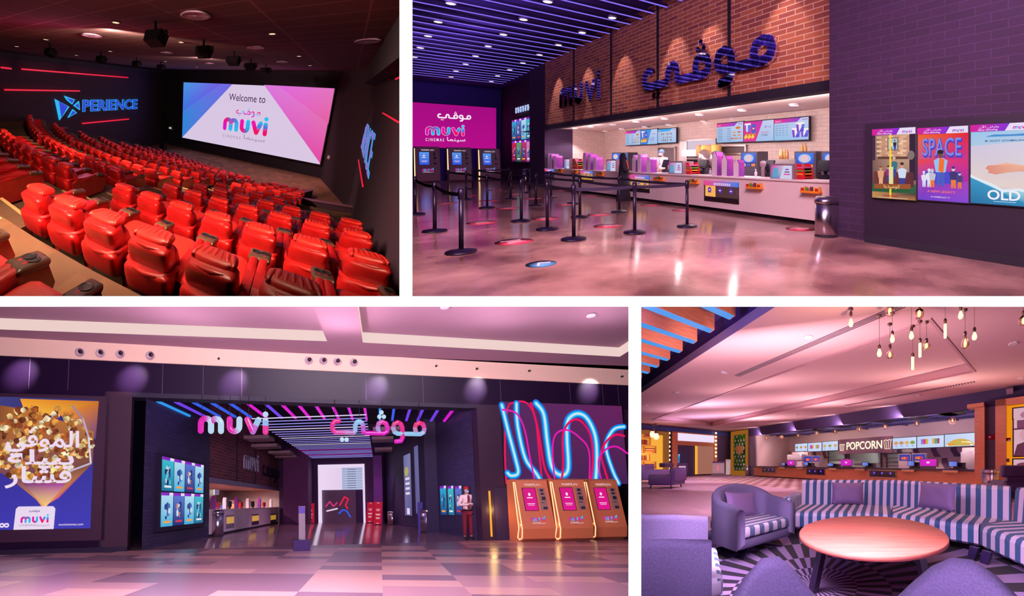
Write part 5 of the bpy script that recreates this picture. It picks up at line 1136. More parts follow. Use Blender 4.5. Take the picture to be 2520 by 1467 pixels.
b.ribbon([(X(p), Zf(q)) for p, q in ((172, 998), (200, 1030), (216, 1075), (224, 1140), (165, 1163))], .045, -.045, -.044, [(150, 130, 170), (220, 210, 230), (170, 160, 200)])
tw = (236, 216, 240)
ALM = ar(0xFE8D, 0xFEDF, 0xFEE4, 0xFEEE, 0xFB6C, 0xFEF2); BAB = ar(0xFEF3, 0xFE92, 0xFEF4, 0xFEE0, 0xFE94); FSH = ar(0xFED3, 0xFEB8, 0xFE8E, 0xFEAD)
b.text(ALM, X(104), Zf(1100), .42, tw, -.05, 'c', 1.12, 0, .03); b.text(BAB, X(102), Zf(1143), .38, tw, -.05, 'c', 1.7, 0, .03); b.text(FSH, X(98), Zf(1188), .42, tw, -.05, 'c', 1.35, 0, .03)
cw_ = (232, 214, 238); b.poly([(X(44), 0), (X(141), 0), (X(143), Zf(1252)), (X(137), Zf(1246)), (X(53), Zf(1246)), (X(47), Zf(1252))], cw_, -.05)
muvi(b, X(60), Zf(1284), .118, .42, -.056, -.054); mofi(b, X(80), Zf(1259), .033, .34, -.056, -.054, (110, 90, 150)); b.text('CINEMAS', X(58), Zf(1294), .05, (150, 130, 170), -.055, 'l', 1.2); b.text(CINEMA_AR, X(95), Zf(1294), .06, (150, 130, 170), -.055, 'l', 1.8)
b.text('muvicinemas.com', X(153), Zf(1294), .06, (236, 220, 244), -.055, 'l', 1.0, 0, .01)
for x in (5, 16, 27): b.disc(X(x), Zf(1291), .06, .06, (236, 220, 244), -.055); b.disc(X(x), Zf(1291), .03, .022, (90, 70, 190), -.058, 8)
t.part('picture', b, LIT)
# neon video wall
A_, B_, C_, D_ = fac((1232, 991)), fac((1525, 998)), fac((1541, 1191)), fac((1240, 1192))
wN, hN = B_[0] - A_[0] + .02, A_[1] - D_[1] + .02
t = Thing('video_wall', 'large video wall of pink and cyan neon loops above three kiosks', 'screen', H3, fpos(A_[0], -.05, D_[1]), FY)
b = MB(); b.box(-.03, wN + .03, .0, .05, -.03, hN + .03); t.part('frame', b, blk)
b = MB(); b.rect(0, 0, wN, hN, (70, 32, 84), -.004, (66, 30, 78), (100, 30, 90), (80, 34, 90))
def nz(p):
    u = (p[1] - 992) / 200.0
    return (p[0] - 1232 - 8 * u) / (293 + 8 * u) * wN, (1192 - p[1]) / 200.0 * hN
def sm(pts, n=5):
    out = []; P = [pts[0]] + list(pts) + [pts[-1]]
    for i in range(1, len(P) - 2):
        for k in range(n):
            t_ = k / n; out.append(tuple(.5 * ((2 * P[i][d]) + (-P[i - 1][d] + P[i + 1][d]) * t_ + (2 * P[i - 1][d] - 5 * P[i][d] + 4 * P[i + 1][d] - P[i + 2][d]) * t_ ** 2 + (-P[i - 1][d] + 3 * P[i][d] - 3 * P[i + 1][d] + P[i + 2][d]) * t_ ** 3) for d in (0, 1)))
    return out + [pts[-1]]
C3, M3, R3c = [(20, 110, 220), (40, 200, 240), (214, 226, 246)], [(226, 20, 170)], [(228, 10, 90)]
curves = [(R3c, 4, [(1240, 1190), (1238, 1100), (1245, 1010), (1262, 993), (1290, 993), (1310, 1030), (1318, 1110), (1325, 1190)]), (C3, 9, [(1232, 1000), (1245, 1060), (1262, 1130), (1268, 1165), (1252, 1172), (1243, 1165)]), (C3, 9, [(1266, 995), (1268, 1050), (1285, 1130), (1310, 1165), (1325, 1191)]), (C3, 11, [(1312, 993), (1330, 1020), (1338, 1090), (1348, 1150), (1370, 1170), (1388, 1155), (1386, 1080), (1388, 1035), (1410, 1016), (1435, 1026), (1456, 1070), (1460, 1130), (1456, 1190)]), (R3c, 5, [(1300, 993), (1316, 1060), (1330, 1150), (1350, 1185), (1370, 1182), (1376, 1140), (1376, 1070), (1395, 1036), (1420, 1034), (1444, 1070), (1450, 1130), (1444, 1190)]), (M3, 4, [(1233, 1012), (1265, 1020), (1284, 1060), (1296, 1130), (1308, 1190)]), (M3, 4, [(1355, 1190), (1350, 1110), (1358, 1070), (1385, 1058), (1415, 1075), (1440, 1110), (1440, 1190)]), (C3, 8, [(1530, 1046), (1505, 1052), (1486, 1080), (1484, 1110), (1500, 1160), (1515, 1191)]), (R3c, 5, [(1530, 1070), (1505, 1068), (1480, 1090), (1470, 1120), (1480, 1160), (1490, 1191)]), (M3, 4, [(1538, 1115), (1510, 1098), (1484, 1104), (1464, 1130), (1466, 1165), (1474, 1191)])]
for i, (cs, wd_, pts) in enumerate(curves):
    P = [nz(p) for p in sm(pts)]
    for j, c in enumerate(cs): b.ribbon(P, wd_ / 293.0 * wN * (1.6, .95, .4)[j] if len(cs) > 1 else wd_ / 293.0 * wN, -.012 - i * .003 - j * .0008, -.011 - i * .003 - j * .0008, [c, c], n=8)
t.part('picture', b, LIT)
# kiosks
for k, (x, y, xr) in enumerate(((1286, 1334, 1360), (1380, 1333, 1454), (1466, 1329, 1542))):
    q = fl3((x, y)); a = (q[:2] - FO) @ FD; c = (fl3((xr, y - 1))[:2] - FO) @ FD
    kiosk(H3, (q[0], q[1], HC3), FY - 4 * DEG, 'bronze ticket kiosk with glowing side under the neon video wall, %s' % ('left', 'middle', 'right')[k], 1.02, 1.9, ((222, 10, 140), (214, 10, 130)), 'mall ticket kiosks', bronze)
    lamp('POINT', H3, (q[0] + .0, q[1] + .1, HC3 + .5), (0, 0, 0), 14, (1.0, .62, .25), .05, name='kiosk_glow')
warm3 = mat('warm_strip', (255, 170, 50), .5, emit=1.0)
for k, x in enumerate((1203, 1366, 1441)):
    a = fac((x, 1210)); b = MB(); b.rbox(-.03, .03, -.05, -.01, HC3 + .12, .35, .015)
    solo('light_strip', 'upright warm light strip on the facade %s' % ('left of the dark doorway', 'between left and middle kiosks', 'between middle and right kiosks')[k], 'light strip', H3, b, warm3, fpos(a[0], -.0, 0), FY, group='warm upright strips')
    lamp('POINT', H3, fpos(a[0], -.25, -.4), (0, 0, 0), 9, (1.0, .6, .2), .04, name='strip_glow')
a, c = fac((1214, 1201)), fac((1258, 1326)); b = MB(); b.box(0, c[0] - a[0], -.03, .0, HC3, a[1]); solo('door_1', None, None, H3, b, mat('dark_doorway', (40, 14, 58), .7), fpos(a[0], 0, 0), FY, kind='structure')
# ceiling spots on the band
ba = MB(); ba.at((0, 0, 0), RX(90 * DEG)); ba.lathe([(.12, -.01), (.125, .03), (.095, .03), (.085, .0)], n=18); bb_ = MB(); bb_.at((0, 0, 0), RX(90 * DEG)); bb_.lathe([(.05, .01), (.06, .07), (.001, .075)], (0.02, .02, 0), 12)
for k, (x, y) in enumerate(((197, 868), (247, 870), (296, 872), (370, 876), (759, 888), (795, 889), (829, 891), (870, 893))):
    a = fac((x, y), -.03); t = Thing('spotlight', 'round recessed spotlight in the beige ceiling band, %s from left' % ordn(k), 'spotlight', H3, fpos(a[0], -.03, a[1]), FY, 'ceiling band spotlights')
    t.part('rim', ba, mat('spot_rim', (190, 160, 170), .5)); t.part('lamp_head', bb_, mat('spot_dark', (40, 20, 40), .4))
for k, (x, y) in enumerate(((538, 883), (1073, 901), (1173, 908), (1302, 913), (1530, 927))):
    a = fac((x, y), -.03); b = MB(); b.at(T=RX(90 * DEG)); b.lathe([(.035, 0), (.03, .05), (.001, .06)], n=10)
    solo('camera_dome', 'tiny dark dome on the beige ceiling band, %s from left' % ordn(k), 'camera', H3, b, blk, fpos(a[0], -.02, a[1]), FY, group='small domes on the ceiling band')
# left cabinet
def lwall(p, off=.1): q = H3.hit(p, (1, 0, 0), XL + off); return q[1], q[2]
a, c = lwall((390, 1122)), lwall((503, 1295)); 
t = Thing('poster_cabinet', 'dark cabinet of eight lit blue film posters on the left foyer wall', 'poster display', H3, (XL + .1, a[0], c[1]), 90 * DEG)
w, h = c[0] - a[0], a[1] - c[1] + .1
b = MB(); b.box(0, w, .0, .1, 0, h); t.part('frame', b, dark3)
for r in range(2):
    for k in range(4): b = MB(); x0 = (.06 + .225 * k) * w; z0 = (.06 + .46 * r) * h; poster_art(b, x0, z0, x0 + .215 * w, z0 + .44 * h, (3 * r + k) % 4 if (r + k) % 2 else 2, -.012); t.part('poster', b, LIT)
# right wall: tall panels, posters
def rpanel(name, lab, cat, p, q, fn, depth=.1, m=LIT):
    a, c = rwall(p, .05), rwall(q, .05); w = abs(a[0] - c[0]); h = a[1] - c[1]
    t = Thing(name, lab, cat, H3, rpos(max(a[0], c[0]), .05, c[1]), RW + math.pi)
    b = MB(); b.box(0, w, .0, .04, 0, h); t.part('frame', b, dark3)
    b = MB(); fn(b, w, h); t.part('picture', b, m)
rpanel('tall_advert_screen', 'tall grey advert screen with white lettering, nearer on right foyer wall', 'advert', (1019, 1100), (1062, 1266), lambda b, w, h: (b.rect(0, 0, w, h, (86, 90, 140), -.01, (76, 80, 130), (110, 110, 160)), [b.rect(.3 * w, (.5 + .1 * j) * h, .6 * w, (.53 + .1 * j) * h, (200, 190, 220), -.014) for j in range(3)], b.poly([(.42 * w, .26 * h), (.52 * w, .42 * h), (.36 * w, .42 * h)], (190, 120, 150), -.014), b.rect(.45 * w, .02 * h, .75 * w, .14 * h, (226, 210, 236), -.014)))
rpanel('tall_advert_screen', 'tall advert screen with food picture, farther on right foyer wall', 'advert', (993, 1122), (1015, 1270), lambda b, w, h: (b.rect(0, 0, w, h, (96, 96, 150), -.01, (76, 80, 130), (120, 120, 170)), b.disc(.4 * w, .72 * h, .3 * w, .08 * h, (170, 160, 80), -.014), [b.rect(.2 * w, (.34 + .08 * j) * h, .8 * w, (.38 + .08 * j) * h, (220, 206, 226), -.016) for j in range(4)], b.rect(.3 * w, .02 * h, .7 * w, .12 * h, (226, 210, 236), -.014)))
for k, (x0, x1_) in enumerate(((1083, 1101), (1102, 1119), (1120, 1139))):
    rpanel('film_poster', 'lit blue film poster behind the guard on right foyer wall, %s of three' % ('left', 'middle', 'right')[k], 'poster', (x0, 1197), (x1_, 1268), lambda b, w, h, k=k: poster_art(b, 0, 0, w, h, (0, 3, 1)[k]))
a = rwall((1057, 1100)); c = rwall((1073, 1100)); b = MB(); b.box(c[0], a[0], .0, .5, HC3, 3.4); solo('wall_fin', None, None, H3, b, mat('fin_dark', (40, 22, 66), .7), rpos(0, 0, 0), RW, kind='structure')
# counter of the foyer
t = Thing('snack_counter', 'white snack counter receding along the left side of the foyer', 'counter', H3, (XL, 17.5, HC3), 90 * DEG)
Lc = YB - 17.6
b = MB(); b.box(0, Lc, 0, .6, .08, .98); t.part('front', b, ctr); b = MB(); b.box(0, Lc, .03, .6, 0, .08); t.part('toe_kick', b, blkm)
b = MB(); b.box(0, Lc, -.03, .7, .98, 1.02); t.part('worktop', b, mat('worktop_white'))
def cf3(p): q = H3.hit(p, (1, 0, 0), XL + .02); return q[1], q[2]
for k, (p, q) in enumerate((((557, 1268), (576, 1298)), ((620, 1266), (637, 1290)), ((666, 1265), (679, 1286)), ((701, 1264), (711, 1281)))):
    a, c = cf3(p), cf3(q); b = MB(); b.box(0, c[0] - a[0], -.02, 0, 0, a[1] - c[1]); b.mi = 1; b.box(.04, c[0] - a[0] - .04, -.03, -.02, (a[1] - c[1]) * .35, (a[1] - c[1]) * .85)
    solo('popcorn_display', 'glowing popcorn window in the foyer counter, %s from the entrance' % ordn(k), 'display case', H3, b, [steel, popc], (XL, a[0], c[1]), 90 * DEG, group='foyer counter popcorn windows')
R_ = random.Random(3)
for k in range(14):
    x = 530 + k * 13.5; a = cf3((x, 1262)); kind = k % 4; b = MB(); h = (.35, .55, .3, .5)[kind]
    if kind in (1, 3): b.prism([(-.08, 0), (.08, 0), (.08, h * .8), (0, h), (-.08, h * .8)], -.08, .08)
    else: b.box(-.2, .2, 0, .1, .08, h); b.box(-.05, .05, .0, .08, 0, .1)
    solo(('order_screen', 'popcorn_box')[kind % 2], '%s on the foyer counter, %s of fourteen things from the entrance' % (('dark order screen', 'violet popcorn box', 'red order screen', 'white popcorn box')[kind], ordn(k)), ('screen', 'popcorn box')[kind % 2], H3, b, [blkm, pbox_s, redp, pbox_f][kind], (XL - .3, a[0], HC3 + 1.02), 90 * DEG, group='things along the foyer counter')
def bs3(p, x=XL - 3.2): q = H3.hit(p, (1, 0, 0), x); return q[1], q[2]
for k, (p, q, c1) in enumerate((((526, 1193), (537, 1218), (120, 100, 140)), ((571, 1197), (588, 1221), (110, 120, 150)), ((589, 1199), (604, 1222), (206, 20, 130)), ((605, 1201), (619, 1223), (120, 110, 160)))):
    a, c = bs3(p), bs3(q); b = MB(); b.rect(0, 0, c[0] - a[0], a[1] - c[1], c1, -.06); b.box(0, c[0] - a[0], -.05, 0, 0, a[1] - c[1])
    solo('menu_screen', 'small menu screen over the foyer snack kitchen, %s from left' % ordn(k), 'menu screen', H3, b, LIT, (XL - 3.2, a[0], c[1]), 90 * DEG, group='foyer menu screens')
for k, (p, q, m) in enumerate((((527, 1226), (552, 1246), 'b'), ((556, 1236), (600, 1258), 'd'), ((577, 1233), (602, 1240), 'd'), ((612, 1238), (640, 1255), 'o'), ((655, 1233), (663, 1247), 'w'), ((680, 1246), (692, 1260), 'd'))):
    a, c = bs3(p, XL - 2.4), bs3(q, XL - 2.4); b = MB(); w_, h_ = max(.2, c[0] - a[0]), max(.2, a[1] - c[1]); b.box(0, w_, 0, .3, -.9, h_ * .7); b.box(.1 * w_, .9 * w_, .05, .3, h_ * .7, h_)
    b.mi = 1; b.box(.1 * w_, .45 * w_, -.02, 0, .1 * h_, .6 * h_); b.box(.55 * w_, .9 * w_, -.02, 0, .1 * h_, .6 * h_)
    solo('kitchen_machine', 'machine at the back of foyer snack kitchen, %s from left' % ordn(k), 'machine', H3, b, [mat('oven_dark', (110, 80, 80), .4), mat('blue_panel_light', (90, 110, 220), .5, emit=.8) if m == 'b' else mat('oven_orange', (220, 150, 90), .5)], (XL - 2.4, a[0], HC3 + .9), 90 * DEG, group='machines of foyer kitchen')
# signs on foyer brick
def br3(p): q = H3.hit(p, (1, 0, 0), XL + .05); return q[1], q[2]
a = br3((600, 1148)); c = br3((637, 1154)); t = Thing('wall_sign', 'muvi letters in pale outline on the foyer brick wall', 'sign', H3, (XL + .05, a[0], a[1]), 90 * DEG)
u = (c[0] - a[0]) / 5.6
for nm, pts, cs in MUVI: b = MB(); b.ribbon([(x * u, z * .5) for x, z in pts], .2, -.02, .03); t.part('letter', b, mat('pale_letter', (206, 190, 226), .3))
a = br3((647, 1158)); c = br3((687, 1172)); u = (c[0] - a[0]) / 7.5; t = Thing('wall_sign', 'dark Arabic letters on the foyer brick wall', 'sign', H3, (XL + .05, a[0], a[1] - .2), 90 * DEG)
for nm, pts, cs in MOFI: b = MB(); b.ribbon([(x * u, z * .5) for x, z in pts], .16, -.02, .03); t.part('letter', b, mat('dark_letter', (50, 30, 66), .3))
for x in (585, 630, 667, 695):
    a = br3((x, 1150)); b = MB(); b.box(XL, XL + .03, a[0] - .04, a[0] + .04, 1.05, 4.5); struct('trim_brick_seam', H3, b, blkm)
# standees, totem, bins
def standee(x0, x1_, y0, yb, lab, lean=0.0):
    q = fl3((x0, yb)); q2 = fl3((x1_, yb)); w = q2[0] - q[0]; hh = H3.hit((x0, y0), (0, 1, 0), q[1])[2] - HC3
    t = Thing('standee', lab, 'standee', H3, q, 0)
    b = MB(); b.prism([(0, .03), (w, .03), (w + lean, hh), (lean, hh)], 0, .08); t.part('board', b, mat('red_board', (222, 20, 60), .5, emit=.55))
    b = MB(); b.box(0, w, -.1, .25, 0, .03); t.part('foot', b, blkm)
    b = MB()
    for z, s in ((.93, .3), (.66, .5), (.6, .4), (.45, .6), (.41, .5), (.3, .5), (.26, .4), (.06, .3)): b.rect(w * (.5 - s / 2) + lean * z, z * hh, w * (.5 + s / 2) + lean * z, (z + .022) * hh, (244, 190, 210), -.01)
    t.part('lettering', b, LIT)
standee(755, 773, 1239, 1288, 'red standee left of the bright doorway'); standee(901, 918, 1236, 1287, 'red leaning standee right of the bright doorway', .1); standee(919, 939, 1235, 1292, 'front red standee right of the bright doorway', .08)
q = fl3((723, 1357)); t = Thing('totem_sign', 'clear totem sign on a dark block in the mall entrance', 'totem', H3, q, 14 * DEG)
w = fl3((760, 1357))[0] - q[0]
b = MB(); b.box(0, w * 1.1, 0, .3, 0, .28); t.part('base', b, mat('totem_base', (50, 26, 84), .4))
hb = H3.hit((744, 1246), (0, 1, 0), q[1])[2] - HC3
acr = mat('acrylic', (226, 206, 226), .05); bsdf(acr).inputs['Transmission Weight'].default_value = .75; bsdf(acr).inputs['IOR'].default_value = 1.1
b = MB(); b.box(.36 * w, .80 * w, .12, .17, .28, hb); t.part('acrylic_panel', b, acr)
b = MB(); b.box(.37 * w, .79 * w, .11, .118, hb * .84, hb * .99); t.part('violet_header', b, mat('violet_card', (80, 60, 150), .5))
trash(H3, fl3((533, 1319)), .28, 1.0, 'shiny bronze bin at the near end of the foyer counter')
trash(H3, fl3((963, 1292)), .2, .75, 'steel bin before the dark right side of corridor')
trash(H3, fl3((1048, 1311)), .22, .95, 'brown bin beneath the tall advert screens')
q = fl3((1030, 1311)); hb = H3.hit((1034, 1236), (0, 1, 0), q[1])[2] - HC3; b = MB(); b.box(0, .2, 0, .1, 0, hb); solo('display_post', 'tall narrow violet display post beside the brown bin', 'display post', H3, b, mat('violet_card'), q)
for k, (x, y) in enumerate(((795, 1285), (892, 1286))):
    q = fl3((x, y)); b = MB(); b.rbox(-.55, .55, -.2, .2, 0, 1.5, .05); solo('doorway_pedestal', 'grey pedestal at the %s side of the bright doorway' % ('left', 'right')[k], 'pedestal', H3, b, mat('pedestal_grey', (120, 112, 160), .5), q, group='doorway pedestals')
# light
for p in ((1095, 757), (1455, 778)):
    q = H3.onz(p, 4.74)
    t = Thing('downlight', 'bright ceiling downlight in the right mall tray, %s' % ('upper' if p[0] < 1200 else 'right-hand'), 'ceiling light', H3, q); t.part('lens', m1(lambda b: b.lathe([(.001, 0), (.09, 0)], n=14)), dlm); t.part('rim', m1(lambda b: b.lathe([(.09, -.01), (.11, -.01), (.11, .04)], n=14)), wht)
lamp('AREA', H3, (-2.5, 5.0, 1.45), (-2.0, 13.0, 3.2), 1050, (.96, .78, .94), 6, .8, name='mall_fill')  # unseen area fills added at the front, backs to the camera
lamp('AREA', H3, (-1.0, 4.6, 1.3), (.5, 11.0, -1.2), 560, (.98, .78, .94), 6, .6, name='mall_fill')
for x, y in ((-5, 10.6), (-1, 11.2), (3, 12.0), (5.5, 12.2)): lamp('SPOT', H3, (x, y, 3.5), (x, y, 6), 60, (.95, .74, .9), .02, angle=150, blend=.6, name='mall_fill')  # upward fills added in mid-air, no fitting there
for p in ((55, 918), (328, 930), (577, 940), (928, 954), (1172, 957), (1450, 960)):
    a = fac(p); lamp('SPOT', H3, fpos(a[0], -.8, a[1] + .25), fpos(a[0], 0, a[1]), 420, (1, .86, .95), .04, angle=44, blend=1.0, name='fascia_spot')
for y in (19, 22, 25, 28): lamp('SPOT', H3, (XL - 1.6, y, .85), (XL - 1.7, y, -2), 170, (1.0, .78, .74), .03, angle=140, blend=.4, name='snack_light')
for x, y, pw, c in ((-3.5, 13.6, 120, (.45, .45, 1.0)), (0, 15, 150, (.55, .5, 1.0)), (-2, 20, 170, (.7, .5, 1.0)), (-2, 26, 170, (.9, .5, .9))): lamp('SPOT', H3, (x, y, 3.3), (x, y, -1), pw * 2.2, c, .05, angle=125, blend=.5, name='foyer_light')
# ================================================================ the lounge with the popcorn bar
HC4 = -1.6; YF = 17.3; XW = -33.0; ZC4 = 4.2
def fl4(p): return H4.onz(p, HC4)
def f4(p, y=YF): q = H4.hit(p, (0, 1, 0), y); return q[0], q[2]
def l4(p, x=XW): q = H4.hit(p, (1, 0, 0), x); return q[1], q[2]
def stripe_mat(name, c1, c2, period, duty=.5, rough=.8):
    m = mat(name, c1, rough); v = uvmap(m); sp = nd(m, 'ShaderNodeSeparateXYZ'); lk(m, v, sp.inputs[0])
    a = nd(m, 'ShaderNodeMath', operation='DIVIDE'); a.inputs[1].default_value = period; lk(m, sp.outputs[0], a.inputs[0])
    f = nd(m, 'ShaderNodeMath', operation='FRACT'); lk(m, a.outputs[0], f.inputs[0])
    g = nd(m, 'ShaderNodeMath', operation='GREATER_THAN'); g.inputs[1].default_value = duty; lk(m, f.outputs[0], g.inputs[0])
    x = nd(m, 'ShaderNodeMix', data_type='RGBA'); x.inputs[6].default_value = rgb(c1); x.inputs[7].default_value = rgb(c2)
    lk(m, g.outputs[0], x.inputs[0]); lk(m, x.outputs[2], bsdf(m).inputs['Base Color']); return m
stripes = stripe_mat('blue_white_stripes', (216, 186, 226), (58, 88, 140), .185)
stripes_s = stripe_mat('blue_white_stripes_narrow', (220, 200, 236), (50, 100, 150), .10)
stripes_c = stripe_mat('cushion_stripes', (230, 204, 232), (96, 104, 146), .19)
def wood(name, c1, c2, sc=2.0, st=(1, 14), rough=.45): return noise_mat(name, c1, c2, sc, rough, .05, 6, st, 0, .3, .7)
plank = brick_mat('wood_plank_floor', (210, 164, 190), (194, 146, 172), (160, 112, 140), 2.4, .22, .004, .38, .06, 0)
oak = wood('oak_veneer', (214, 124, 88), (230, 146, 106), 1.6, (1, 10))
tabw = wood('table_wood', (222, 108, 96), (240, 134, 118), 1.4, (1, 12), .6); bsdf(tabw).inputs['Specular IOR Level'].default_value = .15
beamw = wood('beam_wood', (206, 110, 84), (236, 146, 110), 2.2, (1, 9), .5)
ceil4 = mat('lounge_ceiling', (226, 180, 184), .9); navy4 = mat('navy_fascia', (64, 40, 96), .7); vio4 = mat('violet_void', (64, 36, 110), .9)
fab = noise_mat('grey_violet_fabric', (100, 82, 124), (114, 94, 140), 60, .95, .1)
fab_d = mat('pillow_fabric', (128, 92, 146), .9)
b = MB(); b.quad((-60, -2, HC4), (14, -2, HC4), (14, 24, HC4), (-60, 24, HC4)); struct('floor_lounge', H4, b, plank)
TX0, TX1, TY0, TY1 = -29.6, -2.65, 7.5, 13.3
b = MB()
for x0, x1_, y0, y1_ in ((-60, 14, 4.25, TY0), (-60, 14, TY1, 18), (-60, TX0, TY0, TY1), (TX1, 14, TY0, TY1)): b.quad((x0, y0, ZC4), (x1_, y0, ZC4), (x1_, y1_, ZC4), (x0, y1_, ZC4))
struct('ceiling_lounge', H4, b, ceil4)
b = MB(); zt = ZC4 + .42; i_ = .55
b.quad((TX0, TY0, zt), (TX1, TY0, zt), (TX1, TY1, zt), (TX0, TY1, zt))
for a, c in (((TX0, TY0), (TX1, TY0)), ((TX1, TY0), (TX1, TY1)), ((TX1, TY1), (TX0, TY1)), ((TX0, TY1), (TX0, TY0))): b.quad((a[0], a[1], ZC4), (c[0], c[1], ZC4), (c[0], c[1], zt), (a[0], a[1], zt))
struct('ceiling_tray', H4, b, ceil4)
b = MB()
for x0, x1_, y0, y1_ in ((TX0 + .1, TX1 - .1, TY1 - .12, TY1 - .02), (TX0 + .1, TX1 - .1, TY0 + .02, TY0 + .12), (TX0 + .02, TX0 + .12, TY0, TY1), (TX1 - .12, TX1 - .02, TY0, TY1)): b.box(x0, x1_, y0, y1_, ZC4 - .03, ZC4 + .03)
struct('trim_tray_lip', H4, b, mat('tray_lip', (200, 150, 160), .8))
b = MB(); b.quad((-60, 4.25, ZC4), (14, 4.25, ZC4), (14, 4.25, ZC4 + .32), (-60, 4.25, ZC4 + .32)); struct('trim_ceiling_edge', H4, b, mat('edge_grey', (160, 130, 170), .8))
b = MB(); b.quad((-60, -2, 5.1), (14, -2, 5.1), (14, 4.3, 5.1), (-60, 4.3, 5.1)); b.quad((-60, 4.3, 4.5), (14, 4.3, 4.5), (14, 4.3, 5.1), (-60, 4.3, 5.1)); struct('ceiling_void', H4, b, vio4)
for k in range(10):
    x = -6.1 - 1.31 * k
    t = Thing('ceiling_beam', 'timber ceiling beam with blue light along its underside, %s from the right' % ordn(k), 'ceiling beam', H4, (x, 4.1 - .04 * k, 4.5), 0, 'timber ceiling beams')
    t.part('beam', m1(lambda b: b.box(-.34, 0, -5, 0, .02, .56)), beamw); t.part('blue_light', m1(lambda b: b.box(-.32, -.02, -5, -.04, 0, .02)), mat('blue_beam_light', (40, 146, 228), .5, emit=1.0)); t.done()
# linear slots
slm = mat('slot_dark', (80, 50, 80), .7)
b = MB()
for j in range(4): b.box(-11.6, -3.0, 6.30 + j * .07, 6.33 + j * .07, ZC4 - .012, ZC4 - .004)
solo('slot_diffuser', 'long dark four-line air slot in the lounge ceiling', 'vent', H4, b, slm, (0, 0, 0))
b = MB()
for j in range(60): b.box(-11.5 + j * .142, -11.43 + j * .142, 14.75, 15.0, ZC4 - .012, ZC4 - .004)
solo('slot_diffuser', 'long toothed air grille in the lounge ceiling above the bar', 'vent', H4, b, slm, (0, 0, 0))
for k, p in enumerate(((1990, 830), (1782, 917), (1665, 966), (1590, 997), (1962, 1021), (1870, 1036), (2261, 973), (2085, 1001), (2494, 846), (2513, 931), (1800, 1048))):
    q = H4.onz(p, ZC4 - .015); t = Thing('downlight', 'small white downlight in lounge ceiling, %s' % (('%s along the timber beams from right' % ordn(k)) if k < 4 else ['right of two left above the bar', 'left of two left above the bar', 'above the POPCORN lettering right end', 'above POPCORN lettering left end', 'upper right by the pendant bulbs', 'right edge above the oak niche', 'above the green hedge panel'][k - 4]), 'ceiling light', H4, q, 0, 'lounge downlights')
    t.part('lens', m1(lambda b: b.lathe([(.001, -.004), (.12, -.004)], n=14)), dlm); t.part('rim', m1(lambda b: b.lathe([(.12, -.02), (.15, -.02), (.15, .01)], n=14)), wht)
# walls
b = MB(); b.quad((XW, -2, HC4), (XW, 18, HC4), (XW, 18, ZC4), (XW, -2, ZC4)); struct('wall_left_lounge', H4, b, mat('plum_grey_wall', (88, 60, 104), .8))
b = MB(); b.box(XW, 14, YF - .05, YF + .2, 3.25, ZC4); struct('wall_fascia_lounge', H4, b, navy4)
b = MB(); b.box(XW, -26.9, YF, YF + .2, HC4, 3.3); b.box(-3.45, 14, YF, YF + .2, HC4, 3.3); struct('wall_bar_sides', H4, b, mat('mauve_wall', (124, 96, 128), .8))
b = MB(); b.box(XW, XW + .12, 7, 17.3, 3.6, 3.95); struct('trim_blue_cove', H4, b, mat('blue_cove', (60, 80, 170), .7))
# bar interior
YBK = 22.5
hound = brick_mat('two_tone_wall_tile', (200, 160, 150), (110, 70, 90), (150, 110, 120), 1.6, .9, .002, .5, 0, 0)
b = MB(); b.quad((-28, YBK, HC4), (-2, YBK, HC4), (-2, YBK, 3.6), (-28, YBK, 3.6)); struct('wall_bar_back', H4, b, mat('beige_wall', (196, 156, 160), .8))
b = MB(); b.quad((-26.9, YF, HC4), (-26.9, YBK, HC4), (-26.9, YBK, 3.6), (-26.9, YF, 3.6)); b.quad((-3.4, YF, HC4), (-3.4, YBK, HC4), (-3.4, YBK, 3.6), (-3.4, YF, 3.6)); struct('wall_bar_ends', H4, b, mat('beige_wall'))
b = MB(); b.quad((-28, YF, 4.0), (-2, YF, 4.0), (-2, YBK + 1, 4.0), (-28, YBK + 1, 4.0)); struct('ceiling_bar', H4, b, mat('dark_bar_ceiling', (50, 40, 90), .9))
# houndstooth tiles on the back wall: dark slanted teeth on pale tiles
b = MB(); a0, a1 = f4((1868, 1112), YBK - .02)[0], f4((2400, 1112), YBK - .02)[0]; z0, z1 = -.6, f4((2400, 1096), YBK)[1]
b.quad((a0, YBK - .01, z0), (a1, YBK - .01, z0), (a1, YBK - .01, z1), (a0, YBK - .01, z1)); b.mi = 1
k = 0; x = a0
while x < a1:
    for r, zz in enumerate((z0, z0 + 1.1)):
        xx = x + r * .7
        b.add([(xx, YBK - .02, zz), (xx + .55, YBK - .02, zz), (xx + .2, YBK - .02, zz + .55), (xx + .2, YBK - .02, zz + 1.0), (xx - .3, YBK - .02, zz + 1.0), (xx - .3, YBK - .02, zz + .55)], [(0, 1, 2, 3, 4, 5)])
    x += 1.6
struct('wall_tiles_bar', H4, b, [mat('pale_tile', (206, 166, 160), .5), mat('dark_tile', (104, 66, 92), .5)])
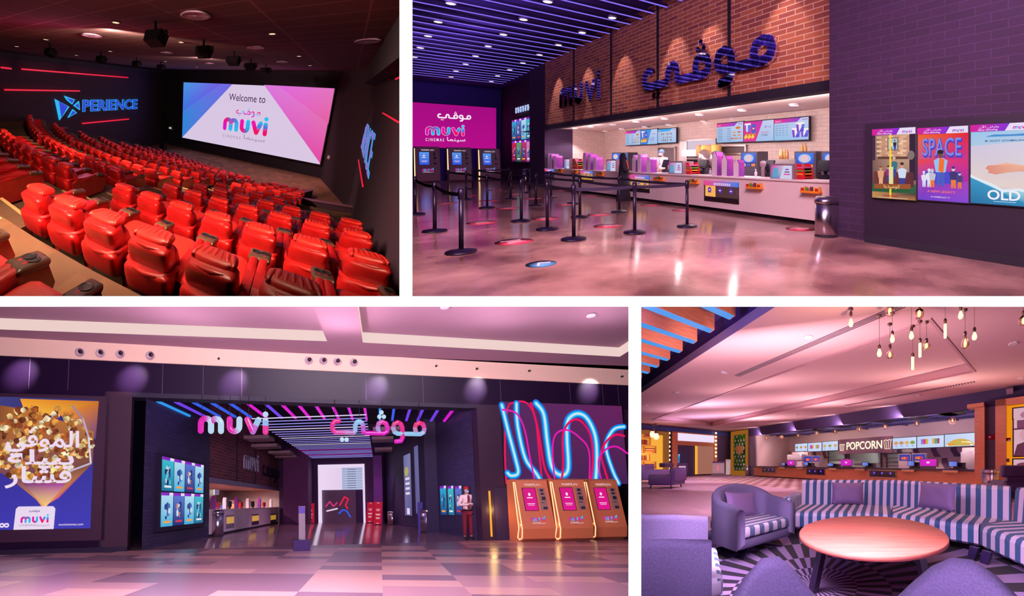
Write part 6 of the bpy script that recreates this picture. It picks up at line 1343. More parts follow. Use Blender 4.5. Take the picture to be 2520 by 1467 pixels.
# counter
L4 = -3.46 + 26.85
t = Thing('popcorn_bar', 'long oak fronted popcorn bar with dark top across the lounge', 'bar counter', H4, (-26.85, YF - .25, HC4))
t.part('front', m1(lambda b: b.box(0, L4, 0, .6, .1, 1.08)), oak); t.part('toe_kick', m1(lambda b: b.box(0, L4, .06, .6, 0, .1)), blkm); t.part('worktop', m1(lambda b: b.box(-.1, L4 + .1, -.08, .9, 1.08, 1.2)), mat('dark_worktop', (58, 40, 80), .3))
YC = YF - .25
for k, (p, q) in enumerate((((1876, 1150), (1909, 1164)), ((1984, 1153), (2030, 1170)), ((2139, 1155), (2206, 1177)))):
    a, c = f4(p, YC), f4(q, YC); w, h = c[0] - a[0], min(a[1], -.55) - c[1]
    t = Thing('popcorn_display', 'dark glass popcorn case set in the oak bar front, %s from left' % ordn(k), 'display case', H4, (a[0], YC, c[1]), 0, 'glass cases in oak bar')
    t.part('frame', m1(lambda b: (b.box(0, w, -.03, 0, 0, .05), b.box(0, w, -.03, 0, h - .05, h), b.box(0, .05, -.03, 0, 0, h), b.box(w - .05, w, -.03, 0, 0, h))), steel)
    t.part('glass', m1(lambda b: b.box(.03, w - .03, -.015, 0, .03, h - .03)), mat('dark_case_glass', (56, 40, 76), .1))
    for j in range(3): t.part('round_label', m1(lambda b: b.disc((.2 + .3 * j) * w, .6 * h, .09, .09, (110, 80, 220), -.035)), LIT)
for k, (x0, x1_, y) in enumerate(((1916, 1930, 1152), (1961, 1975, 1153), (2040, 2058, 1156), (2104, 2128, 1157), (2219, 2250, 1160), (2320, 2358, 1163))):
    a, c = f4((x0, y), YC - .1), f4((x1_, y), YC - .1); b = MB(); b.box(0, c[0] - a[0], -.06, .06, -.02, .14); b.mi = 1; b.box(.02, c[0] - a[0] - .02, -.08, -.06, 0, .08)
    solo('snack_tray', 'pale snack tray on the oak bar edge, %s from left' % ordn(k), 'tray', H4, b, [mat('tray_pale', (236, 200, 200), .5), mat('tray_amber', (236, 160, 70), .5)], (a[0], YC - .1, -.62), group='snack trays on oak bar')
# menus and POPCORN sign
YM = 20.5
def mscreen(lab, p, q, fn):
    a, c = f4(p, YM), f4(q, YM); w, h = c[0] - a[0], a[1] - c[1]
    t = Thing('menu_screen', lab, 'menu screen', H4, (a[0], YM, c[1]), 0, 'menu screens over the popcorn bar')
    t.part('frame', m1(lambda b: b.box(-.03, w + .03, .01, .1, -.05, h + .05)), blk)
    b = MB(); b.rect(0, 0, w, h, (186, 206, 240), -.006, (196, 214, 244), (206, 218, 246)); fn(b, w, h); t.part('picture', b, LIT)
def foods(cols, n): return lambda b, w, h: [b.disc((.15 + .7 * j / max(1, n - 1)) * w, .52 * h, .10 * w, .16 * h, cols[j % len(cols)], -.012 - .001 * j, 9) for j in range(n)] + [b.rect((.12 + .7 * j / max(1, n - 1)) * w, .2 * h, (.2 + .7 * j / max(1, n - 1)) * w, .25 * h, (80, 90, 150), -.012) for j in range(n)]
def cups(cols): return lambda b, w, h: [b.poly([((x - .04) * w, .3 * h), ((x + .04) * w, .3 * h), ((x + .05) * w, .75 * h), ((x - .05) * w, .75 * h)], cols[j % len(cols)], -.012 - .001 * j) for j, x in enumerate((.2, .29, .38, .62, .71, .8))]
mscreen('menu screen of three burgers at left of the bar', (1957, 1093), (1987, 1110), foods([(120, 150, 60), (190, 130, 60), (200, 150, 60)], 3))
mscreen('menu screen of cups at left of the bar', (1988.5, 1091), (2022, 1110), cups([(150, 80, 210), (220, 50, 90), (210, 160, 60), (230, 140, 60), (60, 170, 100), (220, 130, 150)]))
mscreen('menu screen of rolls left of the POPCORN sign', (2024, 1088), (2062, 1108), foods([(210, 160, 90), (150, 150, 60)], 3))
mscreen('menu screen of hot dogs right of the POPCORN sign', (2197, 1079), (2255, 1103), foods([(206, 150, 80), (190, 140, 100), (226, 170, 90), (120, 160, 60)], 4))
mscreen('menu screen of cups right of the POPCORN sign', (2257, 1075), (2323, 1100), cups([(140, 110, 220), (220, 40, 100), (190, 170, 70), (230, 160, 90), (60, 170, 110), (170, 60, 110)]))
mscreen('menu screen of a big popcorn bowl at right end of the bar', (2325, 1070), (2400, 1097), lambda b, w, h: (b.poly([(.02 * w, .05 * h), (.98 * w, .05 * h), (.9 * w, .35 * h), (.7 * w, .55 * h), (.5 * w, .62 * h), (.3 * w, .52 * h), (.1 * w, .3 * h)], (210, 170, 70), -.01), [b.disc((.08 + .84 * ((j * 37) % 50) / 50) * w, (.1 + .4 * ((j * 23) % 31) / 31 * (1 - abs(((j * 37) % 50) / 25 - 1) * .6)) * h, .03 * w, .06 * h, [(236, 220, 150), (170, 190, 80), (220, 140, 60), (240, 236, 220)][j % 4], -.012 - .0004 * j, 7) for j in range(44)]))
a, c = f4((2066, 1086), YM), f4((2195, 1104), YM); w, h = c[0] - a[0], a[1] - c[1]
t = Thing('bar_sign', 'lit POPCORN sign with two popcorn bucket emblems above the bar', 'sign', H4, (a[0], YM, c[1] - .1))
t.part('board', m1(lambda b: b.box(-.1, w + .05, -.02, .1, -.25, h + .25)), mat('brown_board', (84, 48, 66), .6))
lm4 = mat('warm_letters', (255, 232, 206), .5, emit=1.2)
b = MB(); wd = glyphs('POPCORN', .02)[2]; hl = .78 * h; b.text('POPCORN', .50 * w, .16 * h, hl, None, -.07, 'c', .68 * w / (wd * hl), .03, .02); t.part('lettering', b, lm4)
for xx, s in ((.06, .9), (.93, 1.15)):
    b = MB(); W2 = .05 * w * s; H2_ = .62 * h * s; x0 = xx * w
    for u in (-1, -.4, .3, 1): b.ribbon([(x0 + u * W2 * .75, .08 * h), (x0 + u * W2, .08 * h + H2_)], .035, -.07, -.05)
    b.ribbon([(x0 - W2 * .75, .08 * h), (x0 + W2 * .75, .08 * h)], .035, -.07, -.05)
    for j in range(5): b.ribbon([(x0 + W2 * (.5 * j - 1), .08 * h + H2_ * (1.06 + .1 * (j % 2))), (x0 + W2 * (.5 * j - .7), .08 * h + H2_ * 1.16)], .06, -.07, -.05)
    t.part('bucket_emblem', b, lm4)
# hoop pendants over the bar
hoop = mat('dark_hoop', (48, 30, 50), .5, .3); wire = mat('copper_wire', (190, 110, 90), .4, .6); bulbm = mat('amber_filament', (255, 176, 110), .4, emit=1.6)
for k, (x, y, hy, r) in enumerate(((1858, 1081, 1070, 0), (1886, 1078, 1066, 0), (1924, 1075, 1063, 7), (1964, 1072, 1060, 10), (2010, 1066, 1056, 14), (2055, 1062, 1048, 18), (2115, 1056, 1042, 22), (2178, 1050, 1035, 22), (2256, 1042, 1026, 27), (2344, 1035, 1016, 31))):
    q = H4.hit((x, y), (0, 1, 0), 18.6); zf = 18.6 / H4.ray((x, y))[1]; r_ = r * zf / 632; dz = (y - hy) * zf / 632
    t = Thing('hoop_pendant', 'caged amber bulb hanging under a dark hoop over the bar, %s from left' % ordn(k), 'pendant lamp', H4, q, 0, 'hoop pendants over the bar')
    rb = .21 if k < 5 else .24
    b = MB(); b.lathe([(.001, -.12), (.05, -.08), (.05, .06), (.02, .12)], n=8); t.part('bulb', b, bulbm)
    b = MB()
    for j in range(4): w_ = j * math.pi / 4; b.tube([(rb * math.sin(a_) * math.cos(w_), rb * math.sin(a_) * math.sin(w_), rb * math.cos(a_)) for a_ in [2 * math.pi * i / 12 for i in range(13)]], .008, 4, False)
    t.part('wire_cage', b, wire)
    b = MB(); b.tube([(0, 0, .12), (0, 0, 4.0 - q[2])], .012, 5); t.part('cord', b, blk)
    if r: b = MB(); b.lathe([(r_, dz - .08), (r_, dz + .08), (r_ * .86, dz + .08), (r_ * .86, dz - .08), (r_, dz - .08)], n=24); t.part('hoop', b, hoop)
b = MB()
for y in (18.2, 19.2, 20.2, 21.2): b.box(-26.8, -3.5, y, y + .12, 3.35, 3.5)
for x in np.arange(-25, -4, 4.2): b.bar((x, 17.5, 3.5), (x + 2.5, 22, 3.4), .12, .12)
solo('ceiling_frame', 'dark open metal framework below the bar ceiling', 'framework', H4, b, mat('framework_metal', (60, 46, 90), .5))
b = MB(); b.box(-15, -3.6, 17.6, 22.3, 3.9, 3.95); solo('ceiling_light_panel', 'blue glowing panel behind the metal framework at right of the bar', 'light panel', H4, b, mat('blue_panel_glow', (50, 96, 200), .5, emit=.8))
b = MB(); b.box(-24, -16, 18, 22.3, 3.9, 3.95); solo('ceiling_light_panel', 'amber glowing panel behind the metal framework above POPCORN', 'light panel', H4, b, mat('amber_panel_glow', (150, 120, 80), .5, emit=.6))
# things on and behind the bar
TZ = HC4 + 1.2
mg = mat('black_register', (36, 26, 50), .4)
for k, (p, q, lab) in enumerate((((2036, 1140), (2062, 1153), 'at the POPCORN sign left'), ((2122, 1137), (2148, 1152), 'under the POPCORN sign'), ((2234, 1134), (2262, 1153), 'left of the large magenta screen'), ((2334, 1135), (2372, 1154), 'at the right end of the bar'), ((1980, 1137), (1996, 1150), 'left among the two dark screens'), ((1925, 1139), (1938, 1150), 'left of the small magenta screen'))):
    a, c = f4(p, YF), f4(q, YF); w, h = c[0] - a[0], a[1] - TZ
    t = Thing('cash_register', 'black cash register with blue screen, ' + lab, 'cash register', H4, (a[0], YF, TZ), 0, 'cash registers on the oak bar')
    t.part('body', m1(lambda b: (b.box(.3 * w, w, .05, .5, .1 * h, .8 * h), b.box(.1 * w, w * 1.05, 0, .6, 0, .14 * h))), mg)
    t.part('display', m1(lambda b: b.box(0, .62 * w, -.03, .02, .3 * h, h)), mg); t.part('screen', m1(lambda b: b.rect(.05 * w, .36 * h, .57 * w, .94 * h, (120, 140, 226), -.04, (90, 110, 210))), LIT)
for k, (p, q, lab) in enumerate((((1938, 1134), (1955, 1145), 'small, at left end of the oak bar'), ((2070, 1132), (2095, 1146), 'under the POPCORN sign'), ((2265, 1131), (2304, 1147), 'largest, right of the POPCORN sign'))):
    a, c = f4(p, YF), f4(q, YF); w, h = c[0] - a[0], a[1] - c[1]
    t = Thing('order_screen', 'magenta order screen, ' + lab, 'screen', H4, (a[0], YF, c[1]), 0, 'magenta screens on the oak bar')
    t.part('case', m1(lambda b: (b.box(-.06, w + .06, 0, .3, -.05, h + .06), b.box(.1 * w, .9 * w, .05, .25, TZ - c[1], -.05))), greyp)
    t.part('picture', m1(lambda b: (b.rect(0, 0, w, h, (206, 20, 200), -.01, (196, 30, 190), (226, 40, 190)), b.rect(.4 * w, .4 * h, .6 * w, .66 * h, (236, 210, 240), -.014))), LIT)
for k, (p, q) in enumerate((((1980, 1123), (1997, 1137)), ((2000, 1123), (2017, 1136)), ((2213, 1119), (2240, 1134)), ((2246, 1118), (2277, 1133)))):
    a, c = f4(p, 20), f4(q, 20); w, h = c[0] - a[0], a[1] - c[1]
    t = Thing('drink_machine', 'drink dispenser with dark blue screen of red cups, %s from left' % ordn(k), 'drink machine', H4, (a[0], 20, TZ - .2), 0, 'drink dispensers of the popcorn bar')
    zb = c[1] - TZ + .2
    t.part('body', m1(lambda b: (b.box(-.06, w + .06, 0, .5, zb - .15, zb + h + .06), b.box(0, w, -.1, .5, 0, zb - .15))), mat('machine_beige', (150, 120, 130), .5))
    t.part('screen', m1(lambda b: (b.rect(0, zb, w, zb + h, (40, 50, 150), -.01, (50, 60, 170)), [b.disc((.3 + .2 * j) * w, zb + .4 * h, .13 * w, .25 * h, [(220, 90, 60), (230, 120, 60), (200, 50, 80)][j], -.014 - j * .002, 8) for j in range(3)])), LIT)
stw = mat('hood_steel', (206, 186, 200), .35, .6)
for k, (p, q, lab) in enumerate((((1936, 1119), (1972, 1148), 'left end of bar, above the small magenta screen'), ((2363, 1111), (2401, 1154), 'right end of the bar'))):
    a, c = f4(p, 19.5), f4(q, 19.5); w, h = c[0] - a[0], a[1] - TZ
    t = Thing('popcorn_warmer', 'pale steel popcorn warmer, ' + lab, 'popcorn machine', H4, (a[0], 19.5, TZ - .2))
    t.part('hood', m1(lambda b: b.rbox(0, w, 0, .9, .62 * h if k == 0 else .1, h + .2, .12)), stw); t.part('cabinet', m1(lambda b: b.box(.05, w - .05, .1, .9, 0, .6 * h)), mat('cabinet_pale', (190, 160, 180), .4)); t.part('frame', m1(lambda b: b.box(-.1, w + .1, .9, 1.0, 0, h + .5)), mat('beige_wall'))
for k, (p, q, lab) in enumerate((((2091, 1107), (2168, 1150), 'wide kitchen opening behind POPCORN sign'), ((2040, 1109), (2079, 1150), 'shelved kitchen opening left of POPCORN sign'), ((2184, 1115), (2238, 1152), 'steel shelving right of the POPCORN sign'))):
    a, c = f4(p, YBK - .1), f4(q, YBK - .1); w, h = c[0] - a[0], a[1] - c[1]
    t = Thing('kitchen_hatch', lab, 'hatch', H4, (a[0], YBK - .1, c[1]), 0, 'openings behind the popcorn bar')
    t.part('frame', m1(lambda b: (b.box(-.12, 0, -.1, .05, 0, h), b.box(w, w + .12, -.1, .05, 0, h), b.box(0, w, -.1, .05, h - .1, h))), mat('hatch_post', (84, 48, 70), .5))
    t.part('back_panel', m1(lambda b: b.box(0, w, .0, .05, 0, h - .1)), mat('green_grey_panel', (172, 176, 172), .5))
    for j in range(3 if k else 1): t.part('shelf', m1(lambda b: b.box(.05, w - .05, -.3, 0, (.2 + .25 * j) * h, (.23 + .25 * j) * h)), stw)
# oak posts and lit niche at right
a = f4((2403, 995)); c = f4((2427, 1190)); x2_ = f4((2453, 990))[0]
b = MB(); b.box(a[0], c[0], YF - .5, YF, HC4, 3.36); b.box(a[0] - .35, c[0], YF - .7, YF, 3.2, 3.42); struct('wall_oak_post', H4, b, oak)
t = Thing('display_niche', 'oak framed niche glowing amber at the right edge of lounge', 'niche', H4, (x2_, YF - .1, HC4))
t.part('oak_frame', m1(lambda b: (b.box(0, .5, -.4, .1, 0, 5.1), b.box(0, 6, -.4, .1, 4.75, 5.1))), oak)
amb = mat('amber_lit_panel', (246, 150, 22), .6, emit=.85); t.part('lit_panel', m1(lambda b: b.box(.48, 6, -.1, .0, 0, 4.76)), amb)
def frame4(lab, p, q, fn):
    a, c = f4(p, YF - .28), f4(q, YF - .28); w, h = c[0] - a[0], a[1] - c[1]
    t = Thing('picture_frame', lab, 'picture', H4, (a[0], YF - .28, c[1]), 0, 'framed pictures in the amber niche')
    t.part('frame', m1(lambda b: b.box(-.06, w + .06, 0, .1, -.06, h + .06)), mat('black_frame', (50, 26, 56), .4))
    b = MB(); b.rect(0, 0, w, h, (214, 170, 186), -.01, (200, 150, 176)); fn(b, w, h); t.part('picture', b, LIT)
def portrait(b, w, h):
    b.poly([(0, 0), (w, 0), (w, .34 * h), (.5 * w, .42 * h), (.1 * w, .3 * h)], (96, 44, 70), -.014); b.disc(.52 * w, .56 * h, .34 * w, .22 * h, (206, 150, 166), -.018, 18); b.rect(.1 * w, .72 * h, w, .95 * h, (120, 60, 92), -.022); b.rect(0, .7 * h, w, .74 * h, (90, 40, 74), -.024); b.poly([(.42 * w, .36 * h), (.66 * w, .36 * h), (.6 * w, 0), (.5 * w, 0)], (226, 190, 206), -.026)
frame4('framed sepia portrait with a hat in amber niche, middle picture', (2495, 1031), (2580, 1121), portrait)
frame4('framed pale picture at top of amber niche', (2494, 1006), (2580, 1023), lambda b, w, h: b.disc(.5 * w, .3 * h, .3 * w, .4 * h, (170, 110, 140), -.014))
frame4('framed sepia picture at bottom of amber niche', (2494, 1131), (2580, 1153), lambda b, w, h: b.disc(.5 * w, .4 * h, .4 * w, .3 * h, (120, 60, 80), -.014))
for k, (p, q, lab) in enumerate((((2427, 1069), (2450, 1081), 'red fire alarm boxes on the grey wall beside the oak post'), ((2476, 1078), (2487, 1085), 'small red sign on the amber niche'))):
    a, c = f4(p, YF - .35), f4(q, YF - .35); b = MB(); b.box(a[0], c[0], 0, .1, c[1], a[1]); b.mi = 1; b.box(a[0] + .08, a[0] + .2, -.02, 0, a[1] - .2, a[1] - .1)
    solo('alarm_box' if k == 0 else 'fire_sign', lab, 'alarm' if k == 0 else 'sign', H4, b, [mat('alarm_red', (150, 20, 50), .4), wht], (0, YF - .35 + (.2 if k == 0 else 0), 0))
a = f4((2479, 1133), YF - .2); b = MB(); b.box(-.1, .1, -.05, 0, -.1, .1); solo('wall_switch', 'small grey switch on the amber niche', 'switch', H4, b, greyp, (a[0], YF - .2, a[1]))
a = f4((2487, 962), YF - .1); b = MB(); b.at(T=RX(30 * DEG)); b.box(-.15, .15, -.25, .2, -.15, .15); solo('wall_speaker', 'small grey loudspeaker on the dark fascia above amber niche', 'loudspeaker', H4, b, greyp, (a[0], YF - .3, a[1]))
trash(H4, fl4((2436, 1212)), .42, 1.25, 'shiny steel bin before the oak post right of the sofa')
trash(H4, fl4((1843, 1171)), .45, 1.3, 'steel bin between the hedge panel and the oak bar')
# hedge panel
a, c = f4((1807, 1072), YF - .1), f4((1838, 1159), YF - .1); w, h = c[0] - a[0], a[1] - c[1]
t = Thing('hedge_panel', 'amber framed hedge panel with white flowers left of the oak bar', 'wall planting', H4, (a[0], YF - .1, c[1]))
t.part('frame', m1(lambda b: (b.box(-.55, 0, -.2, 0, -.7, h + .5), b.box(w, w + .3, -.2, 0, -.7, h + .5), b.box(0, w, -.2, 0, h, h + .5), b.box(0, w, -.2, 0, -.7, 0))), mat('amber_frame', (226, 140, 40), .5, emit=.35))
b = MB(); R_ = random.Random(2); leaf = mat('hedge_leaf', (110, 190, 40), .8)
for i in range(420):
    x, z = R_.uniform(0, w), R_.uniform(0, h); s = R_.uniform(.12, .26); an = R_.uniform(0, 6.28); b.mi = i % 3
    b.add([(x, -.06, z), (x + s * math.cos(an), -.14 - .1 * R_.random(), z + s * math.sin(an)), (x + s * 1.5 * math.cos(an + .5), -.1, z + s * 1.5 * math.sin(an + .5)), (x + s * math.cos(an + 1), -.08, z + s * math.sin(an + 1))], [(0, 1, 2, 3)])
o = t.part('leaves', b, [mat('hedge_leaf'), mat('hedge_leaf_dark', (60, 140, 60), .8), mat('hedge_leaf_yellow', (190, 210, 40), .8)]); o['kind'] = 'stuff'
t.part('backing', m1(lambda b: b.box(0, w, -.05, 0, 0, h)), mat('hedge_leaf_dark'))
for i in range(34):
    x, z = ((i % 4) + .5 + .5 * ((i // 4) % 2)) / 4.5 * w, (i // 4 + .5) / 9 * h
    t.part('flower', m1(lambda b: b.sphere((x, -.2, z), (.17, .06, .17), 7, 5)), mat('white_flower', (206, 196, 236), .6))
solo('heart_plaque', 'tan shield plaque on the hedge panel', 'plaque', H4, m1(lambda b: b.prism([(.28 * w, .68 * h), (.9 * w, .68 * h), (.9 * w, .56 * h), (.6 * w, .42 * h), (.3 * w, .56 * h)], -.32, -.26)), mat('plaque_tan', (206, 140, 90), .5), (a[0], YF - .1, c[1]))
# left wall: bookcase, marquee doorway
LY = 90 * DEG
def lthing(name, lab, cat, y, z, grp=None): return Thing(name, lab, cat, H4, (XW + .05, y, z), LY, grp)
a = l4((1640, 1064)); c0 = l4((1570, 1150))
t = lthing('bookcase', 'amber lit bookcase filled with books on the left wall of lounge', 'bookcase', 6.2, HC4)
wB = a[0] - 6.2 + .1; hB = a[1] - HC4
t.part('frame', m1(lambda b: (b.box(0, wB, -.05, .0, 0, hB), b.box(wB - .5, wB, -.5, 0, 0, hB), b.box(0, wB, -.5, 0, hB - .4, hB))), mat('amber_bookcase', (222, 130, 50), .6, emit=.30))
t.part('lit_back', m1(lambda b: b.box(0, wB - .5, -.07, -.05, .8, hB - .4)), mat('amber_back', (255, 180, 60), .6, emit=.9))
cb4 = [(150, 40, 50), (226, 170, 90), (190, 60, 60), (240, 190, 120), (120, 30, 70), (220, 110, 60)]
for r in range(5):
    for k in range(3):
        y0 = .15 + 1.25 * k - (.5 if r % 2 else 0); z0 = .95 + r * .84
        if y0 + 1.1 > wB - .45: continue
        x = t.part('cubby', m1(lambda b: (b.box(y0, y0 + 1.1, -.45, -.07, z0, z0 + .07), b.box(y0, y0 + 1.1, -.45, -.07, z0 + .7, z0 + .77), b.box(y0, y0 + .07, -.45, -.07, z0, z0 + .77), b.box(y0 + 1.03, y0 + 1.1, -.45, -.07, z0, z0 + .77))), oak)
        for j in range(4):
            b = MB(); 
            if (r + k) % 2: b.box(y0 + .14, y0 + .95, -.4, -.1, z0 + .08 + j * .12, z0 + .18 + j * .12)
            else: b.box(y0 + .14 + j * .2, y0 + .3 + j * .2, -.4, -.1, z0 + .08, z0 + .58)
            solo('book', 'book in amber bookcase, %s shelf up, %s compartment from left, %s book' % (ordn(r), ordn(k), ordn(j)), 'book', H4, b, mat('book_%d' % ((r * 3 + j + k) % 6), cb4[(r * 3 + j + k) % 6], .6), (XW + .05, 6.2, HC4), LY, 'books in the amber bookcase')
a, c = l4((1663, 1066)), l4((1754, 1090)); d0, d1 = l4((1652, 1062)), l4((1762, 1062))
t = lthing('marquee_doorway', 'bulb lined doorway with blank white lit sign on the left wall', 'doorway', d0[0], HC4)
wD = d1[0] - d0[0]; hD = d0[1] - HC4; s0, s1 = a[0] - d0[0], c[0] - d0[0]; sz0, sz1 = c[1] - HC4, a[1] - HC4
t.part('frame', m1(lambda b: (b.box(0, s0 + .1, -.3, 0, 0, hD), b.box(s1 + .05, wD, -.3, 0, 0, hD), b.box(0, wD, -.3, 0, sz1, hD), b.box(s0, s1, -.3, 0, sz0 - .5, sz0))), oak)
t.part('lit_sign', m1(lambda b: b.box(s0 + .1, s1, -.34, -.1, sz0, sz1)), mat('white_sign_light', (236, 222, 250), .5, emit=1.0))
t.part('dark_opening', m1(lambda b: b.box(s0, s0 + .45 * (s1 - s0), -.05, 0, 0, sz0 - .5)), mat('opening_dark', (74, 56, 104), .7))
t.part('lit_panel', m1(lambda b: b.box(s0 + .5 * (s1 - s0), s1, -.2, 0, .2, sz0 - .5)), mat('copper_panel', (214, 140, 120), .5, emit=.5))
t.part('panel_edge_light', m1(lambda b: b.box(s0 + .48 * (s1 - s0), s0 + .54 * (s1 - s0), -.24, -.1, .2, sz0 - .5)), mat('amber_back'))
bm_ = mat('marquee_bulb', (255, 226, 190), .4, emit=1.6)
for side, x, n in (('left', 1647, 9), ('right', 1762, 7)):
    for k in range(n):
        y, z = l4((x, 1066 + k * (11 if side == 'left' else 9.5)), XW + .4)
        solo('marquee_bulb', 'glowing bulb in the %s column of the doorway, %s from top' % (side, ordn(k)), 'bulb', H4, m1(lambda b: b.sphere((0, 0, 0), .13, 8, 6)), bm_, (XW + .4, y, z), group='marquee bulbs')
for k, (p, q, lab, m) in enumerate((((1664, 1118), (1673, 1140), 'lit blue poster inside the marquee doorway', 'b'),)):
    a, c = l4(p, XW + .2), l4(q, XW + .2); solo('film_poster', lab, 'poster', H4, m1(lambda b: poster_art(b, 0, 0, c[0] - a[0], a[1] - c[1], 0)), LIT, (XW + .2, a[0], c[1]), LY)
# free-standing things at the back
def box4(name, lab, cat, x0, x1_, yt, yb, parts):
    q = fl4((x0, yb)); zf = 1.6 * 632 / (yb - 1139); w = (x1_ - x0) * zf / 632; h = (yb - yt) * zf / 632
    t = Thing(name, lab, cat, H4, q, 40 * DEG)
    for nm, fn, m in parts: b = MB(); fn(b, w, h); t.part(nm, b, m)
box4('info_stand', 'white information stand on a grey plinth before the doorway', 'stand', 1752, 1783, 1136, 1172, [('board', lambda b, w, h: b.box(.05 * w, .95 * w, 0, .2, .2 * h, h), wht), ('header', lambda b, w, h: b.box(.05 * w, .95 * w, -.02, .2, .9 * h, h), mat('header_violet', (110, 80, 150), .5)), ('plinth', lambda b, w, h: b.box(0, w, -.1, .3, 0, .2 * h), greyp), ('chart', lambda b, w, h: b.rect(.4 * w, .35 * h, .55 * w, .75 * h, (220, 110, 120), -.03), LIT)])
box4('info_stand', 'tall narrow white stand left of the hedge panel', 'stand', 1786, 1797, 1131, 1170, [('board', lambda b, w, h: b.box(0, w, 0, .15, .04 * h, h), wht), ('badge', lambda b, w, h: b.disc(.5 * w, .92 * h, .3 * w, .02 * h, (80, 70, 150), -.02), LIT), ('foot', lambda b, w, h: b.box(-.05, w + .05, -.05, .2, 0, .04 * h), blkm)])
box4('info_stand', 'dark stand with small pink poster by the marquee doorway', 'stand', 1666, 1690, 1140, 1175, [('board', lambda b, w, h: b.box(0, w, 0, .2, .25 * h, h), mat('stand_dark', (70, 40, 90), .6)), ('poster', lambda b, w, h: b.rect(.2 * w, .3 * h, .9 * w, .8 * h, (216, 170, 206), -.02), LIT), ('foot', lambda b, w, h: b.box(-.1, w * .9, -.1, .3, 0, .25 * h), blkm)])
for k, (x0, x1_, yt, yb, m, lab) in enumerate(((1594, 1657, 1160, 1203, mat('plum_leather', (84, 52, 116), .5), 'dark violet lounge chair at the far left of floor'), (1570, 1632, 1148, 1190, mat('lilac_fabric', (150, 124, 190), .8), 'lilac lounge chair behind the dark violet one'))):
    box4('lounge_chair', lab, 'armchair', x0, x1_, yt, yb, [('seat_body', lambda b, w, h: b.rbox(0, w, 0, 1.3, .2 * h, .8 * h, .08), m), ('backrest', lambda b, w, h: b.rbox(.85 * w, w * 1.06, 0, 1.3, .4 * h, 1.15 * h, .08) if k == 0 else b.rbox(0, .2 * w, 0, 1.3, .3 * h, 1.1 * h, .08), m), ('head_cushion', lambda b, w, h: b.rbox(.8 * w, 1.05 * w, .1, 1.2, .95 * h, 1.2 * h, .06), mat('head_cushion_dark', (60, 36, 84), .6)), ('leg', lambda b, w, h: b.bar((.1 * w, .1, .2 * h), (.04 * w, .1, 0), .05, .05), blk), ('leg', lambda b, w, h: b.bar((.86 * w, .1, .2 * h), (.9 * w, .1, 0), .05, .05), blk), ('leg', lambda b, w, h: b.bar((.86 * w, 1.1, .2 * h), (.9 * w, 1.1, 0), .05, .05), blk)])
q = fl4((2466, 1235)); t = Thing('lounge_chair', 'black leather chair back at right edge behind the sofa', 'armchair', H4, q, 40 * DEG)
t.part('backrest', m1(lambda b: b.rbox(0, 2.4, 0, .25, 1.0, 1.5, .1)), mat('black_leather', (60, 32, 70), .45)); t.part('seat_body', m1(lambda b: b.rbox(.1, 2.4, 0, 1.0, .3, .85, .1)), mat('black_leather')); t.part('post', m1(lambda b: b.box(.25, 2.2, .05, .2, .1, 1.05)), mat('black_leather'))
# chequered floor patch and radial rug
b = MB()
for i in range(24):
    for j in range(13):
        if (i + j) % 2: continue
        x = -25.5 + i * .62; y = 10.2 + j * .56
        b.add([(x + .15 * (j % 2), y, HC4 + .003), (x + .62, y, HC4 + .003), (x + .62, y + .4, HC4 + .003), (x + .3, y + .56, HC4 + .003), (x, y + .5, HC4 + .003)], [(0, 1, 2, 3, 4)])
solo('floor_inlay', 'brown and white houndstooth floor inlay before the oak bar', 'floor inlay', H4, b, mat('inlay_brown', (130, 70, 70), .4))
b = MB(); b.quad((-25.7, 10.1, HC4 + .0015), (-10.6, 10.1, HC4 + .0015), (-10.6, 17, HC4 + .0015), (-25.7, 17, HC4 + .0015)); struct('floor_inlay_ground', H4, b, mat('inlay_pale', (214, 180, 180), .4))
rug = mat('radial_rug', (120, 90, 150), .95); v = uvmap(rug)
RC = (-2.35, 2.35)
sep = nd(rug, 'ShaderNodeSeparateXYZ'); lk(rug, v, sep.inputs[0])
def mth(op, a, bb=None, val=None):
    n = nd(rug, 'ShaderNodeMath', operation=op); lk(rug, a, n.inputs[0])
    if bb is not None: lk(rug, bb, n.inputs[1])
    if val is not None: n.inputs[1].default_value = val
    return n.outputs[0]
dx = mth('SUBTRACT', sep.outputs[0], val=0.0); dy = mth('SUBTRACT', sep.outputs[1], val=0.0)
an = mth('ARCTAN2', dy, dx); an = mth('MULTIPLY', an, val=34 / math.pi); aflo = mth('FLOOR', an)
r2 = mth('ADD', mth('MULTIPLY', dx, dx), mth('MULTIPLY', dy, dy)); lr = mth('MULTIPLY', mth('LOGARITHM', r2, val=2.0), val=.62); rflo = mth('FLOOR', lr)
par = mth('MODULO', mth('ADD', mth('ADD', aflo, rflo), val=400.0), val=2.0) if False else mth('FLOORED_MODULO', mth('ADD', aflo, rflo), val=2.0)
gt = mth('GREATER_THAN', par, val=.5)
nz_ = nd(rug, 'ShaderNodeTexNoise'); nz_.inputs['Scale'].default_value = 60; lk(rug, v, nz_.inputs[0])
mxr = nd(rug, 'ShaderNodeMix', data_type='RGBA'); mxr.inputs[6].default_value = rgb((46, 26, 56)); mxr.inputs[7].default_value = rgb((176, 138, 200)); lk(rug, gt, mxr.inputs[0])
mm = nd(rug, 'ShaderNodeMix', data_type='RGBA', blend_type='MULTIPLY'); mm.inputs[0].default_value = .5; lk(rug, mxr.outputs[2], mm.inputs[6]); lk(rug, nz_.outputs[0], mm.inputs[7]); lk(rug, mm.outputs[2], bsdf(rug).inputs['Base Color'])
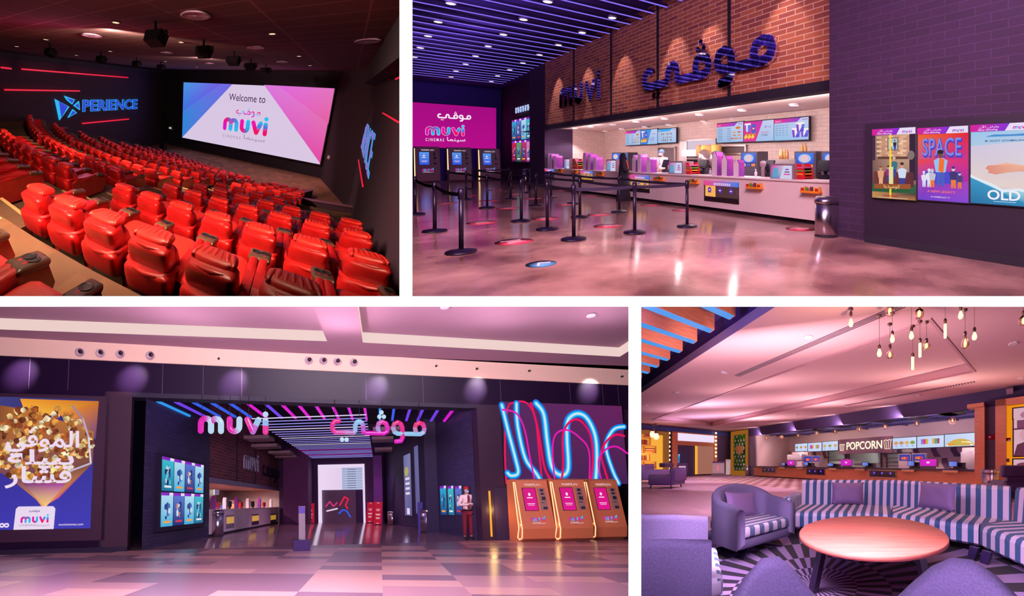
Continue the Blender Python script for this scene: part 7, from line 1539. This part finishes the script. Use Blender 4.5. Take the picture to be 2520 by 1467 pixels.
b = MB(); P = [tuple(fl4(p) - np.array((RC[0], RC[1], HC4)) + np.array((0, 0, .012))) for p in ((1755, 1322), (1960, 1301), (2120, 1290), (2320, 1290), (2700, 1330), (2700, 1900), (1300, 1900), (1560, 1400))]
b.add(P, [tuple(range(len(P)))]); solo('rug', 'black and lilac sunburst rug under the round table', 'rug', H4, b, rug, (RC[0], RC[1], HC4))
# round table
t = Thing('coffee_table', 'round wooden coffee table with black legs on the sunburst rug', 'table', H4, (-1.99, 3.18, HC4), 40 * DEG)
R_T = 1.03
t.part('table_top', m1(lambda b: b.lathe([(.001, .555), (R_T - .02, .555), (R_T, .565), (R_T, .61), (R_T - .008, .62), (.001, .6205)], n=64)), tabw)
legm = mat('black_leg', (40, 22, 56), .4)
for an in (215, 305, 35, 125):
    w = an * DEG; b = MB(); b.bar((.82 * math.cos(w), .82 * math.sin(w), .56), (.97 * math.cos(w), .97 * math.sin(w), 0), .12, .07); t.part('leg', b, legm)
# armchairs
def chair_parts(hb=1.18, ha=.86, wd=.62, pw=.8, cu=.58):
    plan = [(-wd, .58, 0)] + [(-wd * (1 if a < 90 else 1) * math.cos((a - 0) * DEG), -.06 - .58 * math.sin(a * DEG), math.sin(a * DEG)) for a in range(0, 181, 12)] + [(wd, .58, 0)]
    plan = [(-wd, .58, -.25), (-wd, .25, -.1)] + plan[1:-1] + [(wd, .25, -.1), (wd, .58, -.25)]
    b = MB(); ring = []; n = len(plan); vs = []; fs = []
    for i, (x, y, s) in enumerate(plan):
        p0 = np.array(plan[max(i - 1, 0)][:2]); p1 = np.array(plan[min(i + 1, n - 1)][:2]); d = p1 - p0; d /= np.linalg.norm(d); nr = np.array((d[1], -d[0])) * -1   # inward
        cen = np.array((0, .1)) - np.array((x, y)); 
        if nr @ cen < 0: nr = -nr
        zt = ha + (hb - ha) * (max(s + .25, 0) / 1.25) ** pw; th = .15; q = np.array((x, y))
        for off, z in ((0, .22), (0, zt - .06), (.035, zt - .012), (th / 2, zt), (th - .035, zt - .012), (th, zt - .06), (th, .3)):
            pt = q + nr * off; vs.append((pt[0], pt[1], z))
    m = 7
    for i in range(n - 1):
        for j in range(m - 1): fs.append((i * m + j, (i + 1) * m + j, (i + 1) * m + j + 1, i * m + j + 1))
    for e in (0, n - 1): fs.append(tuple(e * m + j for j in range(m)))
    b.add(vs, fs, smooth=True); P = {'shell': (b, fab)}
    b = MB(); b.rbox(-wd + .12, wd - .12, -.5, cu, .38, .56, .05); P['seat_cushion'] = (b, stripes_c)
    b = MB(); b.rbox(-wd + .05, wd - .05, -.5, .56, .2, .37, .06); P['seat_base'] = (b, fab)
    b = MB(); b.tube([(0, 0, .05), (0, 0, .22)], .05, 8); P['pedestal'] = (b, legm)
    for k in range(4):
        w = (45 + 90 * k) * DEG; b = MB(); b.bar((0, 0, .12), (.62 * math.cos(w), .62 * math.sin(w), .02), .07, .035); P['foot' + '.' * k] = (b, legm)
    return P
CH = chair_parts()
def pillow(label, hall, loc, T, w, h, th=.16):
    b = MB(); n = 10; vs = []; fs = []
    for s in (-1, 1):
        for i in range(n + 1):
            for j in range(n + 1):
                u, v_ = i / n * 2 - 1, j / n * 2 - 1; e = max(0, (1 - u ** 4) * (1 - v_ ** 4)) ** .5; pin = 1 - .07 * (1 - abs(u) ** 3) * abs(v_) ** 6 - .0; pin2 = 1 - .07 * (1 - abs(v_) ** 3) * abs(u) ** 6
                vs.append((u * w / 2 * pin2, s * th / 2 * e + .008 * math.sin(9 * u + 5 * v_) * e, v_ * h / 2 * pin))
    m = (n + 1) ** 2
    for s in (0, 1):
        for i in range(n):
            for j in range(n): q = [s * m + i * (n + 1) + j, s * m + (i + 1) * (n + 1) + j, s * m + (i + 1) * (n + 1) + j + 1, s * m + i * (n + 1) + j + 1]; fs.append(q if s else q[::-1])
    b.add(vs, fs, smooth=True); return solo('throw_pillow', label, 'pillow', hall, b, fab_d, loc, T=T)
def armchair(label, loc, yaw, parts=CH):
    t = Thing('armchair', label, 'armchair', H4, loc, yaw, None)
    for k, x in parts.items(): t.part(k.rstrip('.'), x[0], x[1])
    t.done()
armchair('grey violet barrel armchair with striped seat left of the round table', (-4.32, 2.64, HC4), -87 * DEG)
pillow('violet pillow in the barrel armchair left of round table', H4, (-4.55, 2.62, HC4 + .80), RZ(-87 * DEG) @ RX(22 * DEG) @ RY(-6 * DEG), .62, .50)
armchair('nearest barrel armchair cut off by the left edge of lounge', (-2.98, .68, HC4), -22 * DEG, chair_parts(1.22, .93, .62, .8, .68))
low = chair_parts(.93, .5, .62, 9)
def backto(p, h, yaw): q = H4.onz(p, HC4 + h); return (q[0] - .64 * math.sin(yaw), q[1] + .64 * math.cos(yaw), HC4)
armchair('lilac chair back rising at the bottom edge, left of table leg', backto((1895, 1400), .80, 238 * DEG), 238 * DEG, low)
armchair('lilac chair back rising at the bottom right corner', backto((2365, 1406), .80, 200 * DEG), 200 * DEG, chair_parts(.93, .52, .70, 6))
# striped corner sofa
t = Thing('corner_sofa', 'blue and white striped corner sofa curving behind the round table', 'sofa', H4, (-3.0, 5.83, HC4))
O_ = np.array((-3.0, 5.83, HC4))
def seg(P, Q, F0, F1, bP=None, bQ=None, zs=.55, zb=.18, zt=1.16, u0=0.0):
    P, Q, F0, F1 = [np.array(p, float) for p in (P, Q, F0, F1)]; o2 = O_[:2]; L = np.linalg.norm(Q - P); LF = np.linalg.norm(F1 - F0); um = u0 + L / 2
    def V(p, z): return (p[0] - o2[0], p[1] - o2[1], z)
    b = MB(); n = 6
    uP, uQ = um - L / 2, um + L / 2; uF0, uF1 = um - LF / 2, um + LF / 2
    dn = ((F0 + F1) / 2 - (P + Q) / 2); dn /= np.linalg.norm(dn); r = .09
    prof = [(-.0, zs, 0), (1.0, zs, 1)]
    rows = [(P, Q, zs, uP, uQ), (F0 - dn * r, F1 - dn * r, zs, uF0, uF1), (F0 - dn * r * .3, F1 - dn * r * .3, zs - r * .3, uF0, uF1), (F0, F1, zs - r, uF0, uF1), (F0, F1, zb + .05, uF0, uF1), (F0 - dn * .06, F1 - dn * .06, zb, uF0, uF1), (P, Q, zb, uP, uQ)]
    for (a0, a1, z, ua, ub), (c0, c1, z2, uc, ud) in zip(rows[:-1], rows[1:]): b.add([V(a0, z), V(a1, z), V(c1, z2), V(c0, z2)], [(0, 1, 2, 3)], uvs=[[(ua, 0), (ub, 0), (ud, 1), (uc, 1)]], smooth=True)
    for a0 in (0, 1): b.add([V(r_[a0], r_[2]) for r_ in rows], [tuple(range(len(rows)))], uvs=[[(u0, 0)] * len(rows)])
    t.part('seat', b, stripes)
    b = MB(); kP = np.array(bP) if bP else -dn * .28; kQ = np.array(bQ) if bQ else -dn * .28
    rows = [(P + kP * k_, Q + kQ * k_, z) for k_, z in ((0, zs - .1), (.2, zt - .07), (.33, zt - .015), (.7, zt), (1, zt - .06), (1, zb))]
    for (a0, a1, z), (c0, c1, z2) in zip(rows[:-1], rows[1:]): b.add([V(a0, z), V(a1, z), V(c1, z2), V(c0, z2)], [(0, 1, 2, 3)], uvs=[[(uP, 0), (uQ, 0), (uQ, 1), (uP, 1)]], smooth=True)
    for a0 in (0, 1): b.add([V(r_[a0], r_[2]) for r_ in rows], [tuple(range(len(rows)))], uvs=[[(u0, 0)] * len(rows)])
    t.part('backrest', b, stripes)
seg((-4.83, 4.43), (-3.01, 5.83), (-4.25, 3.62), (-2.54, 4.81), None, (-.1, .36)); seg((-3.01, 5.83), (-.58, 5.68), (-2.54, 4.81), (-.95, 4.90), (-.1, .36), None, u0=.0925); seg((-.55, 5.68), (.8, 4.6), (-.93, 4.89), (.05, 4.0), u0=.1)
A_ = np.array((-4.83, 4.43)); F_ = np.array((-4.25, 3.62)); dd = F_ - A_; yawA = math.atan2(dd[1], dd[0])
b = MB(); b.at((A_[0] - O_[0], A_[1] - O_[1], 0), RZ(yawA)); b.rbox(-.1, np.linalg.norm(dd) + .06, -.22, .0, .2, .86, .08); t.part('armrest', b, stripes_s)
for x, y in ((-4.55, 3.95), (-.98, 4.72), (-.78, 4.62), (-3.0, 5.4)):
    b = MB(); b.at((x - O_[0], y - O_[1], 0), RZ(-20 * DEG)); b.prism([(-.10, 0), (.02, 0), (.08, .22), (-.06, .22)], -.03, .03); t.part('leg', b, mat('sofa_leg', (50, 30, 90), .4))
def sp(p, z): return H4.onz(p, z)
pillow('violet pillow on the left part of the striped sofa', H4, sp((2086, 1214), -.705), RZ(38 * DEG) @ RX(-14 * DEG), .76, .52)
pillow('violet pillow on the right part of the striped sofa', H4, sp((2305, 1221), -.64), RZ(-4 * DEG) @ RX(-14 * DEG), .72, .52)
# filament bulb pendants
cordm = mat('brown_cord', (90, 50, 50), .6); sock = mat('bronze_socket', (96, 52, 50), .4, .3)
glow = mat('filament_glow', (255, 224, 176), .3, emit=1.7); gl = mat('clear_bulb_glass', (255, 226, 200), .05); bsdf(gl).inputs['Transmission Weight'].default_value = 1.0; bsdf(gl).inputs['IOR'].default_value = 1.03
BUL = [(2094, 772, 794, 't', 760), (2164, 854, 868, 't', 776), (2190, 853, 873, 'g', 797), (2196, 820, 833, 't', 770), (2190, 752, 767, 'G', 748), (2243, 811, 825, 't', 748), (2262, 752, 773, 'G', 748), (2264, 838, 862, 'b', 790), (2246, 874, 893, 'b', 802), (2280, 838, 851, 'g', 792), (2326, 790, 815, 'b', 748), (2364, 758, 775, 't', 748), (2375, 821, 845, 'o', 762), (2398, 811, 827, 't', 748), (2519, 770, 790, 'G', 748)]
def pendant(k, x, ys, yb, kind, yt, yd, lab, grp):
    q = H4.hit((x, yb), (0, 1, 0), yd); zf = yd / H4.ray((x, yb))[1]; s = zf / 632.0
    t = Thing('bulb_pendant', lab, 'pendant lamp', H4, q, 0, grp); up = (yb - ys) * s; top = min((yb - yt) * s, ZC4 - q[2])
    t.part('cord', m1(lambda b: b.tube([(0, 0, up), (0, 0, top)], .5 * s, 5)), cordm)
    t.part('socket', m1(lambda b: b.lathe([(3.6 * s, up - 5 * s), (4 * s, up + 2 * s), (2.5 * s, up + 5 * s), (.5 * s, up + 6 * s)], n=10)), sock)
    if yt > 750: t.part('canopy', m1(lambda b: b.lathe([(6 * s, top), (6 * s, top - 2.5 * s), (.5 * s, top - 4.5 * s)], n=12)), sock)
    if kind == 't': pr = [(2.5, 9), (5.5, 0), (6, -4), (4, -9), (.01, -10)]
    elif kind == 'b': pr = [(3.3, 17), (3.6, 12), (3.6, -16), (.01, -19)]
    elif kind == 'o': pr = [(3, 16), (9, 4), (10, -4), (6, -13), (.01, -15)]
    elif kind == 'g': pr = [(3, 10), (8, 5), (9.5, -1), (7, -8), (.01, -11)]
    else: pr = [(4, 13), (10, 7), (12, 0), (9, -9), (.01, -13)]
    if kind in 'tb': t.part('bulb', m1(lambda b: b.lathe([(r * s, z * s) for r, z in pr], n=12)), glow)
    else:
        t.part('bulb', m1(lambda b: b.lathe([(r * s, z * s) for r, z in pr], n=14)), gl); t.part('filament', m1(lambda b: b.lathe([(r * s * .45, z * s * .7) for r, z in pr], n=10)), glow)
for k, (x, ys, yb, kind, yt) in enumerate(BUL):
    pendant(k, x, ys, yb, kind, yt, 5.6 + .35 * (k % 3), '%s glowing bulb on a cord in the cluster, %s in order from left' % ({'t': 'teardrop', 'b': 'tube shaped', 'o': 'long oval', 'g': 'clear globe', 'G': 'big clear globe'}[kind], ordn(k)), 'bulb pendants above the round table')
for k, (x, ys, yb, kind, yt) in enumerate(((1582, 1047, 1054, 't', 1030), (1585, 1057, 1064, 'b', 1042), (1606, 1060, 1067, 't', 1044), (1615, 1066, 1072, 't', 1043))):
    pendant(k, x, ys, yb, kind, yt, 7.8, 'small bulb on a cord before the bookcase, %s from left' % ordn(k), 'bulb pendants before the bookcase')
# light
lamp('AREA', H4, (-6.0, 4.6, 1.0), (-13, 12, .0), 700, (1.0, .72, .82), 4.5, .8, name='lounge_fill')  # unseen area fills added for floor and furniture
lamp('AREA', H4, (-1.3, 1.0, .55), (-2.6, 4.2, -1.6), 120, (.84, .66, 1.0), 2.4, .6, name='lounge_fill')
lamp('AREA', H4, (-2.2, 1.7, 1.05), (-3.1, 4.6, -1.2), 520, (.96, .76, 1.0), 2.6, .8, name='lounge_fill')
for x, y, pw, c in ((-6, 6.2, 190, (1, .72, .62)), (-12, 8.5, 360, (1, .70, .74)), (-20, 9, 860, (.9, .68, .9)), (-12, 13.2, 560, (1, .72, .74)), (-21, 13.5, 720, (1, .72, .76)), (-4, 13.5, 420, (1, .7, .62)), (-26, 11, 600, (.7, .58, 1.0))): lamp('SPOT', H4, (x, y, 1.6), (x, y, 5), pw, c, .02, angle=165, blend=.5, name='ceiling_upfill')  # added upward fills in mid-air to brighten the ceiling
for x in (-24, -18, -12, -6): lamp('SPOT', H4, (x, 19.2, 2.9), (x, 20, -1), 500, (1, .80, .76), .03, angle=120, blend=.5, name='bar_light')
for x in (-24, -18, -12, -6.5): lamp('AREA', H4, (x, 17.9, 2.8), (x, 22.5, .4), 330, (1, .82, .80), 5, .4, name='bar_light')  # hidden area fills added behind the fascia for the bar
for x, y, pw in ((-8, 7, 900), (-16, 8, 1500), (-24, 9, 1700), (-10, 12.6, 1300), (-18, 12.6, 1300), (-26, 12.4, 1400), (-4.5, 12.6, 900)): lamp('SPOT', H4, (x, y, 4.1), (x, y, -2), pw, (.95, .74, .9), .05, angle=115, blend=.7, name='ceiling_downlight')
lamp('POINT', H4, (-9, 2.2, 3.6), (0, 0, 0), 200, (.35, .3, 1.0), .03, name='void_glow')
lamp('SPOT', H4, (-29.5, 13.8, 2.6), (-30.5, 17.2, .6), 420, (.8, 1.0, .7), .05, angle=60, blend=.8, name='hedge_fill')  # added lamp that brightens the hedge leaves
lamp('POINT', H4, (XW + 1.5, 8.5, .6), (0, 0, 0), 90, (1, .62, .2), .05, name='bookcase_glow')
for p in ((2130, 1120), (2060, 1120), (2211, 1126)):
    a = f4(p, YBK - .1); lamp('SPOT', H4, (a[0], YBK - 1.6, 1.0), (a[0], YBK, a[1] - .3), 170, (.95, 1.0, .92), .03, angle=80, blend=.6, name='hatch_glow')
lamp('POINT', H4, (-3.2, 5.3, 2.4), (0, 0, 0), 190, (1, .60, .36), .05, name='pendant_glow')
# ================================================================ people
def skin_mesh(nodes, edges, root=0, lv=2):
    """one continuous surface grown around a skeleton: nodes = (x, y, z, rx, ry)"""
    me = bpy.data.meshes.new('skeleton'); me.from_pydata([n[:3] for n in nodes], edges, [])
    o = bpy.data.objects.new('skeleton', me); COL.objects.link(o)
    md = o.modifiers.new('skin', 'SKIN'); md.use_smooth_shade = True
    for i, n in enumerate(nodes):
        s = me.skin_vertices[0].data[i]; s.radius = (n[3], n[4] if len(n) > 4 else n[3]); s.use_root = i == root
    sb = o.modifiers.new('sub', 'SUBSURF'); sb.levels = lv; sb.render_levels = lv
    bpy.context.view_layer.update()
    ev = o.evaluated_get(bpy.context.evaluated_depsgraph_get()).to_mesh()
    vs = [tuple(v.co) for v in ev.vertices]; fs = [tuple(p.vertices) for p in ev.polygons]
    bpy.data.objects.remove(o); bpy.data.meshes.remove(me)
    b = MB(); b.add(vs, fs, smooth=True); return b
skin_m = mat('skin', (196, 138, 120), .55)
def person(hall, loc, yaw, label, sc, L, R, clothes, head=(0, -.01, 0)):
    """L, R = (elbow, wrist, finger direction) of the two arms; figure faces local -y"""
    t = Thing('person', label, 'person', hall, loc, yaw, T=RZ(yaw) * sc)
    hx, hy, hz = head
    N = [(0, 0, .95, .15, .11), (0, 0, 1.10, .135, .10), (0, 0, 1.28, .155, .105), (0, .005, 1.42, .12, .08), (0, 0, 1.50, .055, .055), (hx, hy, 1.57 + hz, .07, .085), (hx, hy - .01, 1.64 + hz, .078, .095), (hx, hy, 1.72 + hz, .06, .075)]
    E_ = [(0, 1), (1, 2), (2, 3), (3, 4), (4, 5), (5, 6), (6, 7)]
    for s, A in ((-1, L), (1, R)):
        i = len(N); e, w, d = [np.array(q, float) for q in A]; h = w + d * .05
        N += [(s * .17, 0, 1.41, .062), (*e, .045), (*w, .028), (*h, .036, .018)]; E_ += [(3, i), (i, i + 1), (i + 1, i + 2), (i + 2, i + 3)]
        sd = np.cross(d, (0, 0, 1)); sd = sd / (np.linalg.norm(sd) + 1e-6)
        for k, (o_, ln) in enumerate(((-.028, .06), (-.010, .075), (.009, .07), (.026, .055))):
            j = len(N); q = h + sd * o_ + d * .02; N += [(*(q + d * ln * .5), .0095), (*(q + d * ln + np.array((0, 0, -.015))), .008)]; E_ += [(i + 3, j), (j, j + 1)]
        j = len(N); q = w + d * .03 - sd * s * .035; N += [(*(q + d * .02), .011), (*(q + d * .05), .009)]; E_ += [(i + 2, j), (j, j + 1)]
        i = len(N); N += [(s * .09, 0, .90, .085), (s * .10, -.01, .50, .058), (s * .105, .02, .09, .042), (s * .115, -.12, .045, .04, .035)]; E_ += [(0, i), (i, i + 1), (i + 1, i + 2), (i + 2, i + 3)]
    t.part('body', skin_mesh(N, E_), skin_m)
    f = lambda x, y, z: (hx + x, hy + y, z + hz)
    for s in (-1, 1):
        b = MB(); b.sphere(f(s * .032, -.088, 1.645), (.011, .008, .007), 8, 6); t.part('eye', b, mat('eye_dark', (30, 20, 26), .2))
        b = MB(); b.sphere(f(s * .078, .0, 1.635), (.012, .02, .03), 8, 6); t.part('ear', b, skin_m)
    b = MB(); b.sphere(f(0, -.1, 1.615), (.013, .018, .024), 8, 6); t.part('nose', b, skin_m)
    b = MB(); b.sphere(f(0, -.088, 1.575), (.026, .008, .007), 8, 6); t.part('mouth', b, mat('lips', (150, 80, 80), .5))
    for nm, fn, m in clothes:
        q = fn(L, R, f); t.part(nm, q, m)
    return t
def shirt(L, R, f, grow=.016, lo=.93):
    N = [(0, 0, lo, .165, .125), (0, 0, 1.10, .15, .118), (0, 0, 1.28, .17, .122), (0, .005, 1.43, .13, .092), (0, 0, 1.475, .075, .07)]; E_ = [(0, 1), (1, 2), (2, 3), (3, 4)]
    for s, A in ((-1, L), (1, R)):
        i = len(N); e, w, d = [np.array(q, float) for q in A]; w = w - (w - e) * .04
        N += [(s * .175, 0, 1.41, .08), (*e, .062), (*w, .044)]; E_ += [(3, i), (i, i + 1), (i + 1, i + 2)]
    return skin_mesh(N, E_)
def trousers(L, R, f):
    N = [(0, 0, .95, .165, .125)]; E_ = []
    for s in (-1, 1): i = len(N); N += [(s * .09, 0, .88, .10), (s * .10, -.01, .50, .078), (s * .105, .015, .10, .066)]; E_ += [(0, i), (i, i + 1), (i + 1, i + 2)]
    return skin_mesh(N, E_)
def shoes(L, R, f):
    b = MB()
    for s in (-1, 1): b.sphere((s * .11, -.06, .045), (.055, .14, .05), 10, 7, .8)
    return b
def mask(L, R, f): b = MB(); b.sphere(f(0, -.062, 1.585), (.068, .055, .05), 12, 8, .8); return b
wsh = mat('white_shirt', (238, 206, 210), .8); maskm = mat('face_mask', (170, 180, 210), .8)
# guard with crossed arms
GL_, GR_ = ((-.30, -.06, 1.14), (.02, -.21, 1.16), (.9, .1, .05)), ((.30, -.06, 1.13), (-.03, -.19, 1.19), (-.9, .1, .08))
mar = mat('maroon_cloth', (120, 10, 44), .8)
person(H3, fl3((1153, 1327)), 10 * DEG, 'person with arms crossed in white shirt, maroon trousers, red cap and mask', .98, GL_, GR_, [
    ('shirt', shirt, wsh), ('trousers', trousers, mar), ('shoes', shoes, blk), ('face_mask', mask, maskm),
    ('tie', lambda L, R, f: m1(lambda b: b.prism([(-.02, 1.46), (.02, 1.46), (.035, 1.02), (0, .97), (-.035, 1.02)], -.19, -.135)), mar),
    ('belt', lambda L, R, f: m1(lambda b: b.lathe([(.16, 0), (.168, .01), (.168, .04), (.16, .05)], (0, 0, .94), 16)), blk),
    ('trouser_stripe', lambda L, R, f: m1(lambda b: b.bar((.185, 0, .9), (.172, .015, .12), .012, .03)), wsh),
    ('cap', lambda L, R, f: m1(lambda b: (b.sphere(f(0, .012, 1.70), (.098, .115, .07), 14, 8), b.sphere(f(0, -.1, 1.69), (.07, .06, .012), 10, 6))), mat('red_cap', (190, 20, 50), .7)),
    ('hair', lambda L, R, f: m1(lambda b: b.sphere(f(0, .035, 1.645), (.088, .085, .075), 12, 8)), mat('dark_hair', (50, 26, 40), .7)),
    ('shoulder_strap', lambda L, R, f: m1(lambda b: (b.box(-.2, -.11, -.03, .05, 1.465, 1.48), b.box(.11, .2, -.03, .05, 1.465, 1.48))), blk)])
# counter worker
WL_, WR_ = ((-.24, -.05, 1.12), (-.10, -.26, 1.06), (.4, -.85, -.2)), ((.24, -.04, 1.12), (.06, -.27, 1.04), (-.3, -.9, -.2))
q = H2.hit((1629, 430), (1, 0, 0), CXP + 1.05)
person(H2, (CXP + 1.05, q[1], HC2 + .02), -80 * DEG + 15 * DEG, 'person in white shirt, blue hair cap and face mask working behind the snack counter', 1.0, WL_, WR_, [
    ('shirt', shirt, wsh), ('trousers', trousers, blkm), ('shoes', shoes, blk), ('face_mask', mask, maskm),
    ('hair_cap', lambda L, R, f: m1(lambda b: (b.sphere(f(0, .02, 1.705), (.10, .115, .075), 14, 8), [b.sphere(f(.085 * math.cos(k), .02 + .1 * math.sin(k), 1.67), .028, 7, 5) for k in range(7)])), mat('blue_hair_cap', (110, 140, 200), .8)),
    ('lanyard', lambda L, R, f: m1(lambda b: (b.bar((-.06, -.11, 1.46), (0, -.145, 1.18), .014, .006), b.bar((.06, -.11, 1.46), (0, -.145, 1.18), .014, .006))), mat('blue_lanyard', (60, 70, 170), .6)),
    ('badge', lambda L, R, f: m1(lambda b: b.box(-.03, .03, -.16, -.15, 1.1, 1.18)), wht)], head=(0, -.05, -.02))
# woman in black at the counter
AL, AR = ((-.24, -.02, 1.16), (-.16, -.2, 1.10), (.2, -.9, 0)), ((.23, -.04, 1.15), (.12, -.22, 1.08), (-.2, -.9, 0))
abaya = mat('black_abaya', (20, 10, 34), .85)
def robe(L, R, f):
    b = MB(); n = 28; prof = [(.0, .31, .26), (.02, .32, .27), (.4, .27, .22), (.8, .225, .18), (1.05, .2, .165), (1.25, .215, .16), (1.38, .2, .13), (1.47, .10, .085), (1.5, .07, .07)]
    vs = [(rx * (1 + .05 * math.sin(7 * a) * max(0, 1 - z)) * math.cos(a), ry * (1 + .05 * math.sin(7 * a) * max(0, 1 - z)) * math.sin(a), z) for z, rx, ry in prof for a in [2 * math.pi * k / n for k in range(n)]]
    b.add(vs, [(i * n + k, i * n + (k + 1) % n, (i + 1) * n + (k + 1) % n, (i + 1) * n + k) for i in range(len(prof) - 1) for k in range(n)], smooth=True); return b
q = fl2((1534, 494))
person(H2, q, -90 * DEG + 150 * DEG, 'person in a long black abaya and head scarf standing before the snack counter', .93, AL, AR, [
    ('robe', robe, abaya), ('sleeves', lambda L, R, f: skin_mesh([(0, .01, 1.40, .12, .1)] + [x for s, A in ((-1, L), (1, R)) for x in ((s * .16, 0, 1.39, .09), (*A[0], .085), (*A[1], .075))], [(0, 1), (1, 2), (2, 3), (0, 4), (4, 5), (5, 6)]), abaya),
    ('head_scarf', lambda L, R, f: m1(lambda b: (b.sphere(f(0, .02, 1.65), (.105, .115, .12), 14, 10), b.sphere(f(0, .03, 1.47), (.15, .13, .14), 14, 9), b.sphere(f(0, .07, 1.56), (.1, .08, .12), 12, 8))), abaya),
    ('face_veil', lambda L, R, f: m1(lambda b: b.sphere(f(0, -.06, 1.56), (.08, .06, .075), 12, 8, .8)), abaya),
    ('shoes', shoes, blk), ('handbag', lambda L, R, f: m1(lambda b: b.rbox(.2, .38, -.06, .06, .86, 1.06, .03)), mat('dark_bag', (34, 16, 40), .5))])
